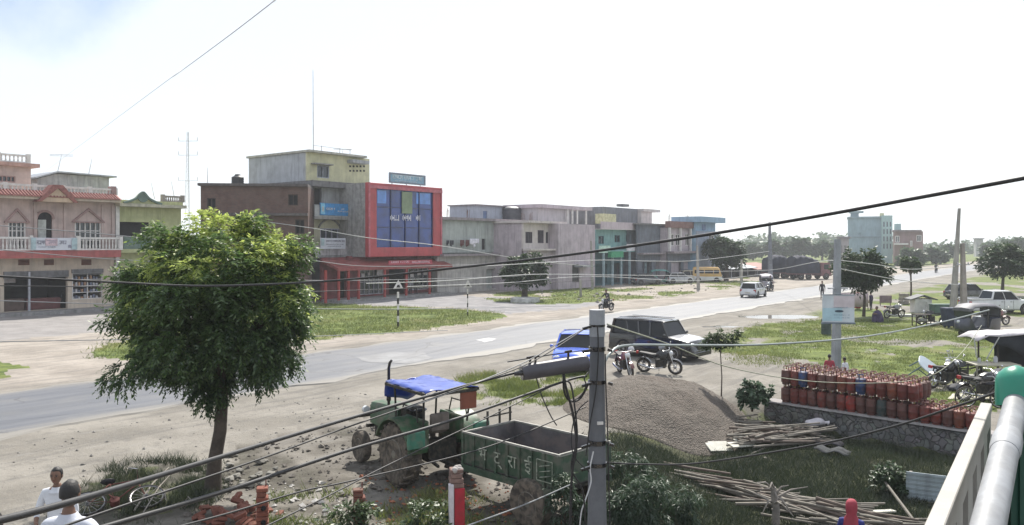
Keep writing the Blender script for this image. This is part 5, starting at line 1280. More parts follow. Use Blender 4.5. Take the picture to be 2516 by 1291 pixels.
c_=gnd(1741,694);van('yellow_van','yellow and white minivan before the market sheds',(c_.x,c_.y+.6,0),R(-14),paint('van_yellow',(.55,.33,.09)),paint('car_white'),3.9,1.65,2.1)
# lorries under dark sheets
TARP=M('dark_tarp',(.03,.033,.05),.9,0,.3,1.0,.3,6)
def lorry(label,loc,rz,L=7.5,hump=0):
    root=thing('covered_lorry',label,'lorry',loc,rz,'lorries under dark sheets beyond the market');w=1.2
    mb=MB();rg=[]
    for k in range(15):
        x=-L/2+ (L-1.9)*k/14;h=2.9+.5*math.sin(math.pi*(k+hump)/14)+.12*math.sin(k*2.1);e=.82 if k in(0,14) else 1
        rg.append([(x,-w*e,.95),(x,-w*1.04*e,1.7),(x,-w*1.0*e,h-.3),(x,-w*.8*e,h*e-.05),(x,0,h*e+.1),(x,w*.8*e,h*e-.05),(x,w*1.0*e,h-.3),(x,w*1.04*e,1.7),(x,w*e,.95)])
    mb.loft(rg);mb.build('tarpaulin',TARP,root,smooth=60)
    mb=MB();mb.box(-L/2,L/2-1.9,-w*.98,w*.98,.75,.94);mb.build('chassis',M('lorry_brown',(.10,.045,.05),.7),root)
    mb=MB();mb.prism([(L/2-1.8,.5),(L/2,.5),(L/2,1.5),(L/2-.35,2.45),(L/2-1.8,2.5)],-w*.95,w*.95,'y');mb.build('cab',M('lorry_red',(.17,.07,.08),.5),root,bev=.06)
    mb=MB();mb.add([(L/2+.015,-.95,1.5),(L/2+.015,.95,1.5),(L/2-.3,.9,2.32),(L/2-.3,-.9,2.32),(L/2-.05,-.95,1.5),(L/2-.05,.95,1.5),(L/2-.37,.9,2.32),(L/2-.37,-.9,2.32)],[(0,1,2,3),(7,6,5,4),(0,4,5,1),(1,5,6,2),(2,6,7,3),(3,7,4,0)]);mb.build('windscreen',GLASS,root)
    for s in (-1,1):
        m_=MB();m_.box(L/2-1.3,L/2-.55,s*w*.94,s*(w*.95+.012),1.5,2.2);m_.build('side_window',GLASS,root)
        for xw in (L/2-.9,-L/2+1.2,-L/2+2.4): wheel(root,(xw,s*w*.85,.48),.48,.3)
    return root
c_=gnd(1936,686);lorry('farther dark sheeted lorry beside the market sheds',(c_.x,c_.y+3,0),R(20),5.6)
c_=gnd(1996,688);lorry('nearer dark sheeted lorry with high humped load',(c_.x,c_.y+1.5,0),R(14),6.2,2)
# auto rickshaws
def rickshaw(name,label,loc,rz,body,top,cat='auto rickshaw',group=None):
    root=thing(name,label,cat,loc,rz,group);w=.62
    mb=MB();rg=[]
    for x,zb,zt,hw in ((1.3,.45,.75,.2),(1.15,.3,1.0,.36),(.85,.25,1.1,.52),(.6,.25,.55,.6),(-.35,.25,.55,w),(-.55,.25,1.05,w),(-1.2,.28,1.1,w),(-1.32,.4,1.0,w*.9)):
        rg.append([(x,-hw*.9,zb),(x,-hw,zb+.12),(x,-hw,zt-.06),(x,-hw*.85,zt),(x,hw*.85,zt),(x,hw,zt-.06),(x,hw,zb+.12),(x,hw*.9,zb)])
    mb.loft(rg);mb.build('body',body,root,smooth=40)
    mb=MB();rg=[]
    for x,z in ((1.0,1.6),(.7,1.78),(0,1.84),(-.9,1.8),(-1.3,1.66)):
        rg.append([(x,-w,z-.1),(x,-w*.8,z),(x,0,z+.04),(x,w*.8,z),(x,w,z-.1),(x,w*.97,z-.16),(x,-w*.97,z-.16)])
    mb.loft(rg);mb.build('canopy',top,root,smooth=40)
    mb=MB()
    for s in (-1,1):
        mb.bar((.88,s*.5,1.08),(.95,s*.56,1.6),.05);mb.bar((-.3,s*w*.95,.5),(-.3,s*w*.95,1.7),.05);mb.bar((-1.25,s*w*.93,1.0),(-1.25,s*w*.93,1.6),.05)
    mb.parts('canopy_frame',BLKP,root)
    mb=MB();mb.box(-1.28,-1.24,-w*.9,w*.9,1.08,1.6);mb.build('rear_curtain',top,root)
    mb=MB();mb.add([(.90,-.48,1.08),(.90,.48,1.08),(.97,.53,1.6),(.97,-.53,1.6),(.87,-.48,1.08),(.87,.48,1.08),(.94,.53,1.6),(.94,-.53,1.6)],[(0,1,2,3),(7,6,5,4),(0,4,5,1),(1,5,6,2),(2,6,7,3),(3,7,4,0)]);mb.build('windscreen',GLASS,root)
    mb=MB();mb.box(-1.1,-.5,-w*.85,w*.85,.56,.72);mb.box(-1.2,-1.05,-w*.85,w*.85,.72,1.15);mb.build('seat',SEATM,root,bev=.03)
    hb=MB();hb.sphere((1.22,0,.85),.1,10,6);hb.build('headlight',HEADL,root,smooth=60)
    wheel(root,(1.0,0,.22),.22,.11)
    for s in (-1,1): wheel(root,(-.85,s*.52,.22),.22,.13)
    return root
DKB=paint('rickshaw_dark',(.02,.025,.05),.4)
c_=gnd(2395,826);rickshaw('auto_rickshaw','dark auto rickshaw with pale roof edge parked left of the big canopy',(c_.x,c_.y,0),R(200),DKB,M('canopy_grey',(.12,.12,.14),.6))
c_=gnd(1893,716);rickshaw('auto_rickshaw','grey auto rickshaw at the roadside behind the white hatchback',(c_.x,c_.y+1.5,0),R(-100),M('rickshaw_grey',(.28,.27,.3),.5),M('canopy_pale',(.32,.31,.35),.6))
c_=gnd(1622,697);rickshaw('auto_rickshaw','green auto rickshaw before the dark grey house',(c_.x,c_.y,0),R(5),M('rickshaw_green',(.05,.2,.17),.5),M('canopy_green',(.1,.26,.24),.6))
# ---------------------------------------------------------------- tractor and trailer
GRNP=M('tractor_green',(.028,.085,.036),.5,0,.3,3,.1,dirt=(.13,.11,.085,.6)); TEALB=M('fender_teal',(.055,.19,.13),.55,0,.2,4,.05,dirt=(.2,.17,.13,.3)); ENG=M('engine_black',(.025,.026,.024),.7,.2,.4,6,.2,dirt=(.12,.10,.075,.4))
MUDT=M('muddy_tyre',(.075,.065,.055),.95,0,.35,5,.4,30,dirt=(.22,.18,.14,.55)); MUDR=M('muddy_rim',(.17,.155,.13),.8,0,.3,5,.2); BTARP=M('blue_tarp',(.016,.055,.36),.33,0,.15,2,.12,6,coat=.5); ORG=M('orange_panel',(.22,.065,.035),.6,0,.2,3,.1)
tr=thing('tractor','green tractor with blue sheet canopy standing on muddy ground','tractor',(-1.80,17.75,zg(-1.8,17.7)),R(127))
for s in (-1,1):
    wheel(tr,(0,s*.76,.66),.66,.40,.34,MUDR,18,MUDT); wheel(tr,(2.12,s*.62,.37),.37,.2,.2,MUDR,0,MUDT)
mb=MB();rg=[]
for x,zb,zt,hw in ((2.42,.95,1.26,.24),(2.34,.85,1.36,.28),(1.9,.85,1.40,.3),(1.1,.9,1.43,.31),(.95,.95,1.43,.3)): rg.append([(x,-hw,zb),(x,-hw,zt-.1),(x,-hw*.8,zt-.02),(x,0,zt+.02),(x,hw*.8,zt-.02),(x,hw,zt-.1),(x,hw,zb)])
mb.loft(rg);mb.build('bonnet',GRNP,tr,smooth=40)
mb=MB();mb.box(2.40,2.47,-.2,.2,.92,1.28);mb.build('grille',BLKP,tr,bev=.02)
for s in (-1,1):
    hb=MB();hb.cyl((2.36,s*.36,1.16),(2.45,s*.36,1.16),.09,n=14);hb.build('headlight',HEADL,tr,smooth=40)
mb=MB();mb.box(.85,2.3,-.18,.18,.52,.9);mb.box(.95,1.75,-.25,.25,.62,.86);mb.box(-.1,.9,-.24,.24,.45,.86);mb.cyl((0,-.6,.66),(0,.6,.66),.14,n=14)
for k in range(4): mb.cyl((1.2+.16*k,.2,.72),(1.2+.16*k,.31,.72),.05,n=8)
mb.tube([(1.1,.27,.9),(1.2,.33,.75),(1.7,.33,.7),(2.0,.28,.6)],.025,6);mb.build('engine',ENG,tr,bev=.015)
mb=MB();mb.bar((2.12,-.6,.42),(2.12,.6,.42),.1);mb.bar((2.12,-.2,.42),(2.12,-.1,.85),.12);mb.bar((2.5,-.5,1.0),(2.5,.5,1.0),.06);mb.bar((2.48,-.3,.75),(2.48,.3,.75),.08);mb.build('front_axle',ENG,tr)
for s in (-1,1):
    mb=MB();pts=[(.78*math.cos(R(a)),.66+.78*math.sin(R(a))) for a in range(20,171,12)];pi=[(.74*math.cos(R(a)),.66+.74*math.sin(R(a))) for a in range(170,19,-12)]
    mb.prism(pts+pi,s*.52,s*.98,'y');ip=[(0,.7)]+pts;mb.prism(ip,s*.50,s*.53,'y')
    fd=mb.build('fender',GRNP,tr,smooth=30)
    mb=MB();mb.box(-.83,-.73,s*.62,s*1.02,.92,1.28);bx_=mb.build('fender_box',TEALB,fd,bev=.02)
    mb=MB();mb.box(-.62,.3,s*.40,s*.49,.88,1.42);mb.build('side_plate',GRNP,tr,bev=.03)
mb=MB();mb.box(-.35,.12,-.24,.24,1.05,1.14);mb.box(-.42,-.33,-.24,.24,1.1,1.5);mb.cyl((-.1,0,.85),(-.1,0,1.06),.06);mb.build('seat',M('worn_seat',(.2,.17,.15),.8,0,.3,4,.1),tr,bev=.03)
mb=MB();mb.torus((.55,0,1.42),.19,.017,24,8,'z');mb.cyl((.78,0,1.02),(.55,0,1.42),.022,n=8)
for a in (0,120,240): mb.bar((.55,0,1.42),(.55+.19*math.cos(R(a)),.19*math.sin(R(a)),1.42),.02)
o=mb.build('steering_wheel',BLKP,tr,smooth=50)
mb=MB();mb.box(.62,.9,-.25,.25,.9,1.44);mb.build('dashboard',ENG,tr,bev=.03)
mb=MB();mb.tube([(1.55,.2,1.38),(1.55,.2,2.25),(1.5,.2,2.38),(1.42,.2,2.44)],[.035,.035,.033,.03],10);mb.lathe([(.03,0),(.055,.05),(.055,.45),(.03,.5)],(1.55,.2,1.45),12);mb.build('exhaust_pipe',BLKP,tr,smooth=40)
mb=MB()
for s in (-1,1):
    mb.tube([(.62,s*.5,.95),(.62,s*.55,1.98)],.024,8);mb.tube([(-.62,s*.55,1.3),(-.72,s*.6,2.02)],.024,8);mb.tube([(.62,s*.55,1.98),(-.72,s*.6,2.02)],.02,6);mb.tube([(.2,s*.62,1.42),(.1,s*.62,1.68),(-.45,s*.62,1.68),(-.5,s*.62,1.38)],.018,6)
mb.parts('canopy_frame',ENG,tr,smooth=50)
mb=MB();n=12;vs=[];fs=[]
for a in range(n+1):
    for b in range(9):
        x=.85-1.75*a/n;y=-.66+1.32*b/8
        z=2.06+.03*math.sin(b*1.1)+.02*math.sin(a*1.7+b)+.05*(1-abs(b-4)/4)-.10*(a/n)*0
        vs.append((x,y,z))
for a in range(n):
    for b in range(8): fs.append((a*9+b,(a+1)*9+b,(a+1)*9+b+1,a*9+b+1))
# front flap sloping down ahead of the driver
b0=len(vs)
for a in range(5):
    for b in range(9):
        y=-.66+1.32*b/8;vs.append((.85+.30*a/4-.1*(a/4)**2,y*(1-.12*a/4),2.06+.03*math.sin(b*1.1)-.50*a/4*(1-.25*abs(b-4)/4)+.05*(1-abs(b-4)/4)+.02*math.sin(b*2+a)))
for a in range(4):
    for b in range(8): fs.append((b0+a*9+b,b0+a*9+b+1,b0+(a+1)*9+b+1,b0+(a+1)*9+b))
mb.add(vs,fs);o=mb.build('canopy_sheet',BTARP,tr,smooth=60);s_=o.modifiers.new('thick','SOLIDIFY');s_.thickness=.018
mb=MB();mb.box(-.93,-.89,-.62,.62,1.99,2.05);mb.box(-.9,.84,.655,.685,2.0,2.06);mb.box(-.9,.84,-.685,-.655,2.0,2.06);mb.build('canopy_rail',ENG,tr)
mb=MB();mb.box(-.90,-.87,-.62,-.2,1.62,1.99);mb.build('rear_flap',ORG,tr,bev=.01)
mb=MB();mb.bar((-.25,0,.5),(-1.15,0,.48),.1,.06);mb.bar((-.2,.3,.6),(-.9,.35,.5),.05);mb.bar((-.2,-.3,.6),(-.9,-.35,.5),.05);mb.box(-.5,-.25,-.35,.35,.5,.95);mb.build('hitch',ENG,tr)
# trailer
TRG=M('trailer_green',(.032,.068,.040),.65,0,.35,2.5,.12,12,dirt=(.13,.12,.10,.55)); TRI=M('trailer_inside',(.10,.095,.10),.85,0,.3,2,.2,dirt=(.16,.13,.12,.5)); TRE=M('worn_edge',(.25,.245,.225),.7,.2,.3,6,.1)
tl=thing('trailer','green tipping trailer with white letters hitched behind the tractor','trailer',(.44,15.75,zg(.44,15.75)),R(135))
L2,w2,z0,z1=1.29,.74,.86,1.44
mb=MB()
mb.wall(-L2,L2,z0,z1,w2-.04,w2,[]);mb.wall(-L2,L2,z0,z1,-w2,-w2+.04,[])
mb.build('side_panel',[TRG],tr if False else tl)
mb=MB();mb.box(L2-.04,L2+.001,-w2+.041,w2-.041,z0,z1);mb.build('front_panel',TRG,tl)
mb=MB();mb.box(-L2-.001,-L2+.04,-w2+.041,w2-.041,z0,z1-.02);mb.build('tail_gate',TRG,tl)
mb=MB();mb.box(-L2+.041,L2-.041,-w2+.041,w2-.041,z0-.04,z0+.03);mb.build('load_floor',TRI,tl)
mb=MB()
mb.box(-L2+.041,L2-.041,w2-.05,w2-.041,z0+.031,z1-.01);mb.box(-L2+.041,L2-.041,-w2+.041,-w2+.05,z0+.031,z1-.01);mb.box(L2-.05,L2-.041,-w2+.051,w2-.051,z0+.031,z1-.01);mb.build('inner_lining',TRI,tl)
mb=MB();e=.022
for y in (w2-.02,-w2+.02): mb.box(-L2-.02,L2+.02,y-e,y+e,z1,z1+.035)
for x in (L2-.02,-L2+.02): mb.box(x-e,x+e,-w2+.056,w2-.056,z1+.001,z1+.034)
mb.build('top_edge',TRE,tl)
mb=MB()
for k in range(9):
    x=-L2+.03+(2*L2-.06)*k/8
    for s in (-1,1): mb.box(x-.03,x+.03,s*(w2+.001),s*(w2+.03),z0-.02,z1-.001)
for s in (-1,1): mb.box(-L2,L2,s*(w2+.002),s*(w2+.045),z0-.16,z0-.03)
mb.build('side_rib',TRG,tl)
for k,ch in enumerate('भट्राई' if False else ('भ','ट्','रा','ई')):
    cu=bpy.data.curves.new('letter','FONT');cu.body=ch;cu.size=.34;cu.align_x='CENTER';cu.extrude=.004
    to=bpy.data.objects.new('letter',cu);COL.objects.link(to);bpy.context.view_layer.update()
    dg=bpy.context.evaluated_depsgraph_get();me=bpy.data.meshes.new_from_object(to.evaluated_get(dg));bpy.data.objects.remove(to)
    x=L2-.62-.41*k
    me.transform(Matrix.Translation((x,w2+.034,z0+.17))@Matrix.Rotation(R(180),4,'Z')@Matrix.Rotation(R(90),4,'X'));me.materials.clear();me.materials.append(M('letter_offwhite',(.36,.39,.32),.8,0,.5,9,0,dirt=(.06,.09,.055,.55)))
    o=bpy.data.objects.new('letter',me);COL.objects.link(o);o.parent=tl;KIDS.setdefault(tl.name,[]).append(o)
mb=MB()
for q in range(3): mb.bar((-L2+.42,w2+.036,z0+.14+.1*q),(-L2+.18,w2+.036,z0+.2+.1*q),.01,.035,up=(0,1,0))
for a,b in (((-L2+.5,z0+.08),(-L2+.12,z0+.08)),((-L2+.12,z0+.08),(-L2+.12,z0+.46)),((-L2+.12,z0+.46),(-L2+.5,z0+.46)),((-L2+.5,z0+.46),(-L2+.5,z0+.08))): mb.bar((a[0],w2+.036,a[1]),(b[0],w2+.036,b[1]),.008,.014)
mb.build('striped_mark',MATS['letter_offwhite'],tl)
for s in (-1,1):
    wheel(tl,(-.60,s*.74,.46),.46,.24,.24,MUDR,0,MUDT)
    mb=MB();mb.box(-1.1,-.1,s*.45,s*.55,.6,.82);mb.build('leaf_spring',ENG,tl)
mb=MB();mb.cyl((-.6,-.7,.46),(-.6,.7,.46),.06);mb.build('axle',ENG,tl)
mb=MB()
for s in (-1,1): mb.bar((-L2,s*.4,.76),(L2,s*.4,.76),.09,.12);mb.bar((L2,s*.4,.74),(L2+1.0,0,.5),.08)
for k in range(4): mb.bar((-L2+.1+.8*k,-.7,.77),(-L2+.1+.8*k,.7,.77),.07)
mb.build('chassis',ENG,tl)
mb=MB()
for y in (-.66,-.35,0.0): mb.bar((L2+.05,y,z1-.1),(L2+.05,y,z1+.32),.035)
mb.bar((L2+.05,-.7,z1+.2),(L2+.05,.1,z1+.2),.03);mb.build('headboard_rack',ENG,tl)
# ---------------------------------------------------------------- motorcycles
def motorbike(name,label,loc,rz,tank,group=None,lean=6,cat='motorcycle'):
    root=thing(name,label,cat,loc,rz,group);root.rotation_euler=(R(lean),0,rz)
    for x in (.66,-.64):
        mb=MB();mb.torus((x,0,.30),.255,.05,26,8,'y');o=mb.build('wheel',RUB,root,smooth=60)
        mb=MB();mb.torus((x,0,.30),.205,.02,22,6,'y')
        for k in range(6): mb.bar((x,0,.3),(x+.2*math.cos(k*1.047),0,.3+.2*math.sin(k*1.047)),.03,.02)
        mb.cyl((x,-.06,.3),(x,.06,.3),.06);mb.build('rim',RIMS,o,smooth=40)
    mb=MB();rg=[]
    for x,z0_,z1_,hw in ((.38,.72,.86,.05),(.28,.66,.95,.12),(.1,.66,.95,.14),(-.08,.7,.86,.10)): rg.append([(x,-hw,z0_),(x,-hw,z0_+(z1_-z0_)*.6),(x,-hw*.5,z1_),(x,hw*.5,z1_),(x,hw,z0_+(z1_-z0_)*.6),(x,hw,z0_)])
    mb.loft(rg);mb.build('fuel_tank',tank,root,smooth=50)
    mb=MB();rg=[]
    for x,z,hw in ((-.05,.80,.09),(-.25,.79,.13),(-.5,.83,.12),(-.78,.86,.09)): rg.append([(x,-hw,z-.06),(x,-hw*.9,z),(x,hw*.9,z),(x,hw,z-.06)])
    mb.loft(rg);mb.build('seat',SEATM,root,smooth=40)
    mb=MB();mb.box(-.12,.28,-.13,.13,.26,.58);mb.cyl((.12,0,.5),(.26,0,.66),.1,n=12)
    for k in range(4): mb.cyl((.14+.03*k,0,.54+.03*k),(.15+.03*k,0,.55+.03*k),.125,n=12)
    mb.build('engine',ENG,root,bev=.02)
    mb=MB();mb.tube([(.42,0,.86),(.2,0,.62),(-.2,0,.62),(-.72,0,.78)],.025,8);mb.tube([(.42,0,.86),(.3,0,.4),(.1,0,.24),(-.2,0,.26),(-.64,.07,.3)],.022,8);mb.tube([(-.64,-.07,.3),(-.2,0,.26)],.022,8);mb.tube([(-.55,.1,.76),(-.64,.1,.32)],.025,8);mb.tube([(-.55,-.1,.76),(-.64,-.1,.32)],.025,8);mb.build('frame',BLKP,root,smooth=50)
    mb=MB()
    for s in (-1,1): mb.tube([(.66,s*.08,.3),(.44,s*.08,.95)],.022,8)
    mb.tube([(.30,-.36,1.0),(.40,-.2,1.02),(.43,0,.98),(.40,.2,1.02),(.30,.36,1.0)],.014,8)
    for s in (-1,1): mb.tube([(.38,s*.24,1.02),(.40,s*.32,1.2)],.008,6);mb.sphere((.4,s*.33,1.24),.06,8,6,0,(.3,1,.7))
    mb.build('handlebar',CHR,root,smooth=50)
    mb=MB();mb.sphere((.52,0,.86),.1,12,8,0,(.7,1,1));mb.build('headlight',HEADL,root,smooth=60)
    for (cx,r_,a0,a1) in ((.66,.33,20,150),(-.64,.34,20,165)):
        mb=MB();po=[(cx+r_*math.cos(R(a)),.3+r_*math.sin(R(a))) for a in range(a0,a1,10)];pi=[(cx+(r_-.02)*math.cos(R(a)),.3+(r_-.02)*math.sin(R(a))) for a in reversed(range(a0,a1,10))];mb.prism(po+pi,-.07,.07,'y');mb.build('mudguard',tank,root,smooth=40)
    mb=MB();mb.tube([(.2,-.12,.3),(-.1,-.16,.22),(-.35,-.17,.25),(-.8,-.18,.36)],[.02,.025,.045,.05],10);mb.build('exhaust_pipe',CHR,root,smooth=50)
    mb=MB();mb.box(-.92,-.86,-.07,.07,.78,.88);mb.build('tail_light',TAILL,root)
    mb=MB();mb.tube([(-.05,.1,.3),(-.1,.28,.02)],.014,6);mb.build('side_stand',BLKP,root)
    return root
def helmet(label,loc,rz,mat):
    root=thing('helmet',label,'helmet',loc,rz)
    mb=MB();mb.sphere((0,0,.12),.13,16,10,0,(1.08,.95,1.0));mb.build('shell',mat,root,smooth=60)
    mb=MB();mb.sphere((.02,0,.115),.128,16,10,0,(1.02,.90,.38));mb.build('visor',GLASS,root,smooth=60);return root
b1=P_(1620,918);motorbike('motorcycle','black motorcycle parked side on before the black jeep',(b1[0],b1[1],b1[2]),R(-28),BLKP)
helmet('grey helmet resting on the black motorcycle near the jeep',(b1[0]+.1,b1[1]+.05,b1[2]+.92),R(-60),M('helmet_grey',(.3,.31,.34),.25,0,.1,4,0,coat=.5))
b2=P_(1536,922);motorbike('motorcycle','reddish motorcycle seen end on just right of the concrete pole',(b2[0],b2[1],b2[2]),R(-78),M('bike_red',(.16,.05,.05),.4,coat=.4),lean=5)
helmet('pale helmet hung on the reddish motorcycle by the pole',(b2[0]+.22,b2[1]-.1,b2[2]+.92),R(-90),M('helmet_pale',(.5,.5,.52),.3,0,.1,4,0,coat=.5))
for k,(px,py,rz,c,lb) in enumerate(((832,727,20,'BLK','parked motorcycle farthest left before the red porch'),(858,728,35,'BLK','parked motorcycle second from the left before the red porch'),(884,724,160,'RED','reddish parked motorcycle in the middle of the row before the red porch'),(908,722,30,'BLK','parked motorcycle right of the reddish one before the red porch'),(932,720,150,'BLK','parked motorcycle at the right end of the row before the red porch'))):
    c_=gnd(px,py);motorbike('motorcycle',lb,(c_.x,c_.y,.0),R(rz),BLKP if c=='BLK' else MATS['bike_red'],'motorcycles parked before the red porch')
c_=gnd(2196,782);motorbike('motorcycle','grey motorcycle parked behind the squatting person',(c_.x,c_.y,0),R(20),M('bike_grey',(.2,.2,.22),.4,coat=.4))
c_=gnd(2292,800);motorbike('motorcycle','dark motorcycle left of the large dark blue bin',(c_.x,c_.y,0),R(150),BLKP)
c_=gnd(2450,800);motorbike('motorcycle','dark motorcycle parked in front of the white pickup',(c_.x,c_.y,0),R(15),MATS['bike_red'])
# ---------------------------------------------------------------- bicycles
RUST=M('rusty_frame',(.16,.055,.045),.7,.3,.4,8,.2); BLKF=M('black_frame',(.02,.02,.022),.5,.2,.3,6,.05)
def bicycle(name,label,loc,rz,mat,tilt=0,cat='bicycle'):
    root=thing(name,label,cat,loc,rz);root.rotation_euler=(R(tilt),0,rz)
    for x in (.52,-.52):
        mb=MB();mb.torus((x,0,.34),.32,.022,30,6,'y');o=mb.build('wheel',RUB,root,smooth=60)
        mb=MB();mb.torus((x,0,.34),.298,.012,28,5,'y')
        for k in range(14): mb.bar((x,0,.34),(x+.29*math.cos(k*.449),0,.34+.29*math.sin(k*.449)),.006)
        mb.cyl((x,-.05,.34),(x,.05,.34),.025);mb.build('rim',RIMS,o)
    mb=MB();mb.tube([(.36,0,.86),(-.14,0,.82),(-.05,0,.30),(.34,0,.74)],.016,8);mb.tube([(-.14,0,.84),(-.52,.05,.34),(-.05,0,.30),(-.52,-.05,.34),(-.14,0,.84)],.011,6);mb.tube([(.35,0,.9),(.38,0,.72),(.52,.04,.34)],.014,6);mb.build('frame',mat,root,smooth=50)
    mb=MB();mb.tube([(.18,-.25,.96),(.34,-.2,.98),(.36,0,.92),(.34,.2,.98),(.18,.25,.96)],.012,6);mb.build('handlebar',CHR,root,smooth=50)
    mb=MB();mb.sphere((-.18,0,.92),.13,10,6,0,(1.1,.6,.3));mb.build('saddle',SEATM,root,smooth=60)
    mb=MB();mb.cyl((-.05,-.06,.30),(-.05,.06,.30),.09,n=16);mb.bar((-.05,.07,.3),(.05,.07,.16),.02);mb.bar((-.05,-.07,.3),(-.15,-.07,.44),.02);mb.build('crank',mat,root);return root
c_=gz(288,1262);bicycle('old_bicycle','rusty red old bicycle leaning among the weeds left of the tree trunk',(c_.x,c_.y,c_.z+.03),R(25),RUST,-66)
c_=gz(2415,1003);bicycle('bicycle','black bicycle standing beside the cream board near the canopy stall',(c_.x,c_.y,c_.z),R(-8),BLKF,6)
# ================================================================== street furniture, poles
PCON=M('pole_concrete',(.125,.132,.148),.85,0,.2,2,.2,25,stain=.35); LCON=M('light_concrete',(.34,.325,.30),.9,0,.2,2,.2,20,stain=.3)
pp=Vector(((1467-CX)/F*11.0,11.0,0));pl=thing('utility_pole','thick tapered concrete pole in front of the gravel heap','pole',(pp.x,pp.y,zg(pp.x,pp.y)-.1),R(8))
zt=H-(762-HY)/F*11.0-pl.location.z
def octo(w,z,ch=.28): 
    a=w/2*.94;return [(a*math.cos(R(15+30*q)),a*math.sin(R(15+30*q)),z) for q in range(12)]
mb=MB();mb.loft([octo(.335,0),octo(.27,1.7),octo(.255,2.3),octo(.212,zt-.55),octo(.205,zt-.02),octo(.19,zt)]);mb.build('shaft',PCON,pl,smooth=40)
mb=MB();mb.loft([octo(.226,zt-.36),octo(.226,zt-.001)]);mb.loft([octo(.228,zt-.012),octo(.228,zt+.004)]);mb.build('cap_sleeve',M('cap_grey',(.26,.275,.30),.7,0,.2,2,.1),pl)
for k,(py,h) in enumerate(((857,.06),(938,.05),(1086,.06),(1140,.05),(800,.03))):
    z=H-(py-HY)/F*11.0-pl.location.z;wd=.335-(.335-.205)*z/zt+.012
    mb=MB();mb.loft([octo(wd+.012,z-h/2),octo(wd+.012,z+h/2)])
    mb.bar((-wd*.5,-wd*.55,z),(-wd*.5-.12,-wd*.6,z-.03),.035);mb.bar((wd*.5,-wd*.5,z),(wd*.5+.06,-wd*.55,z-.02),.035);mb.build('pole_band',BLKP,pl)
mb=MB();mb.box(-.03,.05,-.145,-.118,2.86,2.9);mb.build('pole_tag',WHITE,pl)
CAB=M('black_cable',(.016,.016,.018),.55,0,.3,8,.1); CABG=M('grey_cable',(.19,.20,.21),.5,0,.2,6,.1); CABP=M('pale_cable',(.42,.43,.42),.5,0,.2,6,.05); CABW=M('thin_wire',(.20,.21,.22),.5,0,.1,6,0)
def cable(label,pts,r,mat=None,group=None,sag=0,cat='cable',name='cable',n=26,sub=10):
    """pts: (photo px, py, distance) the cable passes through"""
    P3=[ray(*p) for p in pts];out=[]
    if len(P3)==2:
        for k in range(n+1):
            f=k/n;out.append(P3[0].lerp(P3[1],f)-Vector((0,0,sag*4*f*(1-f))))
    else:
        for a in range(len(P3)-1):
            p0=P3[max(a-1,0)];p1=P3[a];p2=P3[a+1];p3=P3[min(a+2,len(P3)-1)]
            for k in range(sub):
                t_=k/sub;out.append(.5*((2*p1)+(p2-p0)*t_+(2*p0-5*p1+4*p2-p3)*t_*t_+(3*p1-p0-3*p2+p3)*t_**3))
        out.append(P3[-1])
    mb=MB();o0=out[0].copy();mb.tube([p-o0 for p in out],r,8);o=mb.build(name,mat or CAB,smooth=60);o.location=o0;return tag(o,label,cat,group)
GC='cables fixed to the concrete pole'
cable('thickest black cable running from the splice case down to the lower left corner',[(1276,914,10.7),(1150,946,9.6),(860,1028,7.4),(520,1130,5.2),(180,1232,3.6),(-90,1300,2.9)],.0165,CAB,GC)
cable('second thick cable from the pole crossing low in front of the tree trunk',[(1440,925,11),(1385,938,10.7),(1120,1030,8.8),(860,1106,7.2),(560,1205,5.6),(240,1300,4.4)],.0165,CAB,GC)
cable('thin cable between the two thick ones passing the tractor bonnet',[(1445,803,11),(1300,893,10),(1100,965,8.8),(860,1048,7.4),(640,1128,6),(200,1278,4.3),(60,1330,3.8)],.0075,CAB,GC)
cable('thin cable crossing the tractor wheel and running to the brick posts',[(1440,1000,11),(1200,1098,9.6),(880,1178,8),(740,1208,7.3),(560,1262,6.4),(380,1310,5.6)],.0085,CAB,GC)
cable('thin cable slanting across the tractor bonnet to the left brick post',[(1385,935,10.8),(1180,1035,9.4),(960,1140,8),(800,1222,7),(640,1300,6.2)],.007,CAB,GC)
cable('thin cable hanging low in front of the trailer wheel',[(1400,1192,10.6),(1290,1240,9.5),(1160,1288,8.5),(1050,1330,7.8)],.0085,CABG,GC)
cable('grey cable going from the pole top to the left above the splice case',[(1448,800,11),(1370,845,10.6),(1290,890,10.2),(1160,945,9.4),(1000,1003,8.4)],.007,CABG,GC)
cable('shiny grey service cable curving from the pole towards the canopy stall',[(1480,905,11),(1500,868,11.2),(1545,849,11.6),(1700,849,13),(1900,846,15.5),(2120,828,18.5),(2300,795,21.5),(2430,762,24)],.019,M('shiny_cable',(.27,.30,.29),.3,.2,.1,4,0),GC)
cable('pale rope sagging from the pole top over the gas bottles to the canopy',[(1492,797,11),(1640,845,13),(1800,905,16),(2000,938,19.5),(2190,940,22.5),(2290,922,24.5),(2360,870,26),(2412,800,27.5)],.010,M('pale_rope',(.36,.37,.28),.7,0,.2,8,.1),GC,cat='rope')
cable('dark cable leaving the pole low down and rising over the bamboo heaps',[(1490,1137,11),(1580,1141,10.5),(1720,1138,9.8),(2010,1092,8.6),(2200,1047,7.8),(2330,1005,7.2),(2440,968,6.8),(2540,930,6.4)],.0105,CAB,GC)
cable('heavy black cable rising to the right across the sky, low before the shops at left',[(2560,430,5.0),(2300,478,5.6),(1960,540,6.6),(1640,592,7.8),(1370,630,9),(1090,662,10.2),(820,690,11),(520,703,11.5),(280,694,11),(-60,676,10)],.0145,CAB)
cable('pale thin wire slanting across the upper left sky',[(700,-18,8),(560,90,11),(430,186,16),(355,240,23),(100,430,66)],.006,M('pale_wire',(.55,.55,.57),.5,0,.1,4,0),cat='wire',name='wire')
WL='thin wires strung along the far roadside'
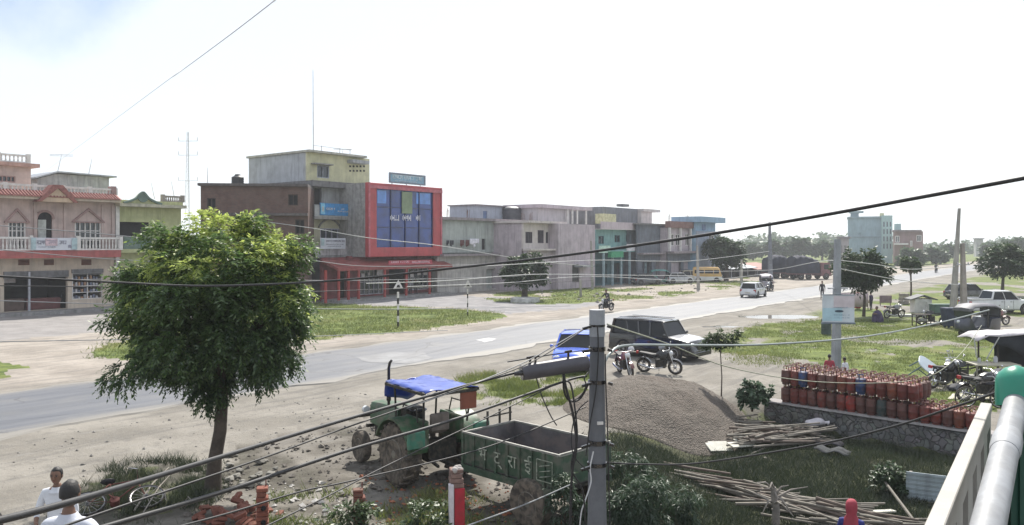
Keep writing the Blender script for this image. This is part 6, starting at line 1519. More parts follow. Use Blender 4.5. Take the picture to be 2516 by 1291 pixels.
cable('uppermost thin wire passing the pink balcony and the tree crown',[(-40,552,34),(280,578,36),(480,602,38),(760,640,45),(1000,655,60),(1456,640,91.5)],.020,CABW,WL,cat='wire',name='wire')
cable('thin wire crossing the red ledge of the pink house',[(-40,610,34),(200,632,36),(480,652,38),(830,690,46),(1456,672,91.5)],.018,CABW,WL,cat='wire',name='wire')
cable('dark wire just below the heavy cable at the pink house shops',[(-40,702,30),(280,706,32),(520,710,34),(800,716,40),(1456,690,91)],.018,CAB,WL,cat='wire',name='wire')
cable('wire crossing in front of the shop counters and the grass island',[(-40,738,28),(280,748,30),(560,754,32),(980,760,36),(1400,752,60)],.015,CABW,WL,cat='wire',name='wire')
cable('lowest of the thin wires, crossing the sandy ground at the left',[(-40,841,24),(290,835,26),(540,832,28),(790,826,31),(1100,812,35)],.013,CABW,WL,cat='wire',name='wire')
cable('pale wire from the brown brick block down across the red house',[(610,540,69.7),(760,560,68),(905,585,67),(1085,605,70),(1300,640,80),(1456,655,91.5)],.028,CABP,WL,cat='wire',name='wire')
cable('pale wire running from the red porch past the grey house to the poles',[(900,697,50),(1100,690,56),(1300,675,62),(1456,676,68),(1700,678,80)],.026,CABP,WL,cat='wire',name='wire')
cable('pale wire in front of the teal house and the market sheds',[(1180,655,60),(1456,640,68),(1600,642,76),(1716,640,84),(1890,618,100)],.026,CABP,WL,cat='wire',name='wire')
cable('lower pale wire before the white house and the market sheds',[(1000,705,52),(1250,695,60),(1456,680,68),(1716,690,84),(1890,672,100)],.024,CABP,WL,cat='wire',name='wire')
cable('wire crossing the covered lorries towards the sign pole',[(1716,668,84),(1890,664,90),(2000,645,60),(2062,640,36)],.022,CABP,WL,cat='wire',name='wire')
cable('wire running from the sign pole through the umbrella shaped tree to the leaning poles',[(2062,640,34.4),(2150,650,38),(2240,662,45),(2345,655,54)],.018,CABP,WL,cat='wire',name='wire')
cable('lower wire from the sign pole to the leaning poles',[(2062,660,34.4),(2150,678,38),(2240,692,45),(2355,700,54)],.018,CABP,WL,cat='wire',name='wire')
# cables hanging down the pole
GH_='cables hanging beside the concrete pole'
cable('thick cable hanging in a loop from the splice case beside the pole',[(1384,905,10.7),(1386,960,10.7),(1400,985,10.8),(1425,980,10.9),(1448,940,10.88)],.014,CAB,GH_)
cable('thick cable dropping from the splice case to the ground left of the pole',[(1384,905,10.65),(1390,950,10.65),(1408,1020,10.7),(1416,1100,10.7),(1405,1170,10.7),(1400,1320,10.7)],.017,CAB,GH_)
cable('bent cable from the second thick cable down beside the pole',[(1386,936,10.7),(1402,945,10.7),(1412,1000,10.7),(1418,1080,10.7),(1404,1150,10.7),(1432,1210,10.75),(1440,1320,10.8)],.012,CAB,GH_)
cable('thin cable hanging from the middle of the splice case',[(1318,928,10.65),(1330,970,10.6),(1352,1020,10.6),(1368,1046,10.6)],.008,CAB,GH_)
cable('thin cable bowing between the pole and the hanging loop',[(1445,985,10.86),(1420,1010,10.8),(1405,1060,10.75),(1410,1120,10.7),(1448,1160,10.84)],.008,CAB,GH_)
cable('white cable running down the front of the pole to the ground',[(1458,1110,10.82),(1450,1150,10.82),(1452,1185,10.83),(1438,1230,10.8),(1428,1262,10.8),(1422,1330,10.8)],.009,M('white_cable',(.55,.56,.58),.5,0,.1,5,0),GH_)
cable('black cable running down the front face of the pole',[(1468,800,10.86),(1470,870,10.86),(1464,960,10.85),(1450,1040,10.84),(1440,1120,10.82)],.009,CAB,GH_)
cable('black cable clipped along the right edge of the pole',[(1487,870,10.9),(1489,960,10.9),(1493,1060,10.9),(1495,1160,10.9),(1500,1330,10.9)],.009,CAB,GH_)
cable('loose cable curling off the left edge of the pole',[(1446,915,10.88),(1436,930,10.8),(1440,950,10.8),(1425,975,10.8),(1400,990,10.75)],.009,CAB,GH_)
# splice case
a=ray(1283,916,10.55);b=ray(1444,890,10.75);t=thing('splice_case','grey tubular cable splice case hanging left of the pole','splice case',a,0)
d=b-a;mb=MB()
k=12;mb.tube([d*(q/k) for q in range(k+1)],[.1]+[.106]*(k-1)+[.09],20);mb.build('shell',M('splice_grey',(.065,.062,.075),.4,0,.2,4,.05),t,smooth=50)
mb=MB();u_=d.normalized();mb.tube([-u_*.012,u_*.004],[.1,.1],20);mb.tube([-u_*.11,-u_*.0],[.024,.04],10);mb.build('end_cap',BLKP,t,smooth=50)
mb=MB();up=Vector((0,0,1))
for f_ in (.12,.2,.7): 
    q=d*f_;mb.bar(q+up*.1,q+up*.19,.03);mb.bar(q+up*.185-u_*.05,q+up*.185+u_*.05,.025)
mb.tube([-u_*.2+up*.17,d*.5+up*.175,d+up*.16],.008,6);mb.build('hanger',BLKP,t)
# sign pole with white board
c=gz(2054,905);sp=thing('sign_pole','square pale concrete pole rising behind the white signboard','pole',c,R(10))
ztp=H-(588-HY)/F*c.y-c.z
mb=MB();mb.loft([[(-.15,-.15,-.1),(.15,-.15,-.1),(.15,.15,-.1),(-.15,.15,-.1)],[(-.03,-.1,ztp),(.17,-.1,ztp),(.17,.1,ztp),(-.03,.1,ztp)]]);mb.build('shaft',M('sign_pole_concrete',(.29,.31,.33),.85,0,.2,2,.2,stain=.3),sp)
mb=MB();mb.bar((-.4,-.05,ztp*.62),(.5,-.05,ztp*.62),.06);mb.build('cross_arm',STEEL,sp)
k_=c.y/F;s0=ray(2021,792,c.y-.3);t=thing('white_signboard','white and pale blue signboard fixed to the square pale pole','sign',s0,R(-8))
w,h=74*k_,66*k_
mb=MB();mb.box(0,w,0,.05,0,h);mb.build('board',M('board_bluewhite',(.50,.56,.60),.55,0,.12,1.5,.03),t)
mb=MB();mb.box(.0,w*.62,-.006,-.001,h*.05,h*.52);mb.build('blue_field',M('board_sky',(.36,.53,.60),.55,0,.15,2,.03),t)
mb=MB();mb.box(w*.35,w,-.0061,-.0012,h*.55,h*.97);mb.build('pink_field',M('board_pinkish',(.55,.50,.53),.55,0,.15,2,.03),t)
mb=MB();strokes(mb,w*.35,w*.8,h*.52,h*.57,-.007,81,'word',t=.003);strokes(mb,w*.35,w*.85,h*.24,h*.3,-.007,82,'word',t=.003);strokes(mb,w*.35,w*.85,h*.14,h*.2,-.007,83,'word',t=.003);mb.build('lettering',M('letter_bluegrey',(.22,.32,.40),.6),t)
mb=MB();pr=[(w*.52+.18*math.cos(q*.524),h*.41+.05*math.sin(q*.524)) for q in range(12)];mb.prism(pr,-.0125,-.0075,'y');mb.build('oval_mark',M('mark_dark',(.03,.06,.09),.5),t)
mb=MB();mb.box(-.04,w+.04,-.03,.08,-.07,-.001);mb.box(-.03,w+.03,-.02,.07,h+.001,h+.03);mb.parts('sign_frame',M('frame_slate',(.12,.15,.18),.6),t)
c=gz(2030,822);t=thing('metal_drum','dark green metal drum standing under the white signboard','drum',(c.x,c.y,c.z),0)
mb=MB();mb.lathe([(.27,0),(.28,.02),(.27,.04),(.27,.3),(.285,.32),(.27,.34),(.27,.6),(.285,.62),(.27,.64),(.27,.86),(.28,.89),(.25,.89),(.24,.86),(0,.86)],(0,0,0),20);mb.build('drum_body',M('drum_green',(.05,.075,.065),.6,.1,.3,3,.1),t,smooth=35)
# two leaning poles on the right, slim poles farther off
def pole(label,px,py,pxt,pyt,r0,r1,mat=None,name='utility_pole',arms=(),Y=None):
    c=gz(px,py);t=thing(name,label,'pole',c,0);top=ray(pxt,pyt,c.y)-c
    mb=MB();mb.loft([[(-r0,-r0,-.1),(r0,-r0,-.1),(r0,r0,-.1),(-r0,r0,-.1)],[(top.x-r1,top.y-r1,top.z),(top.x+r1,top.y-r1,top.z),(top.x+r1,top.y+r1,top.z),(top.x-r1,top.y+r1,top.z)]]);mb.build('shaft',mat or LCON,t,bev=.02)
    for f_,l in arms:
        q=top*f_;mb=MB();mb.bar(q-Vector((l,0,0)),q+Vector((l,0,0)),.08)
        for s in (-.8,0,.8): mb.lathe([(.03,0),(.05,.03),(.04,.1),(.02,.12)],(q.x+l*s,q.y,q.z+.04),8)
        mb.build('cross_arm',STEEL,t)
    return t
pole('taller of the two leaning poles beside the white pickup',2340,786,2357,512,.19,.08)
pole('shorter of the two leaning poles beside the white pickup',2369,786,2365,598,.19,.11,M('brownish_concrete',(.30,.27,.245),.9,0,.2,2,.2,stain=.3),arms=((.72,.45),))
pole('slim pole behind the covered lorries',1893,690,1891,546,.3,.14,M('slate_pole',(.16,.17,.2),.8),arms=((.95,.9),))
pole('slim pale pole before the pink side wall of the white house',1456,712,1452,592,.16,.10)
pole('short stub pole left of the slim pale pole',1427,730,1426,688,.12,.1)
pole('slim pale pole before the blue house',1716,712,1713,604,.17,.1)
pole('slim pole before the covered lorries',1822,700,1822,638,.16,.1)
pole('low pole at the white house, right of the round tree',1370,700,1370,622,.15,.1)
# striped road signs
def roadsign(label,px,py,pyt,r,tri,seed):
    c=gnd(px,py);t=thing('road_sign',label,'road sign',c,R(25));h=(py-pyt)/F*c.y
    for k in range(6):
        mb=MB();z0_=h*.78*k/6;mb.cyl((0,0,z0_),(0,0,z0_+h*.78/6-.001),r,n=10);mb.build('post_band',WHITE if k%2 else BLKP,t,smooth=40)
    s=.32 if tri else .24
    mb=MB();mb.prism([(-s,h-.9*s-.42*s),(s,h-.9*s-.42*s),(0,h+.38*s)],-.07,-.04,'y');p=mb.build('sign_plate',WHITE,t,bev=.01)
    mb=MB();z=h-.9*s-.42*s
    mb.prism([(-s*.38,z+s*.22),(s*.38,z+s*.22),(s*.2,z+s*.75),(-s*.2,z+s*.75)],-.08,-.071,'y');mb.build('sign_symbol',BLKP,p)
    return t
roadsign('white triangular warning sign on a striped black and white post',978,806,693,.07,True,1)
roadsign('smaller triangular sign on a striped post at the tip of the grass island',1149,778,692,.045,True,2)
# ================================================================== gas bottles on the stone wall
def wxy(s,q): return (W0[0]+WT[0]*s-WN[0]*q, W0[1]+WT[1]*s-WN[1]*q)     # q metres behind the wall face
m,t,b=newmat('rubble_stone');co_=t.new('ShaderNodeTexCoord').outputs['Object']
v=t.new('ShaderNodeTexVoronoi',feature='F1');wn=t.new('ShaderNodeTexNoise');t.l.new(co_,wn.inputs['Vector']);wn.inputs['Scale'].default_value=3.5;wa=t.new('ShaderNodeVectorMath',operation='MULTIPLY_ADD');t.l.new(wn.outputs['Color'],wa.inputs[0]);wa.inputs[1].default_value=(.35,.35,.35);t.l.new(co_,wa.inputs[2])
t.l.new(wa.outputs[0],v.inputs['Vector']);v.inputs['Scale'].default_value=5.4
v2=t.new('ShaderNodeTexVoronoi',feature='DISTANCE_TO_EDGE');t.l.new(wa.outputs[0],v2.inputs['Vector']);v2.inputs['Scale'].default_value=5.4
cc=t.mix(.35,t.mix(t.ramp(t.noise(co_,2,4),.3,.7),(.075,.073,.068,1),(.145,.14,.128,1)),v.outputs['Color'],'SOFT_LIGHT')
cc=t.mix(t.ramp(v2.outputs['Distance'],.05,.012),cc,(.075,.072,.068,1))
hsv=t.new('ShaderNodeHueSaturation');hsv.inputs['Saturation'].default_value=.22;t.l.new(cc,hsv.inputs['Color'])
t.l.new(hsv.outputs[0],b.inputs['Base Color']);b.inputs['Roughness'].default_value=.9
t.l.new(t.bump(t.ramp(v2.outputs['Distance'],.0,.09),.9,.06),b.inputs['Normal'])
wl_=thing('stone_wall','low rubble stone retaining wall carrying the gas bottles','wall',(W0[0],W0[1],0),math.atan2(WT[1],WT[0]))
mb=MB();rs=random.Random(3);n=40
rg=[]
for k in range(n+1):
    x=-.35+9.6*k/n;j=rs.uniform(-.03,.03)
    rg.append([(x,-.10+j,-.95),(x,-.03+j*.6,-.05),(x,.02,.005),(x,.42,.005),(x,.45,-.9)])
mb.loft(rg);mb.build('stonework',m,wl_,smooth=30)
mb=MB();rg=[]
for k in range(n+1):
    x=-.36+9.62*k/n;j=rs.uniform(-.012,.012);rg.append([(x,-.09+j,.006),(x,-.07+j,.05+j),(x,.47,.052),(x,.48,.006)])
mb.loft(rg);mb.build('coping',M('cement_coping',(.27,.255,.25),.9,0,.2,2,.3,18,stain=.35),wl_,smooth=30)
# bottle kinds
def gasmat(n,c): return M(n,mul(c,.64),.62,.0,.42,4,.12,rnd=.6,dirt=(.10,.06,.05,.6),stain=.25)
KINDS_=[('rusty red',gasmat('bottle_red',(.33,.055,.04))),('dull brown red',gasmat('bottle_brown',(.21,.075,.06))),('bright red',gasmat('bottle_bright',(.48,.045,.03))),('blue',gasmat('bottle_blue',(.035,.09,.27))),('dark green grey',gasmat('bottle_green',(.07,.12,.12))),('orange red',gasmat('bottle_orange',(.40,.10,.05)))]
STEELB=M('collar_steel',(.20,.10,.09),.6,.3,.35,6,.1); BRASS=M('brass_valve',(.35,.26,.12),.4,.8,.2,6,0)
GZ=.055
def bottle(kind):
    t=thing('gas_bottle','-','gas bottle',(0,0,0),0,'gas bottles stacked on the stone wall')
    mt=KINDS_[kind][1]
    mb=MB();mb.lathe([(.0,.045),(.12,.05),(.152,.075),(.159,.11),(.160,.27),(.1625,.275),(.1625,.285),(.160,.29),(.159,.445),(.150,.49),(.11,.517),(.045,.53),(0,.532)],(0,0,0),18);mb.build('body',mt,t,smooth=40)
    mb=MB();mb.lathe([(.118,0),(.124,0),(.124,.075),(.118,.075)],(0,0,0),18);mb.build('foot_ring',mt,t,smooth=40)
    mb=MB()
    for k in range(3):
        a=k*2.094+.4;mb.bar((.085*math.cos(a),.085*math.sin(a),.515),(.092*math.cos(a),.092*math.sin(a),.63),.035,.01,up=(math.cos(a),math.sin(a),0))
    mb.torus((0,0,.635),.09,.011,18,6,'z');mb.build('collar',STEELB if kind!=3 else mt,t,smooth=50)
    mb=MB();mb.lathe([(.028,.53),(.028,.56),(.018,.565),(.018,.595),(0,.597)],(0,0,0),10);mb.build('valve',BRASS,t,smooth=40);return t
ORD=['','first','second','third','fourth','fifth','sixth','seventh','eighth','ninth','tenth','eleventh','twelfth','thirteenth','fourteenth','fifteenth','sixteenth','seventeenth','eighteenth','nineteenth']
ROWW=['front row','second row back','third row back','fourth row back','fifth row back']
used={}
rs=random.Random(11)
def place_bottle(kind,col,row,layer,zone):
    if kind in used: o=copy_tree(used[kind])
    else: o=bottle(kind);used[kind]=o
    s=.30+.304*col+rs.uniform(-.012,.012);q=.17+.31*row+rs.uniform(-.012,.012)
    x,y=wxy(s,q);o.location=(x,y,GZ+(.575 if layer else 0));o.rotation_euler=(rs.gauss(0,.022),rs.gauss(0,.022),rs.uniform(0,6.28));o.scale=(.945,.945,.935)
    nm=KINDS_[kind][0]
    if zone=='single': o['label']=f"{nm} gas bottle right of the tall stack, {ORD[col-13]} from left, {ROWW[row]}"
    else: o['label']=f"{nm} gas bottle, {'upper' if layer else 'lower'} layer, {ORD[col+1]} from left, {ROWW[row]}"
up_front=[1,0,3,0,1,1,5,0,3,0,0,5,0,0]
lo_front=[1,0,0,1,0,1,0,2,1,1,4,1,1,0]
for col in range(14):
    place_bottle(lo_front[col],col,0,0,'stack')
    for row in range(4): place_bottle(up_front[col] if row==0 else rs.choice([0,0,0,1,1,5,2,0]),col,row,1,'stack')
for col in range(1,13): place_bottle(rs.choice([0,1,1,5]),col,1,0,'stack')
for row in range(1,4):
    for col in (0,13): place_bottle(rs.choice([0,1]),col,row,0,'stack')
for col in range(14,19):
    for row in range(3 if col<17 else 2): place_bottle(rs.choice([0,0,5,0,1]),col,row,0,'single')
# ================================================================== bamboo heaps
BAM=M('weathered_bamboo',(.20,.18,.15),.8,0,.3,3,.2,20,rnd=.55)
BAMD=M('dark_pole_wood',(.14,.11,.09),.85,0,.3,3,.2,20,rnd=.4)
def polemesh(L,r,mat,seed):
    rg=random.Random(seed);mb=MB();n=9;pts=[];rr=[]
    for k in range(n):
        f=k/(n-1);pts.append((L*(f-.5),.02*math.sin(f*3+seed)*L*.4,.012*math.sin(f*5+seed)*L*.3));rr.append(r*(1.1-.4*f)*(1+.06*(k%2)))
    mb.tube(pts,rr,7);return mb.build('bamboo_pole',mat,smooth=50)
protos=[polemesh(2.9,.032,BAM,1),polemesh(3.4,.028,BAM,2),polemesh(2.3,.036,BAMD,3),polemesh(2.6,.026,BAM,4)]
for p in protos: p.name='bamboo_pole'
first={k:True for k in range(4)}
def lay(k,p,yaw,pitch,sc,label,group):
    o=protos[k] if first[k] else protos[k].copy()
    if first[k]: first[k]=False
    else: COL.objects.link(o)
    o.location=p;o.rotation_euler=(rs.uniform(0,6.28)*0,pitch,yaw);o.scale=(sc,1,1)
    o.name='bamboo_pole';tag(o,label,'bamboo pole',group)
rs=random.Random(21)
# heap beside the gravel: two fans crossing
c1=gz(1900,1085)
for k in range(96):
    f=rs.random();layer=(k/96)
    cx=c1.x+rs.uniform(-1.3,.8);cy=c1.y+rs.uniform(-.8,1.5)
    yaw=(R(-32)+rs.gauss(0,R(17))) if cy>c1.y+.1 else (R(24)+rs.gauss(0,R(15)))
    d_=max(0,1-((cx-c1.x)/1.3)**2-((cy-c1.y)/1.4)**2)
    z=zg(cx,cy)+.04+.45*d_*layer**.8+rs.uniform(0,.04)
    lay(rs.choice([0,0,1,2,3,3]),(cx,cy,z),yaw,rs.gauss(0,R(3)),rs.uniform(.65,1.0),'weathered bamboo pole lying in the heap beside the gravel','bamboo poles in the heap beside the gravel')
# long heap along the bottom edge
a0=gz(1690,1168);a1=gz(2190,1300)
for k in range(78):
    f=rs.random();base=a0.lerp(a1,f);off=rs.uniform(-1.0,.35);cx=base.x+rs.uniform(-.2,.2);cy=base.y+off
    yaw=R(-33)+rs.gauss(0,R(11))
    z=zg(cx,cy)+.04+.26*max(0,1-((off+.3)/.75)**2)*(k/78)**.8+rs.uniform(0,.04)
    lay(rs.choice([0,1,1,2,2,3]),(cx,cy,z),yaw,rs.gauss(0,R(4)),rs.uniform(.6,1.2),'weathered bamboo pole lying in the long heap below the grassy hollow','bamboo poles in the long heap at the bottom')
# dry stump with bare twigs
c=gz(1905,1292);t=thing('dry_stump','grey dry stump with bare twigs among the bamboo poles','stump',c,0)
GREYW=M('grey_deadwood',(.25,.225,.20),.9,0,.3,4,.4)
mb=MB();mb.tube([(0,0,-.1),(.02,0,.35),(-.02,.02,.62),(-.03,.02,.8)],[.09,.075,.07,.05],9);mb.build('trunk',GREYW,t,smooth=50)
rg=random.Random(5)
for k in range(13):
    a=rg.uniform(0,6.28);l=rg.uniform(.3,.75);q=Vector((-.02,.02,rg.uniform(.45,.8)));e=q+Vector((math.cos(a)*l,math.sin(a)*l*.7,rg.uniform(-.45,.3)))
    mb=MB();mb.tube([q,q.lerp(e,.5)+Vector((0,0,rg.uniform(0,.12))),e],[.03,.02,.008],6);mb.build('branch',GREYW,t,smooth=50)
# sack, pale boards, tin sheets
c=gz(2002,1070);t=thing('white_sack','stuffed white sack lying on top of the bamboo heap','sack',(c.x,c.y,c.z+.30),R(-20))
mb=MB();mb.sphere((0,0,.1),.30,20,12,0,(1.0,.7,.42))
mb.v=[(x+.03*math.sin(9*y+z*5),y+.02*math.sin(8*x),z+.025*math.sin(11*x+4*y)) for x,y,z in mb.v];mb.build('sack_body',M('sack_white',(.52,.50,.53),.8,0,.12,5,.2),t,smooth=80)
mb=MB();mb.tube([(.26,.02,.10),(.33,.03,.12),(.40,.05,.10)],[.07,.035,.075],10);mb.build('sack_neck',MATS['sack_white'],t,smooth=80)
BRD=M('pale_board',(.50,.49,.43),.8,0,.15,3,.1)
for k,(px,py,yw,l,w_,tz) in enumerate(((1780,1096,24,.85,.5,.10),(1765,1110,20,.75,.42,.06),(1822,1108,28,.9,.3,.09),(1845,1098,30,.7,.28,.14))):
    c=gz(px,py);mb=MB();mb.box(-l/2,l/2,-w_/2,w_/2,0,.03);o=mb.build('board',BRD,bev=.005);o.location=(c.x,c.y,c.z+tz+.08);o.rotation_euler=(R((20,26,14,22)[k]),R(4),R(yw))
    tag(o,('widest pale board, uppermost at the left end of the bamboo heap','pale board at the outermost left tip of the bamboo heap','narrow pale board lowest at the left end of the bamboo heap','small pale board half under the bamboo poles')[k],'board','pale boards at the end of the bamboo heap')
for k,(px,py,lb) in enumerate(((2030,1100,'bent dark tin sheet at the right end of the bamboo heap'),(2045,1120,'grey crumpled sheet at the lower right end of the bamboo heap'))):
    c=gz(px,py);vs=[];fs=[]
    for a in range(9):
        for b_ in range(5): vs.append((-.45+.9*a/8,-.25+.5*b_/4,.05+.05*math.sin(a*1.3+k)+.03*math.sin(b_*2)))
    for a in range(8):
        for b_ in range(4): fs.append((a*5+b_,(a+1)*5+b_,(a+1)*5+b_+1,a*5+b_+1))
    mb=MB();mb.add(vs,fs);o=mb.build('tin_sheet',[M('tin_dark',(.03,.03,.035),.95,0,.3,3,spec=.1),M('tin_grey',(.06,.063,.066),.95,0,.3,3,spec=.1)][k],smooth=50);o.location=(c.x,c.y,c.z+.1);o.rotation_euler=(0,0,R(-35));o.modifiers.new('t','SOLIDIFY').thickness=.012;tag(o,lb,'tin sheet')
c=gz(2226,1226);k_=c.y/F;t=thing('corrugated_sheet','pale blue corrugated tin panel standing in the hollow by the railing','tin panel',c,R(-28))
vs=[];w_,h_=125*k_,68*k_
n=72
for a in range(n+1):
    for z in (0,h_): vs.append((w_*a/n,.0,z))
mb=MB()
for r_ in range(24): mb.box(0,w_,-.012*math.sin(r_*math.pi/4)**2*2-.01,.0,h_*r_/24,h_*(r_+1)/24-.0008)
mb.build('sheet',M('tin_paleblue',(.36,.42,.45),.45,.2,.15,3,.05,stain=.3),t)
mb=MB();mb.bar((.1,.05,0),(.1,.05,h_),.06);mb.bar((w_-.2,.05,0),(w_-.2,.05,h_),.06);mb.build('batten',GREYW,t)
mb=MB();c2=gz(2175,1222);e=gz(2245,1291);mb.tube([(0,0,.35),(e.x-c2.x,e.y-c2.y,e.z-c2.z+.1)],[.03,.035],7);o=mb.build('wood_stick',BAM,smooth=40);o.location=(c2.x,c2.y,c2.z);tag(o,'straight wooden stick leaning across the weeds right of the woman','stick')
mb=MB();mb.box(-.35,.35,-.07,.07,0,.03);o=mb.build('board',BRD);c=gz(2168,1272);o.location=(c.x,c.y,c.z+.12);o.rotation_euler=(0,R(6),R(25));tag(o,'short pale board lying beside the wooden stick','board')
# ================================================================== broken posts and bricks
TERR=M('terracotta',(.22,.075,.05),.9,0,.3,5,.4,25,dirt=(.12,.05,.035,.5)); REDF=M('red_face_paint',(.40,.018,.035),.7,0,.2,4,.2,18,dirt=(.2,.03,.03,.4))
def brickpost(label,px,ptop,w,seed,mats,height_px=130,hol=True):
    c=gz(px,1318);k_=c.y/F;t=thing('broken_post',label,'post',(c.x,c.y,c.z-.05),R(14));h=(1318-ptop)*k_+.05;wd=w*k_/2*.86;rg=random.Random(seed)
    mb=MB();zc=0
    while zc<h-.05:
        hh=min(.085,h-zc);j=rg.uniform(-.008,.008);cut=rg.uniform(.55,.95) if zc>h-.2 else 1
        mb.box(-wd+j,wd*cut+j,-wd,wd*(cut if rg.random()<.5 else 1),zc,zc+hh-.006);zc+=hh
    mb.build('brickwork',mats[0],t,bev=.012)
    if len(mats)>1:
        mb=MB();mb.box(-wd*.45,wd+.012,-wd-.02,-wd-.001,.05,h*.74);mb.build('painted_face',mats[1],t,bev=.01)
        mb=MB();mb.box(-wd-.03,-wd*.55,-wd-.03,-wd*.2,.1,h*.80);mb.build('plaster_edge',M('white_plaster_crust',(.58,.55,.58),.9,0,.15,6,.4),t,bev=.012)
        mb=MB()
        for k in range(9): mb.sphere((rg.uniform(-wd*.8,wd*.8),rg.uniform(-wd*.8,wd*.8),h-.04+rg.uniform(-.04,.03)),rg.uniform(.035,.06),7,5)
        mb.build('mortar_crown',M('mortar_grey',(.42,.39,.37),.95,0,.25,8,.5),t,smooth=40)
    elif hol:
        mb=MB()
        for z in (.35,.62): mb.lathe([(.03,0),(.045,.004),(.045,.02)],(wd*.2,-wd-.02,h*z),10,0,'y')
        mb.parts('tie_hole',DARK,t)
        mb=MB();mb.tube([(wd*.5,wd*.4,h*.8),(wd*.55,wd*.4,h+.1)],.012,6);mb.build('rebar',RUST,t)
    return t
brickpost('broken terracotta brick post left of the weeds',645,1196,33,1,[TERR])
brickpost('shorter broken terracotta post behind the weedy plant',882,1200,33,2,[Mbrick('hollow_brick',(.2,.075,.05),(.15,.055,.04),(.14,.08,.06),.2,.09)])
brickpost('red painted broken post with white plaster edge before the trailer',1121,1150,38,3,[M('post_core',(.20,.13,.11),.95,0,.3,6,.3),REDF])
protoB=None;rg=random.Random(8)
for k in range(46):
    px=rg.gauss(565,48);py=rg.uniform(1252,1330);c=gz(px,py)
    if protoB is None:
        mb=MB();mb.box(-.115,.115,-.055,.055,-.035,.035);protoB=mb.build('brick',M('loose_brick',(.21,.08,.055),.9,0,.3,6,.4,25,rnd=.45),bev=.008);o=protoB
    else:
        o=protoB.copy();COL.objects.link(o)
    o.location=(c.x,c.y,c.z+.04+max(0,.3*(1-abs(px-575)/75))*rg.uniform(.2,1));o.rotation_euler=(rg.uniform(-.6,.6),rg.uniform(-.6,.6),rg.uniform(0,3.1))
    tag(o,'loose red brick in the pile left of the terracotta post','brick','loose bricks piled beside the terracotta post')
protoS=None
for k in range(22):
    px=rg.uniform(552,690);py=rg.uniform(1120,1200);c=gz(px,py)
    if protoS is None:
        bmr=bmesh.new()
        for _ in range(26):
            q=Vector((rg.gauss(0,1),rg.gauss(0,1),rg.gauss(0,1))).normalized()*rg.uniform(.10,.15);bmr.verts.new((q.x*1.15,q.y*.85,q.z*.62))
        bmesh.ops.convex_hull(bmr,input=bmr.verts);mb=MB();bmr.verts.index_update();mb.add([v_.co[:] for v_ in bmr.verts],[[v_.index for v_ in f_.verts] for f_ in bmr.faces]);bmr.free()
        protoS=mb.build('boulder',M('boulder_grey',(.24,.23,.205),.95,0,.35,4,.6,18,rnd=.4),bev=.012);o=protoS
    else:
        o=protoS.copy();COL.objects.link(o)
    s_=rg.uniform(.45,1.2);o.scale=(s_,s_*.9,s_*.8);o.location=(c.x,c.y,c.z+.06*s_);o.rotation_euler=(0,0,rg.uniform(0,6));tag(o,'rough grey stone lying right of the big tree trunk','stone','rough stones around the foot of the big tree')
# fallen twigs under the tree
for k,(x0_,y0_,x1_,y1_,r_) in enumerate(((330,1262,415,1196,.02),(352,1268,425,1208,.014),(400,1210,408,1285,.016),(520,1222,534,1290,.012),(455,1240,470,1285,.012))):
    a=gz(x0_,y0_);b_=gz(x1_,y1_);mb=MB();mb.tube([(0,0,.06),(b_-a)*.5+Vector((0,0,.32)),(b_-a)+Vector((0,0,.42))],[r_,r_*.8,r_*.5],6);o=mb.build('dry_branch',GREYW,smooth=40);o.location=a;tag(o,['long dry branch leaning over the old bicycle','second dry branch beside the one over the old bicycle','short dry branch standing in the weeds','pale dry stick at the foot of the big tree','small dry stick left of the big tree trunk'][k],'branch','dry branches under the big tree')
# ================================================================== market corner on the right
CRM=M('cream_top',(.48,.45,.36),.7,0,.15,3,.05); DKW=M('dark_wood_leg',(.05,.04,.035),.8,0,.3,4)
# tipped plastic table
PLT=M('table_plastic',(.47,.54,.60),.45,0,.08,3,.03); PLG=M('table_leg_blue',(.10,.15,.20),.5,0,.15,3)
c=gz(2290,932);t=thing('plastic_table','tipped pale blue plastic table lying on its side on the grass','table',(c.x,c.y,c.z+.38),0);t.rotation_euler=(Vector((.42,-.62,.66)).to_track_quat('Z','X').to_matrix().to_4x4()@Matrix.Rotation(R(35),4,'Z')).to_euler()
mb=MB();pr=[]
for k in range(24):
    a=2*math.pi*k/24;pr.append((.62*abs(math.cos(a))**.6*(1 if math.cos(a)>0 else -1),.42*abs(math.sin(a))**.6*(1 if math.sin(a)>0 else -1)))
mb.prism(pr,0,.035,'z');mb.build('table_top',PLT,t,bev=.01)
for sx in (-1,1):
    for sy in (-1,1):
        mb=MB();mb.tube([(sx*.42,sy*.26,0),(sx*.50,sy*.32,-.66)],[.03,.022],8);mb.build('leg',PLG,t,smooth=50)
mb=MB();mb.bar((-.45,-.28,-.2),(.45,-.28,-.2),.03);mb.bar((-.45,.28,-.2),(.45,.28,-.2),.03);mb.build('brace',PLG,t)
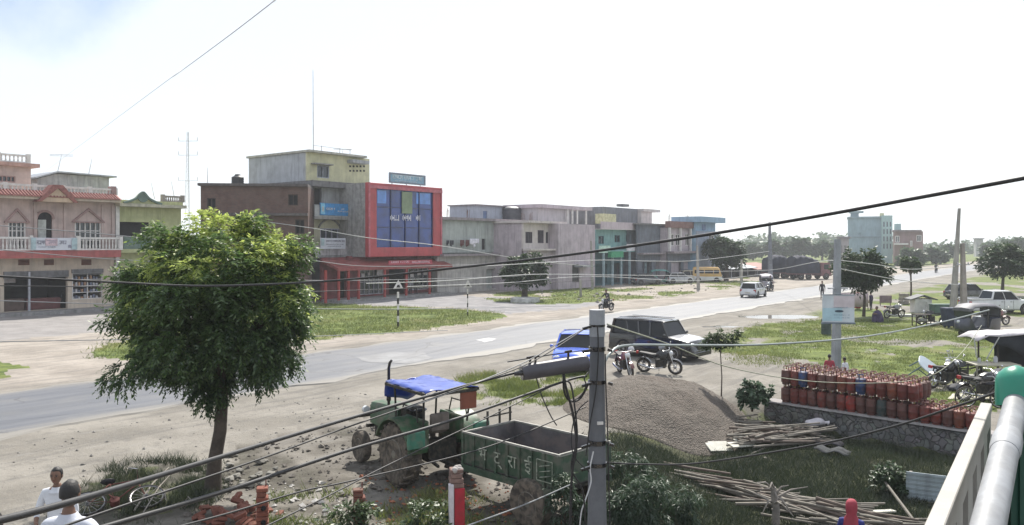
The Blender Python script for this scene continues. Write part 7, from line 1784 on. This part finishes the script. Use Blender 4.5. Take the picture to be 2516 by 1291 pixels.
# canopy stall
c=gz(2452,948);k_=c.y/F
st=thing('canopy_stall','market stall under a wide white topped canopy with dark hanging cloth','stall',c,R(-4))
h=(948-826)*k_
mb=MB();vs=[];fs=[]
for a in range(11):
    for b_ in range(7):
        x=-.95+4.3*a/10;y=-.4+1.5*b_/6;vs.append((x,y,h+.10*math.sin(math.pi*a/10)+.10*math.sin(math.pi*min(1,b_/6*1.0))+.03*math.sin(a*2+b_)-(.15 if a==0 else 0)))
for a in range(10):
    for b_ in range(6): fs.append((a*7+b_,(a+1)*7+b_,(a+1)*7+b_+1,a*7+b_+1))
mb.add(vs,fs);o=mb.build('canopy',M('canopy_white',(.46,.44,.46),.8,0,.12,2,.1,stain=.3),st,smooth=60);o.modifiers.new('t','SOLIDIFY').thickness=.03
mb=MB();vs=[];fs=[]
for a in range(21):
    for b_ in range(4):
        x=-.62+3.8*a/20;vs.append((x,-.34+.04*math.sin(a*1.7)*(b_/3),h+.06-(.16+.62*sm((a/20),.02,.38)+.1*math.sin(a*.9))*b_/3))
for a in range(20):
    for b_ in range(3): fs.append((a*4+b_,a*4+b_+1,(a+1)*4+b_+1,(a+1)*4+b_))
mb.add(vs,fs);o=mb.build('hanging_cloth',M('cloth_dark',(.022,.026,.034),.9,0,.3,2,.1),st,smooth=60);o.modifiers.new('t','SOLIDIFY').thickness=.02
mb=MB();mb.box(.4,3.2,1.02,1.06,h*.3,h+.03);mb.build('back_cloth',MATS['cloth_dark'],st)
for x,y in ((0,0),(2.1,-.1),(-.2,1.0),(2.6,1.0)):
    mb=MB();mb.tube([(x,y,-.05),(x,y,h+.06)],.035,8);mb.build('post',DKW,st,smooth=50)
mb=MB();mb.tube([(-1.03,-.38,h-.02),(-.9,-.3,h-.75)],.022,6);mb.tube([(-.15,-.38,h),(-.55,-.3,h-.8)],.022,6);mb.build('prop_stick',CABP,st)
c=gz(2440,952);k_=c.y/F;t=thing('stall_table','low cream topped table with thin legs under the canopy','table',c,R(-5))
mb=MB();mb.box(-.78,.78,-.4,.4,.82,.88);mb.build('table_top',CRM,t,bev=.01)
for sx in (-1,1):
    for sy in (-1,1):
        mb=MB();mb.bar((sx*.72,sy*.34,0),(sx*.72,sy*.34,.82),.05);mb.build('leg',M('pale_leg',(.28,.26,.22),.8),t)
for k,(dx,dy,z,s_,m_,lb) in enumerate(((-.5,0,.885,.13,CABP,'small pale jar on the left of the stall table'),(.15,.1,.885,.16,MATS['board_white'],'white box on the stall table'),)):
    mb=MB();mb.lathe([(s_*.4,0),(s_*.45,.02),(s_*.45,s_*1.1),(s_*.3,s_*1.3),(s_*.3,s_*1.45),(0,s_*1.45)],(0,0,0),12);o=mb.build('jar',m_,smooth=40);o.location=(c.x+dx,c.y+dy,c.z+z);tag(o,['small pale jar on the left of the stall table','taller white jar on the right of the stall table'][k],'jar')
# hand carts of the vendors
def handcart(label,px,py,rz,mat):
    c=gz(px,py);t=thing('handcart',label,'handcart',c,R(rz))
    mb=MB();mb.box(-.75,.75,-.45,.45,.58,.64)
    for k in range(7): mb.bar((-.7+.23*k,-.44,.66),(-.7+.23*k,.44,.66),.05,.03)
    mb.build('deck',mat,t,bev=.01)
    for s in (-1,1): wheel(t,(-.1,s*.5,.36),.36,.05,.31,RIMS)
    mb=MB();mb.bar((.7,-.38,.6),(1.25,-.3,.85),.045);mb.bar((.7,.38,.6),(1.25,.3,.85),.045);mb.bar((1.25,-.3,.85),(1.25,.3,.85),.04);mb.build('handle',DKW,t)
    for sx in (-.65,.6):
        mb=MB();mb.bar((sx,.4,.02),(sx,.4,.58),.05);mb.build('leg',DKW,t)
    return t
for px,py,rz,lb in ((2322,952,25,'dark motorcycle nearest the tipped plastic table'),(2368,948,160,'dark motorcycle between the tipped plastic table and the canopy post'),(2410,985,10,'dark motorcycle under the left end of the canopy')):
    c=gz(px,py);motorbike('motorcycle',lb,(c.x,c.y,c.z),R(rz),BLKP,'motorcycles parked by the canopy stall')
handcart('dark flat handcart with shafts under the canopy',2470,985,170,M('cart_dark2',(.045,.045,.055),.8,0,.3,3))
rg=random.Random(12)
for k,(px,py,z,sx,sy,sz,col,lb) in enumerate(((2345,962,.0,.5,.4,.25,(.03,.032,.04),'dark bundle on the grass between the parked motorcycles'),(2392,945,.0,.35,.3,.35,(.4,.4,.38),'white crate on the grass before the canopy post'),(2455,978,.66,.6,.5,.3,(.035,.035,.05),'dark bundle on the handcart under the canopy'),(2470,1000,.0,.5,.4,.35,(.07,.035,.06),'plum coloured bundle on the ground near the bicycle'),(2495,960,.2,.3,.3,.5,(.5,.48,.46),'white box stacked under the canopy'))):
    c=gz(px,py);mb=MB();mb.sphere((0,0,sz*.5),.5,14,9,0,(sx*1.05,sy*1.05,sz*1.05)) if 'bundle' in lb or 'sack' in lb else mb.box(-sx/2,sx/2,-sy/2,sy/2,0,sz)
    if 'bundle' in lb or 'sack' in lb: mb.v=[(x+.03*math.sin(14*y+z*9),y+.03*math.sin(12*x),z*(1+.12*math.sin(10*x+7*y))) for x,y,z in mb.v]
    else:
        for q in range(3): mb.box(-sx/2-.01,sx/2+.01,-sy/2-.01,sy/2+.01,sz*(.1+.33*q),sz*(.2+.33*q))
    o=mb.build('bundle' if ('bundle' in lb or 'sack' in lb) else 'crate',M('goods_%d'%k,col,.8,0,.25,4,.1),smooth=60 if 'bundle' in lb or 'sack' in lb else None);o.location=(c.x,c.y,c.z+z);tag(o,lb,'bundle' if 'bundle' in lb else ('sack' if 'sack' in lb else 'box'))
c=gz(2385,978);mb=MB();mb.add([(-1.0,-.4,.02),(.9,-.45,.02),(1.1,.5,.02),(-.3,.55,.02),(-1.0,-.4,.05),(.9,-.45,.05),(1.1,.5,.05),(-.3,.55,.05)],[(0,3,2,1),(4,5,6,7),(0,1,5,4),(1,2,6,5),(2,3,7,6),(3,0,4,7)]);o=mb.build('floor_board',CRM);o.location=c;tag(o,'large cream board lying on the grass by the bicycle','board')
# kiosk, boxes, low platform
c=gz(2263,768);k_=c.y/F;t=thing('kiosk','small white kiosk with dark gabled roof at the roadside','kiosk',c,R(-6))
w_=.62;hh=34*k_
mb=MB();mb.wall(-w_,w_,0,hh,-.45,-.37,[(-.28,.28,hh*.25,hh*.75)]);mb.box(-w_,w_,-.36,.5,0,hh);mb.build('walls',WHITE,t)
mb=MB();mb.prism([(-w_-.35,hh-.02),(0,hh+.32),(w_+.35,hh-.02),(w_+.35,hh-.09),(0,hh+.22),(-w_-.35,hh-.09)],-.65,.7,'y');mb.build('roof',M('kiosk_roof',(.07,.075,.085),.7),t)
c=gz(2264,802);t=thing('vendor_table','small dark table with a white basin before the white kiosk','table',c,R(0))
mb=MB();mb.box(-.5,.5,-.3,.3,.72,.78);mb.box(-.45,.45,-.25,.25,.3,.33);mb.build('table_top',DKW,t)
for sx in (-1,1):
    for sy in (-1,1):
        mb=MB();mb.bar((sx*.46,sy*.26,0),(sx*.46,sy*.26,.72),.05);mb.build('leg',DKW,t)
mb=MB();mb.lathe([(.2,0),(.28,.14),(.26,.14),(.18,.02),(0,.02)],(0,0,0),16);o=mb.build('basin',MATS['board_white'],smooth=40);o.location=(c.x+.05,c.y-.05,c.z+.335);tag(o,'white basin on the shelf of the dark vendor table','basin')
mb=MB();mb.box(-.4,.4,-.2,.2,0,.6);mb.build('stool_box',DKW,t) if False else None
for k,(px,py,w_,hh,d_,col,lb) in enumerate(((2176,752,1.0,.62,.25,(.17,.13,.13),'brown notice board right of the umbrella shaped tree'),(2220,748,.75,.95,.4,(.23,.20,.18),'stack of brown crates left of the white kiosk'),(2316,772,1.6,.75,.8,(.07,.12,.10),'long dark green chest right of the white kiosk'),(2338,806,1.0,1.25,.8,(.028,.038,.07),'large dark blue bin behind the dark auto rickshaw'),(2225,778,2.6,.16,.7,(.46,.46,.44),'low pale stone slab left of the white kiosk'),(2310,798,1.5,.14,.6,(.45,.42,.38),'low pale slab right of the vendor table'))):
    c=gz(px,py);mb=MB()
    if k==0: mb.box(-w_/2,w_/2,-.04,.04,.25,.25+hh);mb.bar((-w_/2+.08,.06,0),(-w_/2+.08,.06,.7),.06);mb.bar((w_/2-.08,.06,0),(w_/2-.08,.06,.7),.06)
    elif k==1:
        for q in range(3):
            mb.box(-w_/2+.03*q,w_/2+.02*q,-d_/2,d_/2,hh*q/3+.01,hh*(q+1)/3-.03)
    elif k==3:
        mb.loft([[(-w_*.42,-d_*.42,.12),(w_*.42,-d_*.42,.12),(w_*.42,d_*.42,.12),(-w_*.42,d_*.42,.12)],[(-w_/2,-d_/2,hh-.1),(w_/2,-d_/2,hh-.1),(w_/2,d_/2,hh-.1),(-w_/2,d_/2,hh-.1)],[(-w_*.53,-d_*.53,hh-.1),(w_*.53,-d_*.53,hh-.1),(w_*.53,d_*.53,hh-.1),(-w_*.53,d_*.53,hh-.1)],[(-w_*.5,-d_*.5,hh),(w_*.5,-d_*.5,hh),(w_*.5,d_*.5,hh),(-w_*.5,d_*.5,hh)]])
        for s in(-1,1): mb.cyl((s*w_*.3,-d_*.3,.0),(s*w_*.3,-d_*.3,.14),.07,n=10);mb.cyl((s*w_*.3,d_*.3,.0),(s*w_*.3,d_*.3,.14),.07,n=10)
    else:
        mb.box(-w_/2,w_/2,-d_/2,d_/2,0,hh);mb.box(-w_/2-.03,w_/2+.03,-d_/2-.03,d_/2+.03,hh*.86,hh*.97)
    o=mb.build(['notice_board','crate_stack','chest','wheeled_bin','stone_slab','stone_slab'][k],M('yard_%d'%k,col,.75,0,.25,3,.1),bev=.012);o.location=c;tag(o,lb,['board','crates','chest','bin','slab','slab'][k])
c=gz(2122,768);t=thing('cloth_screen','pinkish white cloth screen behind the umbrella shaped tree','screen',(c.x,c.y+2,0),R(-4))
mb=MB();vs=[];fs=[]
for a in range(17):
    for b_ in range(3): vs.append((-1.1+2.3*a/16,.05*math.sin(a*1.4),.25+.55*b_))
for a in range(16):
    for b_ in range(2): fs.append((a*3+b_,(a+1)*3+b_,(a+1)*3+b_+1,a*3+b_+1))
mb.add(vs,fs);o=mb.build('cloth',M('cloth_pinkish',(.52,.43,.44),.8,0,.12,2),t,smooth=60);o.modifiers.new('t','SOLIDIFY').thickness=.015
for x in (-1.1,0,1.2):
    mb=MB();mb.bar((x,.05,0),(x,.05,1.45),.05);mb.build('post',DKW,t)
# white plastic sheets on the ground by the dark house
for k,(px,py,w_,d_,lb) in enumerate(((1590,693,5.2,1.0,'crumpled white plastic sheet on the ground before the dark grey house'),(1226,712,4.5,.5,'pale kerb slab before the low grey house'))):
    c=gz(px,py);vs=[];fs=[];q=random.Random(k)
    for a in range(15):
        for b_ in range(5): vs.append((-w_/2+w_*a/14,-d_/2+d_*b_/4,(.12+.22*abs(math.sin(a*.9))*math.sin(math.pi*b_/4)) if k==0 else .25))
    for a in range(14):
        for b_ in range(4): fs.append((a*5+b_,(a+1)*5+b_,(a+1)*5+b_+1,a*5+b_+1))
    mb=MB();mb.add(vs,fs)
    if k==1: mb=MB();mb.box(-w_/2,w_/2,-d_/2,d_/2,-.05,.25)
    o=mb.build(['plastic_sheet','kerb_slab'][k],[M('sheet_white',(.66,.66,.68),.6),M('kerb_pale',(.5,.5,.48),.8)][k],smooth=60 if k==0 else None);o.location=c;o.rotation_euler=(0,0,R(8) if k==0 else R(20));tag(o,lb,['sheet','slab'][k])
# low tree surround
c=gz(1290,742);mb=MB();mb.lathe([(1.3,-.1),(1.3,.35),(1.1,.38),(1.0,.34),(.2,.30)],(0,0,0),20);o=mb.build('tree_ring',M('kerb_pale'),smooth=40);o.location=c;tag(o,'pale round stone seat around the foot of the dark round tree','stone ring')
# ================================================================== our own terrace: railing, pipe, tank
VD=Vector((.559,.829,0));VN=Vector((.829,-.559,0))
tz=H-1.0
t=thing('terrace','white concrete terrace railing and floor of the house the view is taken from','terrace',(0,0,0),0)
def onrail(s,n_,z): p=VD*s+VN*n_;return (p.x,p.y,z)
E0=4.86*1.0/VD.y;s1=E0;s0_=1.2
nl,nr_=-.384,-.322
RAILW=M('railing_white',(.36,.345,.315),.75,0,.12,3,.15,20,dirt=(.35,.33,.30,.3))
def slab(name,sa,sb,na,nb,za,zb,mat,parent=t,bev=0):
    v=[onrail(sa,na,za),onrail(sa,nb,za),onrail(sb,nb,za),onrail(sb,na,za),onrail(sa,na,zb),onrail(sa,nb,zb),onrail(sb,nb,zb),onrail(sb,na,zb)]
    mb=MB();mb.add(v,[(0,3,2,1),(4,5,6,7),(0,1,5,4),(1,2,6,5),(2,3,7,6),(3,0,4,7)]);return mb.build(name,mat,parent,bev=bev)
slab('railing_top',s0_,s1,nl,nr_,tz-.05,tz,RAILW,bev=.004)
BRN=M('dark_backing',(.05,.036,.028),.85,0,.3,4)
a=s1
for k in range(8):
    slab('railing_post',a-.22*(1.15 if k else .35),a,nl+.006,nr_-.006,tz-1.0,tz-.051,RAILW)
    a-=.22*(1.15 if k else .35)
    slab('opening_backing',a-.26,a,nl+.008,nl+.03,tz-1.0,tz-.13,BRN);slab('railing_lintel',a-.26,a,nl+.0061,nr_-.0061,tz-.13,tz-.052,RAILW)  # dark brown backing added so the railing openings look shaded
    a-=.26
slab('terrace_floor',s0_,s1+.02,nl-.02,1.6,tz-1.15,tz-1.001,CONC)
slab('wall_below',s0_,s1,nl+.03,1.55,-.9,tz-1.151,CREAM)
PVC=M('pvc_grey',(.29,.30,.315),.5,0,.2,3,.1,dirt=(.2,.2,.2,.6),stain=.3); PGR=M('pipe_green',(.02,.22,.145),.3,0,.15,3,.02)
p0=ray(2416,1345,2.7);p1=ray(2447,1130,3.55);p2=ray(2468,1100,3.6);p3=ray(2497,985,4.3)
t=thing('drain_pipe','long grey plastic pipe with green elbow beside the white railing','pipe',p0,0)
d=p3-p0
mb=MB();mb.tube([Vector((0,0,0)),d*.25,d*.5,d*.75,d],.056,24);mb.build('pipe',PVC,t,smooth=50)
mb=MB();mb.tube([d*.53,d*.56,d*.63,d*.66],[.058,.063,.063,.058],24);mb.tube([d*.985,d*1.005],[.07,.07],24);mb.parts('pipe_collar',PVC,t,smooth=40)
mb=MB();mb.tube([d*.972,d*.99],[.0765,.0765],24);mb.build('seal_ring',BLKP,t,smooth=40)
e=d*1.0;mb=MB();up=Vector((0,0,1));un=d.normalized()
pts=[e,e+un*.05+up*.02]+[e+un*(.05+.10*math.sin(R(q)))+up*(.02+.12*(1-math.cos(R(q)))*.9)+Vector((.05,0,0))*math.sin(R(q)) for q in range(15,91,15)]
mb.tube([e-up*.035,e+up*.01+un*.01,e+up*.10+un*.03,e+up*.135+un*.03,e+up*.165+un*.03,e+up*.182+un*.03],[.098,.1,.1,.088,.055,.01],24)
mb.build('elbow',PGR,t,smooth=50)
gp=thing('green_wall','dark green sheet wall at the right edge beside the grey pipe','wall',(0,0,0),0)
GW=M('sheet_green',(.010,.06,.04),.5,0,.2,2,.05)
xa_=(2484-CX)/F*4.42
mb=MB();mb.box(xa_,xa_+1.2,4.42,4.46,tz-1.0,4.28);mb.build('sheet',GW,gp)
for k in range(8):
    mb=MB();mb.box(xa_+.04+.15*k,xa_+.07+.15*k,4.405,4.4195,tz-1.0,4.28);mb.build('rib',GW,gp)
mb=MB();mb.box(xa_-.02,xa_+1.2,4.40,4.48,4.2805,4.31);mb.build('edge_cap',GW,gp)
# ================================================================== people
SKIN=M('skin_brown',(.16,.085,.055),.6,0,.12,6,.05); HAIRM=M('black_hair',(.012,.011,.011),.6,0,.2,20,.3,60); EYE=M('eye_dark',(.015,.012,.012),.3); LIP=M('lip_brown',(.14,.055,.045),.6)
def person(label,loc,rz,shirt,trouser,pose=None,hgt=1.68,hair=HAIRM,name='person',shoe=None,look=0,group=None,hairlong=False):
    """one continuous body facing local -y; pose overrides joint positions"""
    J=dict(pel=(0,0,.93),sp=(0,.01,1.12),ch=(0,.0,1.33),nk=(0,.0,1.475),hd=(0,-.015,1.56))
    for s,t_ in ((-1,'r'),(1,'l')):
        J.update({'sh'+t_:(s*.175,.0,1.40),'el'+t_:(s*.235,.03,1.12),'wr'+t_:(s*.245,-.03,.88),'pa'+t_:(s*.245,-.05,.81),'hp'+t_:(s*.09,0,.88),'kn'+t_:(s*.10,-.02,.49),'an'+t_:(s*.105,.03,.085),'to'+t_:(s*.12,-.14,.035)})
    if pose: J.update(pose)
    Rd=dict(pel=.135,sp=.125,ch=.145,nk=.055,hd=.06)
    for t_ in 'rl': Rd.update({'sh'+t_:.072,'el'+t_:.047,'wr'+t_:.03,'pa'+t_:.036,'hp'+t_:.098,'kn'+t_:.062,'an'+t_:.042,'to'+t_:.036})
    names=list(J);idx={n:i for i,n in enumerate(names)};V=[J[n] for n in names];RR=[Rd[n] for n in names]
    E=[('pel','sp'),('sp','ch'),('ch','nk'),('nk','hd')]
    for t_ in 'rl': E+=[('ch','sh'+t_),('sh'+t_,'el'+t_),('el'+t_,'wr'+t_),('wr'+t_,'pa'+t_),('pel','hp'+t_),('hp'+t_,'kn'+t_),('kn'+t_,'an'+t_),('an'+t_,'to'+t_)]
    E=[(idx[a],idx[b]) for a,b in E]
    reg=['t','s','s','k','k'];
    regm={'pel':'t','sp':'s','ch':'s','nk':'k','hd':'k'}
    for t_ in 'rl': regm.update({'sh'+t_:'s','el'+t_:'s','wr'+t_:'k','pa'+t_:'k','hp'+t_:'t','kn'+t_:'t','an'+t_:'t','to'+t_:'f'})
    RG=[regm[n] for n in names]
    for t_ in 'rl':           # four fingers and a thumb on each hand
        w_=Vector(J['wr'+t_]);p_=Vector(J['pa'+t_]);dd=(p_-w_);dd=dd.normalized() if dd.length>1e-4 else Vector((0,0,-1))
        side=dd.cross(Vector((1,0,0)));side=side.normalized() if side.length>.1 else Vector((0,1,0))
        cur=dd.cross(side)
        for q in range(5):
            o_=side*((q-1.5)*.019) if q<4 else side*(-.035)
            ln=(.032,.038,.036,.028,.028)[q]
            d2=(dd+cur*.15) if q<4 else (dd*.6-side*.7)
            a=p_+o_+dd*.012;b_=a+d2.normalized()*ln;c_=b_+(d2+cur*.4).normalized()*ln*.8
            i0=len(V);V+=[tuple(a),tuple(b_),tuple(c_)];RR+=[.0105,.0095,.008];RG+=['k']*3
            E+=[(idx['pa'+t_],i0),(i0,i0+1),(i0+1,i0+2)]
    me=bpy.data.meshes.new('rig');me.from_pydata(V,E,[])
    ob=bpy.data.objects.new('rig',me);COL.objects.link(ob)
    md=ob.modifiers.new('skin','SKIN')
    for i,r_ in enumerate(RR): me.skin_vertices[0].data[i].radius=(r_,r_*(.8 if names[i:i+1] and names[i] in('ch','sp','pel') else 1)) if i<len(names) else (r_,r_)
    me.skin_vertices[0].data[idx['pel']].use_root=True
    ob.modifiers.new('sub','SUBSURF').levels=2
    bpy.context.view_layer.update();dg=bpy.context.evaluated_depsgraph_get()
    body=bpy.data.meshes.new_from_object(ob.evaluated_get(dg));bpy.data.objects.remove(ob)
    VV=np.array(V);body.materials.clear()
    # head joined into the same mesh
    bm=bmesh.new();bm.from_mesh(body)
    hc=Vector(J['hd'])+Vector((0,-.02,.09));rot=Matrix.Rotation(look,4,'Z')
    fm=[]
    cents=np.array([f.calc_center_median()[:] for f in bm.faces])
    segA=np.array([V[a] for a,b_ in E]);segB=np.array([V[b_] for a,b_ in E])
    ab=segB-segA;L2_=(ab**2).sum(1)+1e-9
    tt=np.clip(((cents[:,None,:]-segA)*ab).sum(2)/L2_,0,1);dist=np.linalg.norm(cents[:,None,:]-(segA+tt[...,None]*ab),axis=2);k=dist.argmin(1)
    mi={'s':0,'t':1,'k':2,'f':3}
    for f,kk,fi in zip(bm.faces,k,range(len(k))):
        a,b_=E[kk];r_=RG[a] if tt[fi,kk]<(.86 if (a,b_)==(2,3) else .55) else RG[b_];f.material_index=mi[r_];f.smooth=True
    def addsph(c,r,sc,m_,n=16,mm=12,warp=None):
        tmp=MB();tmp.sphere((0,0,0),1,n,mm)
        vs=[]
        for x,y,z in tmp.v:
            p=Vector((x*r*sc[0],y*r*sc[1],z*r*sc[2]))
            if warp:p=warp(p)
            vs.append(bm.verts.new(rot@(p+Vector(c))+hc))
        for f in tmp.f:
            q=[]
            for i in f:
                if vs[i] not in q:q.append(vs[i])
            try:
                nf=bm.faces.new(q);nf.material_index=m_;nf.smooth=True
            except ValueError: pass
    def hw(p):
        z=p.z/.125
        if z<0: p=Vector((p.x*(1+.22*z),p.y*(1+.08*z)-.008*(-z),p.z))
        return p
    addsph((0,0,0),.1,(.78,.96,1.22),2,18,14,hw)
    addsph((0,-.098,-.012),.02,(.75,.9,1.35),2,8,6)           # nose
    for s in (-1,1):
        addsph((s*.031,-.083,.012),.013,(1.2,.7,.7),4,8,6);addsph((s*.078,.005,-.005),.026,(.35,.7,1.1),2,8,6)
        addsph((s*.031,-.086,.034),.016,(1.5,.5,.3),5,8,5)
    addsph((0,-.085,-.058),.02,(1.25,.5,.4),6,8,5)
    bm.to_mesh(body);bm.free()
    for m_ in (shirt,trouser,SKIN,shoe or BLKP,EYE,hair,LIP): body.materials.append(m_)
    body.name='person';root=bpy.data.objects.new(name,body);COL.objects.link(root);sc_=hgt/1.68
    root.location=loc;root.rotation_euler=(0,0,rz);root.scale=(sc_,)*3;tag(root,label,'person',group)
    if shirt in (SHW,SHG,GRYS,DKS):
        cb=MB();nk=Vector(J['nk']);cb.lathe([(.118,-.055),(.088,-.01),(.070,.018),(.064,.016),(.07,-.02)],(nk.x,nk.y-.004,nk.z-.005),16);cb.build('collar',shirt,root,smooth=50)
    if hair is not None:
        tmp=MB();tmp.sphere((0,0,0),1,20,14)
        vs=[];keep=[]
        for x,y,z in tmp.v:
            p=Vector((x*.084*(1+.03*math.sin(9*z+5*x)),y*.104*(1+.03*math.sin(7*x+4*z))+.012,z*.122+.012+.004*math.sin(11*x)));
            if y<-.35 and z<.45: p=p*.80
            if z<-.42 or (z<-.3 and not hairlong):p=p*.8
            vs.append(rot@p+hc)
        h=MB();h.add(vs,tmp.f);o=h.build('hair',hair,root,smooth=60)
    return root,J,hc,rot
def cap(root,hc,rot,mat,name='headscarf',drape=.3,back=.1):
    mb=MB();rg=[]
    for z,rx,ry,oy in ((.165,.012,.012,.01),(.15,.06,.07,.01),(.11,.092,.11,.012),(.04,.105,.122,.02),(-.04,.10,.112,.03),(-.12,.085,.095,.035),(-.19,.13,.12,.04),(-.12-drape,.185,.15,.05)):
        ring=[]
        for k in range(22):
            a=2*math.pi*k/22;x=rx*math.cos(a);y=ry*math.sin(a)+oy
            if z<.06 and y<-.045: y=-.045+.02*(y+.045)
            ring.append(tuple(rot@Vector((x,y,z))+hc))
        rg.append(ring)
    mb.loft(rg);return mb.build(name,mat,root,smooth=60)
SHW=M('white_shirt',(.56,.58,.62),.8,0,.08,5,.25,12); SHG=M('pale_grey_shirt',(.50,.52,.58),.8,0,.08,5,.25,12); TRD=M('dark_trousers',(.03,.03,.04),.85); DKS=M('dark_shirt',(.025,.025,.03),.85); REDC=M('red_cloth',(.42,.03,.04),.8); PURP=M('plum_cloth',(.055,.04,.09),.85); GRYS=M('grey_shirt',(.25,.25,.28),.85)
# two men on the raised porch below the camera (its top lies under the picture's lower edge)
py_=1.05;mb=MB();mb.box(-9.2,-3.2,5.6,10.6,-.1,py_);o=mb.build('porch',CONC,bev=.03);tag(o,'low concrete porch the two men in white stand on','porch')
Y1=9.75;q=ray(141,1152,Y1);person('man in white shirt with dark short hair facing the camera',(q.x,Y1,py_),R(8),SHW,TRD,{'elr':(-.27,-.02,1.13),'wrr':(-.2,-.24,1.02),'par':(-.16,-.29,1.02),'ell':(.25,.03,1.12)},(q.z-py_)/1.685*1.62)
Y2=8.0;q=ray(163,1190,Y2);person('man in pale shirt seen from behind with hand on hip',(q.x+.02,Y2,py_-.15),R(176),SHG,TRD,{'elr':(-.44,.1,1.16),'wrr':(-.27,-.02,1.0),'par':(-.21,-.05,.98),'ell':(.27,.02,1.12),'wrl':(.2,-.2,1.05),'pal':(.14,-.26,1.06),'shr':(-.2,0,1.39),'shl':(.2,0,1.39)},(q.z-py_+.15)/1.685*1.62,hairlong=True)
q=ray(8,1262,7.2);person('dark haired person cut off by the lower left corner',(q.x-.12,7.2,py_-.1),R(60),DKS,TRD,None,(q.z-py_+.1)/1.685*1.62)
# woman with red headscarf among the poles, seen from behind
q=ray(2092,1237,13.4);g_=zg(q.x,13.4);r_,J_,hc_,ro_=person('woman in red headscarf and blue dress seen from behind by the bamboo',(q.x,13.4,g_),R(150),M('blue_dress',(.018,.025,.16),.8,0,.2,4,.15),M('blue_dress'),None,(q.z-g_)/1.72*1.66)
cap(r_,hc_,ro_,M('red_scarf',(.30,.035,.055),.8,0,.2,5,.2))
mb=MB();mb.lathe([(.17,1.0),(.2,.85),(.25,.5),(.30,.1),(.28,.08)],(0,0,0),20);mb.build('skirt',M('blue_dress'),r_,smooth=60)
# heads behind the gas bottles
for px,py,lb,rz,sh in ((2038,874,'person with black hair standing behind the gas bottles, left of the sign pole',-20,MATS['red_scarf']),(2076,881,'person in white shirt behind the gas bottles, right of the sign pole',30,SHW)):
    Yq=28.6;q=ray(px,py,Yq);g_=zg(q.x,Yq);person(lb,(q.x,Yq,g_),R(rz+180),sh,TRD,None,(q.z-g_)/1.685*1.66,group=None)
sit={'pel':(0,.1,.22),'sp':(0,.05,.4),'ch':(0,-.02,.6),'nk':(0,-.06,.74),'hd':(0,-.1,.82),'hpr':(-.1,.08,.2),'hpl':(.1,.08,.2),'knr':(-.16,-.3,.5),'knl':(.16,-.3,.5),'anr':(-.13,-.22,.09),'anl':(.13,-.22,.09),'tor':(-.14,-.38,.035),'tol':(.14,-.38,.035),'shr':(-.17,-.03,.66),'shl':(.17,-.03,.66),'elr':(-.22,-.2,.5),'ell':(.22,-.2,.5),'wrr':(-.1,-.34,.55),'wrl':(.1,-.34,.55),'par':(-.06,-.38,.56),'pal':(.06,-.38,.56)}
c=gz(2157,792);r_,J_,hc_,ro_=person('person in plum shawl squatting on the grass beside the tree',tuple(c),R(-60),PURP,PURP,sit,1.75)
mb=MB();mb.lathe([(.34,.0),(.36,.12),(.33,.35),(.25,.58),(.12,.74),(.08,.78)],(0,-.02,0),20);mb.build('shawl',PURP,r_,smooth=60)
c=gz(2107,760);r_,J_,hc_,ro_=person('person in red dress standing beside the umbrella shaped tree',(c.x,c.y,c.z),R(20),REDC,REDC,None,1.5)
mb=MB();mb.lathe([(.16,1.0),(.2,.8),(.26,.45),(.28,.12),(.26,.1)],(0,0,0),18);mb.build('skirt',REDC,r_,smooth=60)
c=gz(2086,748);person('dark dressed person standing left of the umbrella shaped tree',(c.x,c.y+6,0),R(-30),DKS,TRD,None,1.65)
c=gz(2140,764);person('dark dressed person standing against the tree stem',(c.x,c.y,c.z),R(-150),PURP,TRD,None,1.4)
# walkers and shoppers by the houses
for k,(px,py,rz,sh,hgt,lb) in enumerate(((1008,727,40,GRYS,1.6,'left one of two walkers before the red house'),(1022,727,200,DKS,1.65,'right one of two walkers before the red house'),(271,752,-30,SHW,1.65,'person in white at the corner of the pink house'),(158,764,10,DKS,1.65,'shopkeeper standing at the shop opening of the pink house'),(822,716,20,SHW,1.6,'person in white under the left end of the red porch'))):
    c=gnd(px,py);person(lb,(c.x,c.y,.0),R(rz),sh,TRD,None,hgt,group='people by the houses')
# riders
ride={'pel':(0,.22,.86),'sp':(0,.17,1.05),'ch':(0,.06,1.25),'nk':(0,.0,1.39),'hd':(0,-.03,1.47),'hpr':(-.1,.18,.84),'hpl':(.1,.18,.84),'knr':(-.2,-.2,.72),'knl':(.2,-.2,.72),'anr':(-.2,.05,.36),'anl':(.2,.05,.36),'tor':(-.21,-.1,.31),'tol':(.21,-.1,.31),'shr':(-.18,.03,1.31),'shl':(.18,.03,1.31),'elr':(-.28,-.12,1.14),'ell':(.28,-.12,1.14),'wrr':(-.31,-.28,1.02),'wrl':(.31,-.28,1.02),'par':(-.31,-.33,1.01),'pal':(.31,-.33,1.01)}
for px,py,rz,lb1,lb2,sh in ((1490,768,TH+R(175),'dark motorcycle on the highway beyond the pole top','rider in dark clothes on the highway beyond the pole top',DKS),(1893,717,TH+R(180),'motorcycle beside the grey auto rickshaw','rider in dark clothes beside the grey auto rickshaw',DKS),(2300,672,TH,'tiny motorcycle far down the highway','tiny dark rider far down the highway',DKS)):
    c=gnd(px,py);zz_=.09;motorbike('motorcycle',lb1,(c.x,c.y,zz_),rz,BLKP,lean=0)
    person(lb2,(c.x,c.y,zz_),rz+R(90),sh,TRD,ride,1.68)
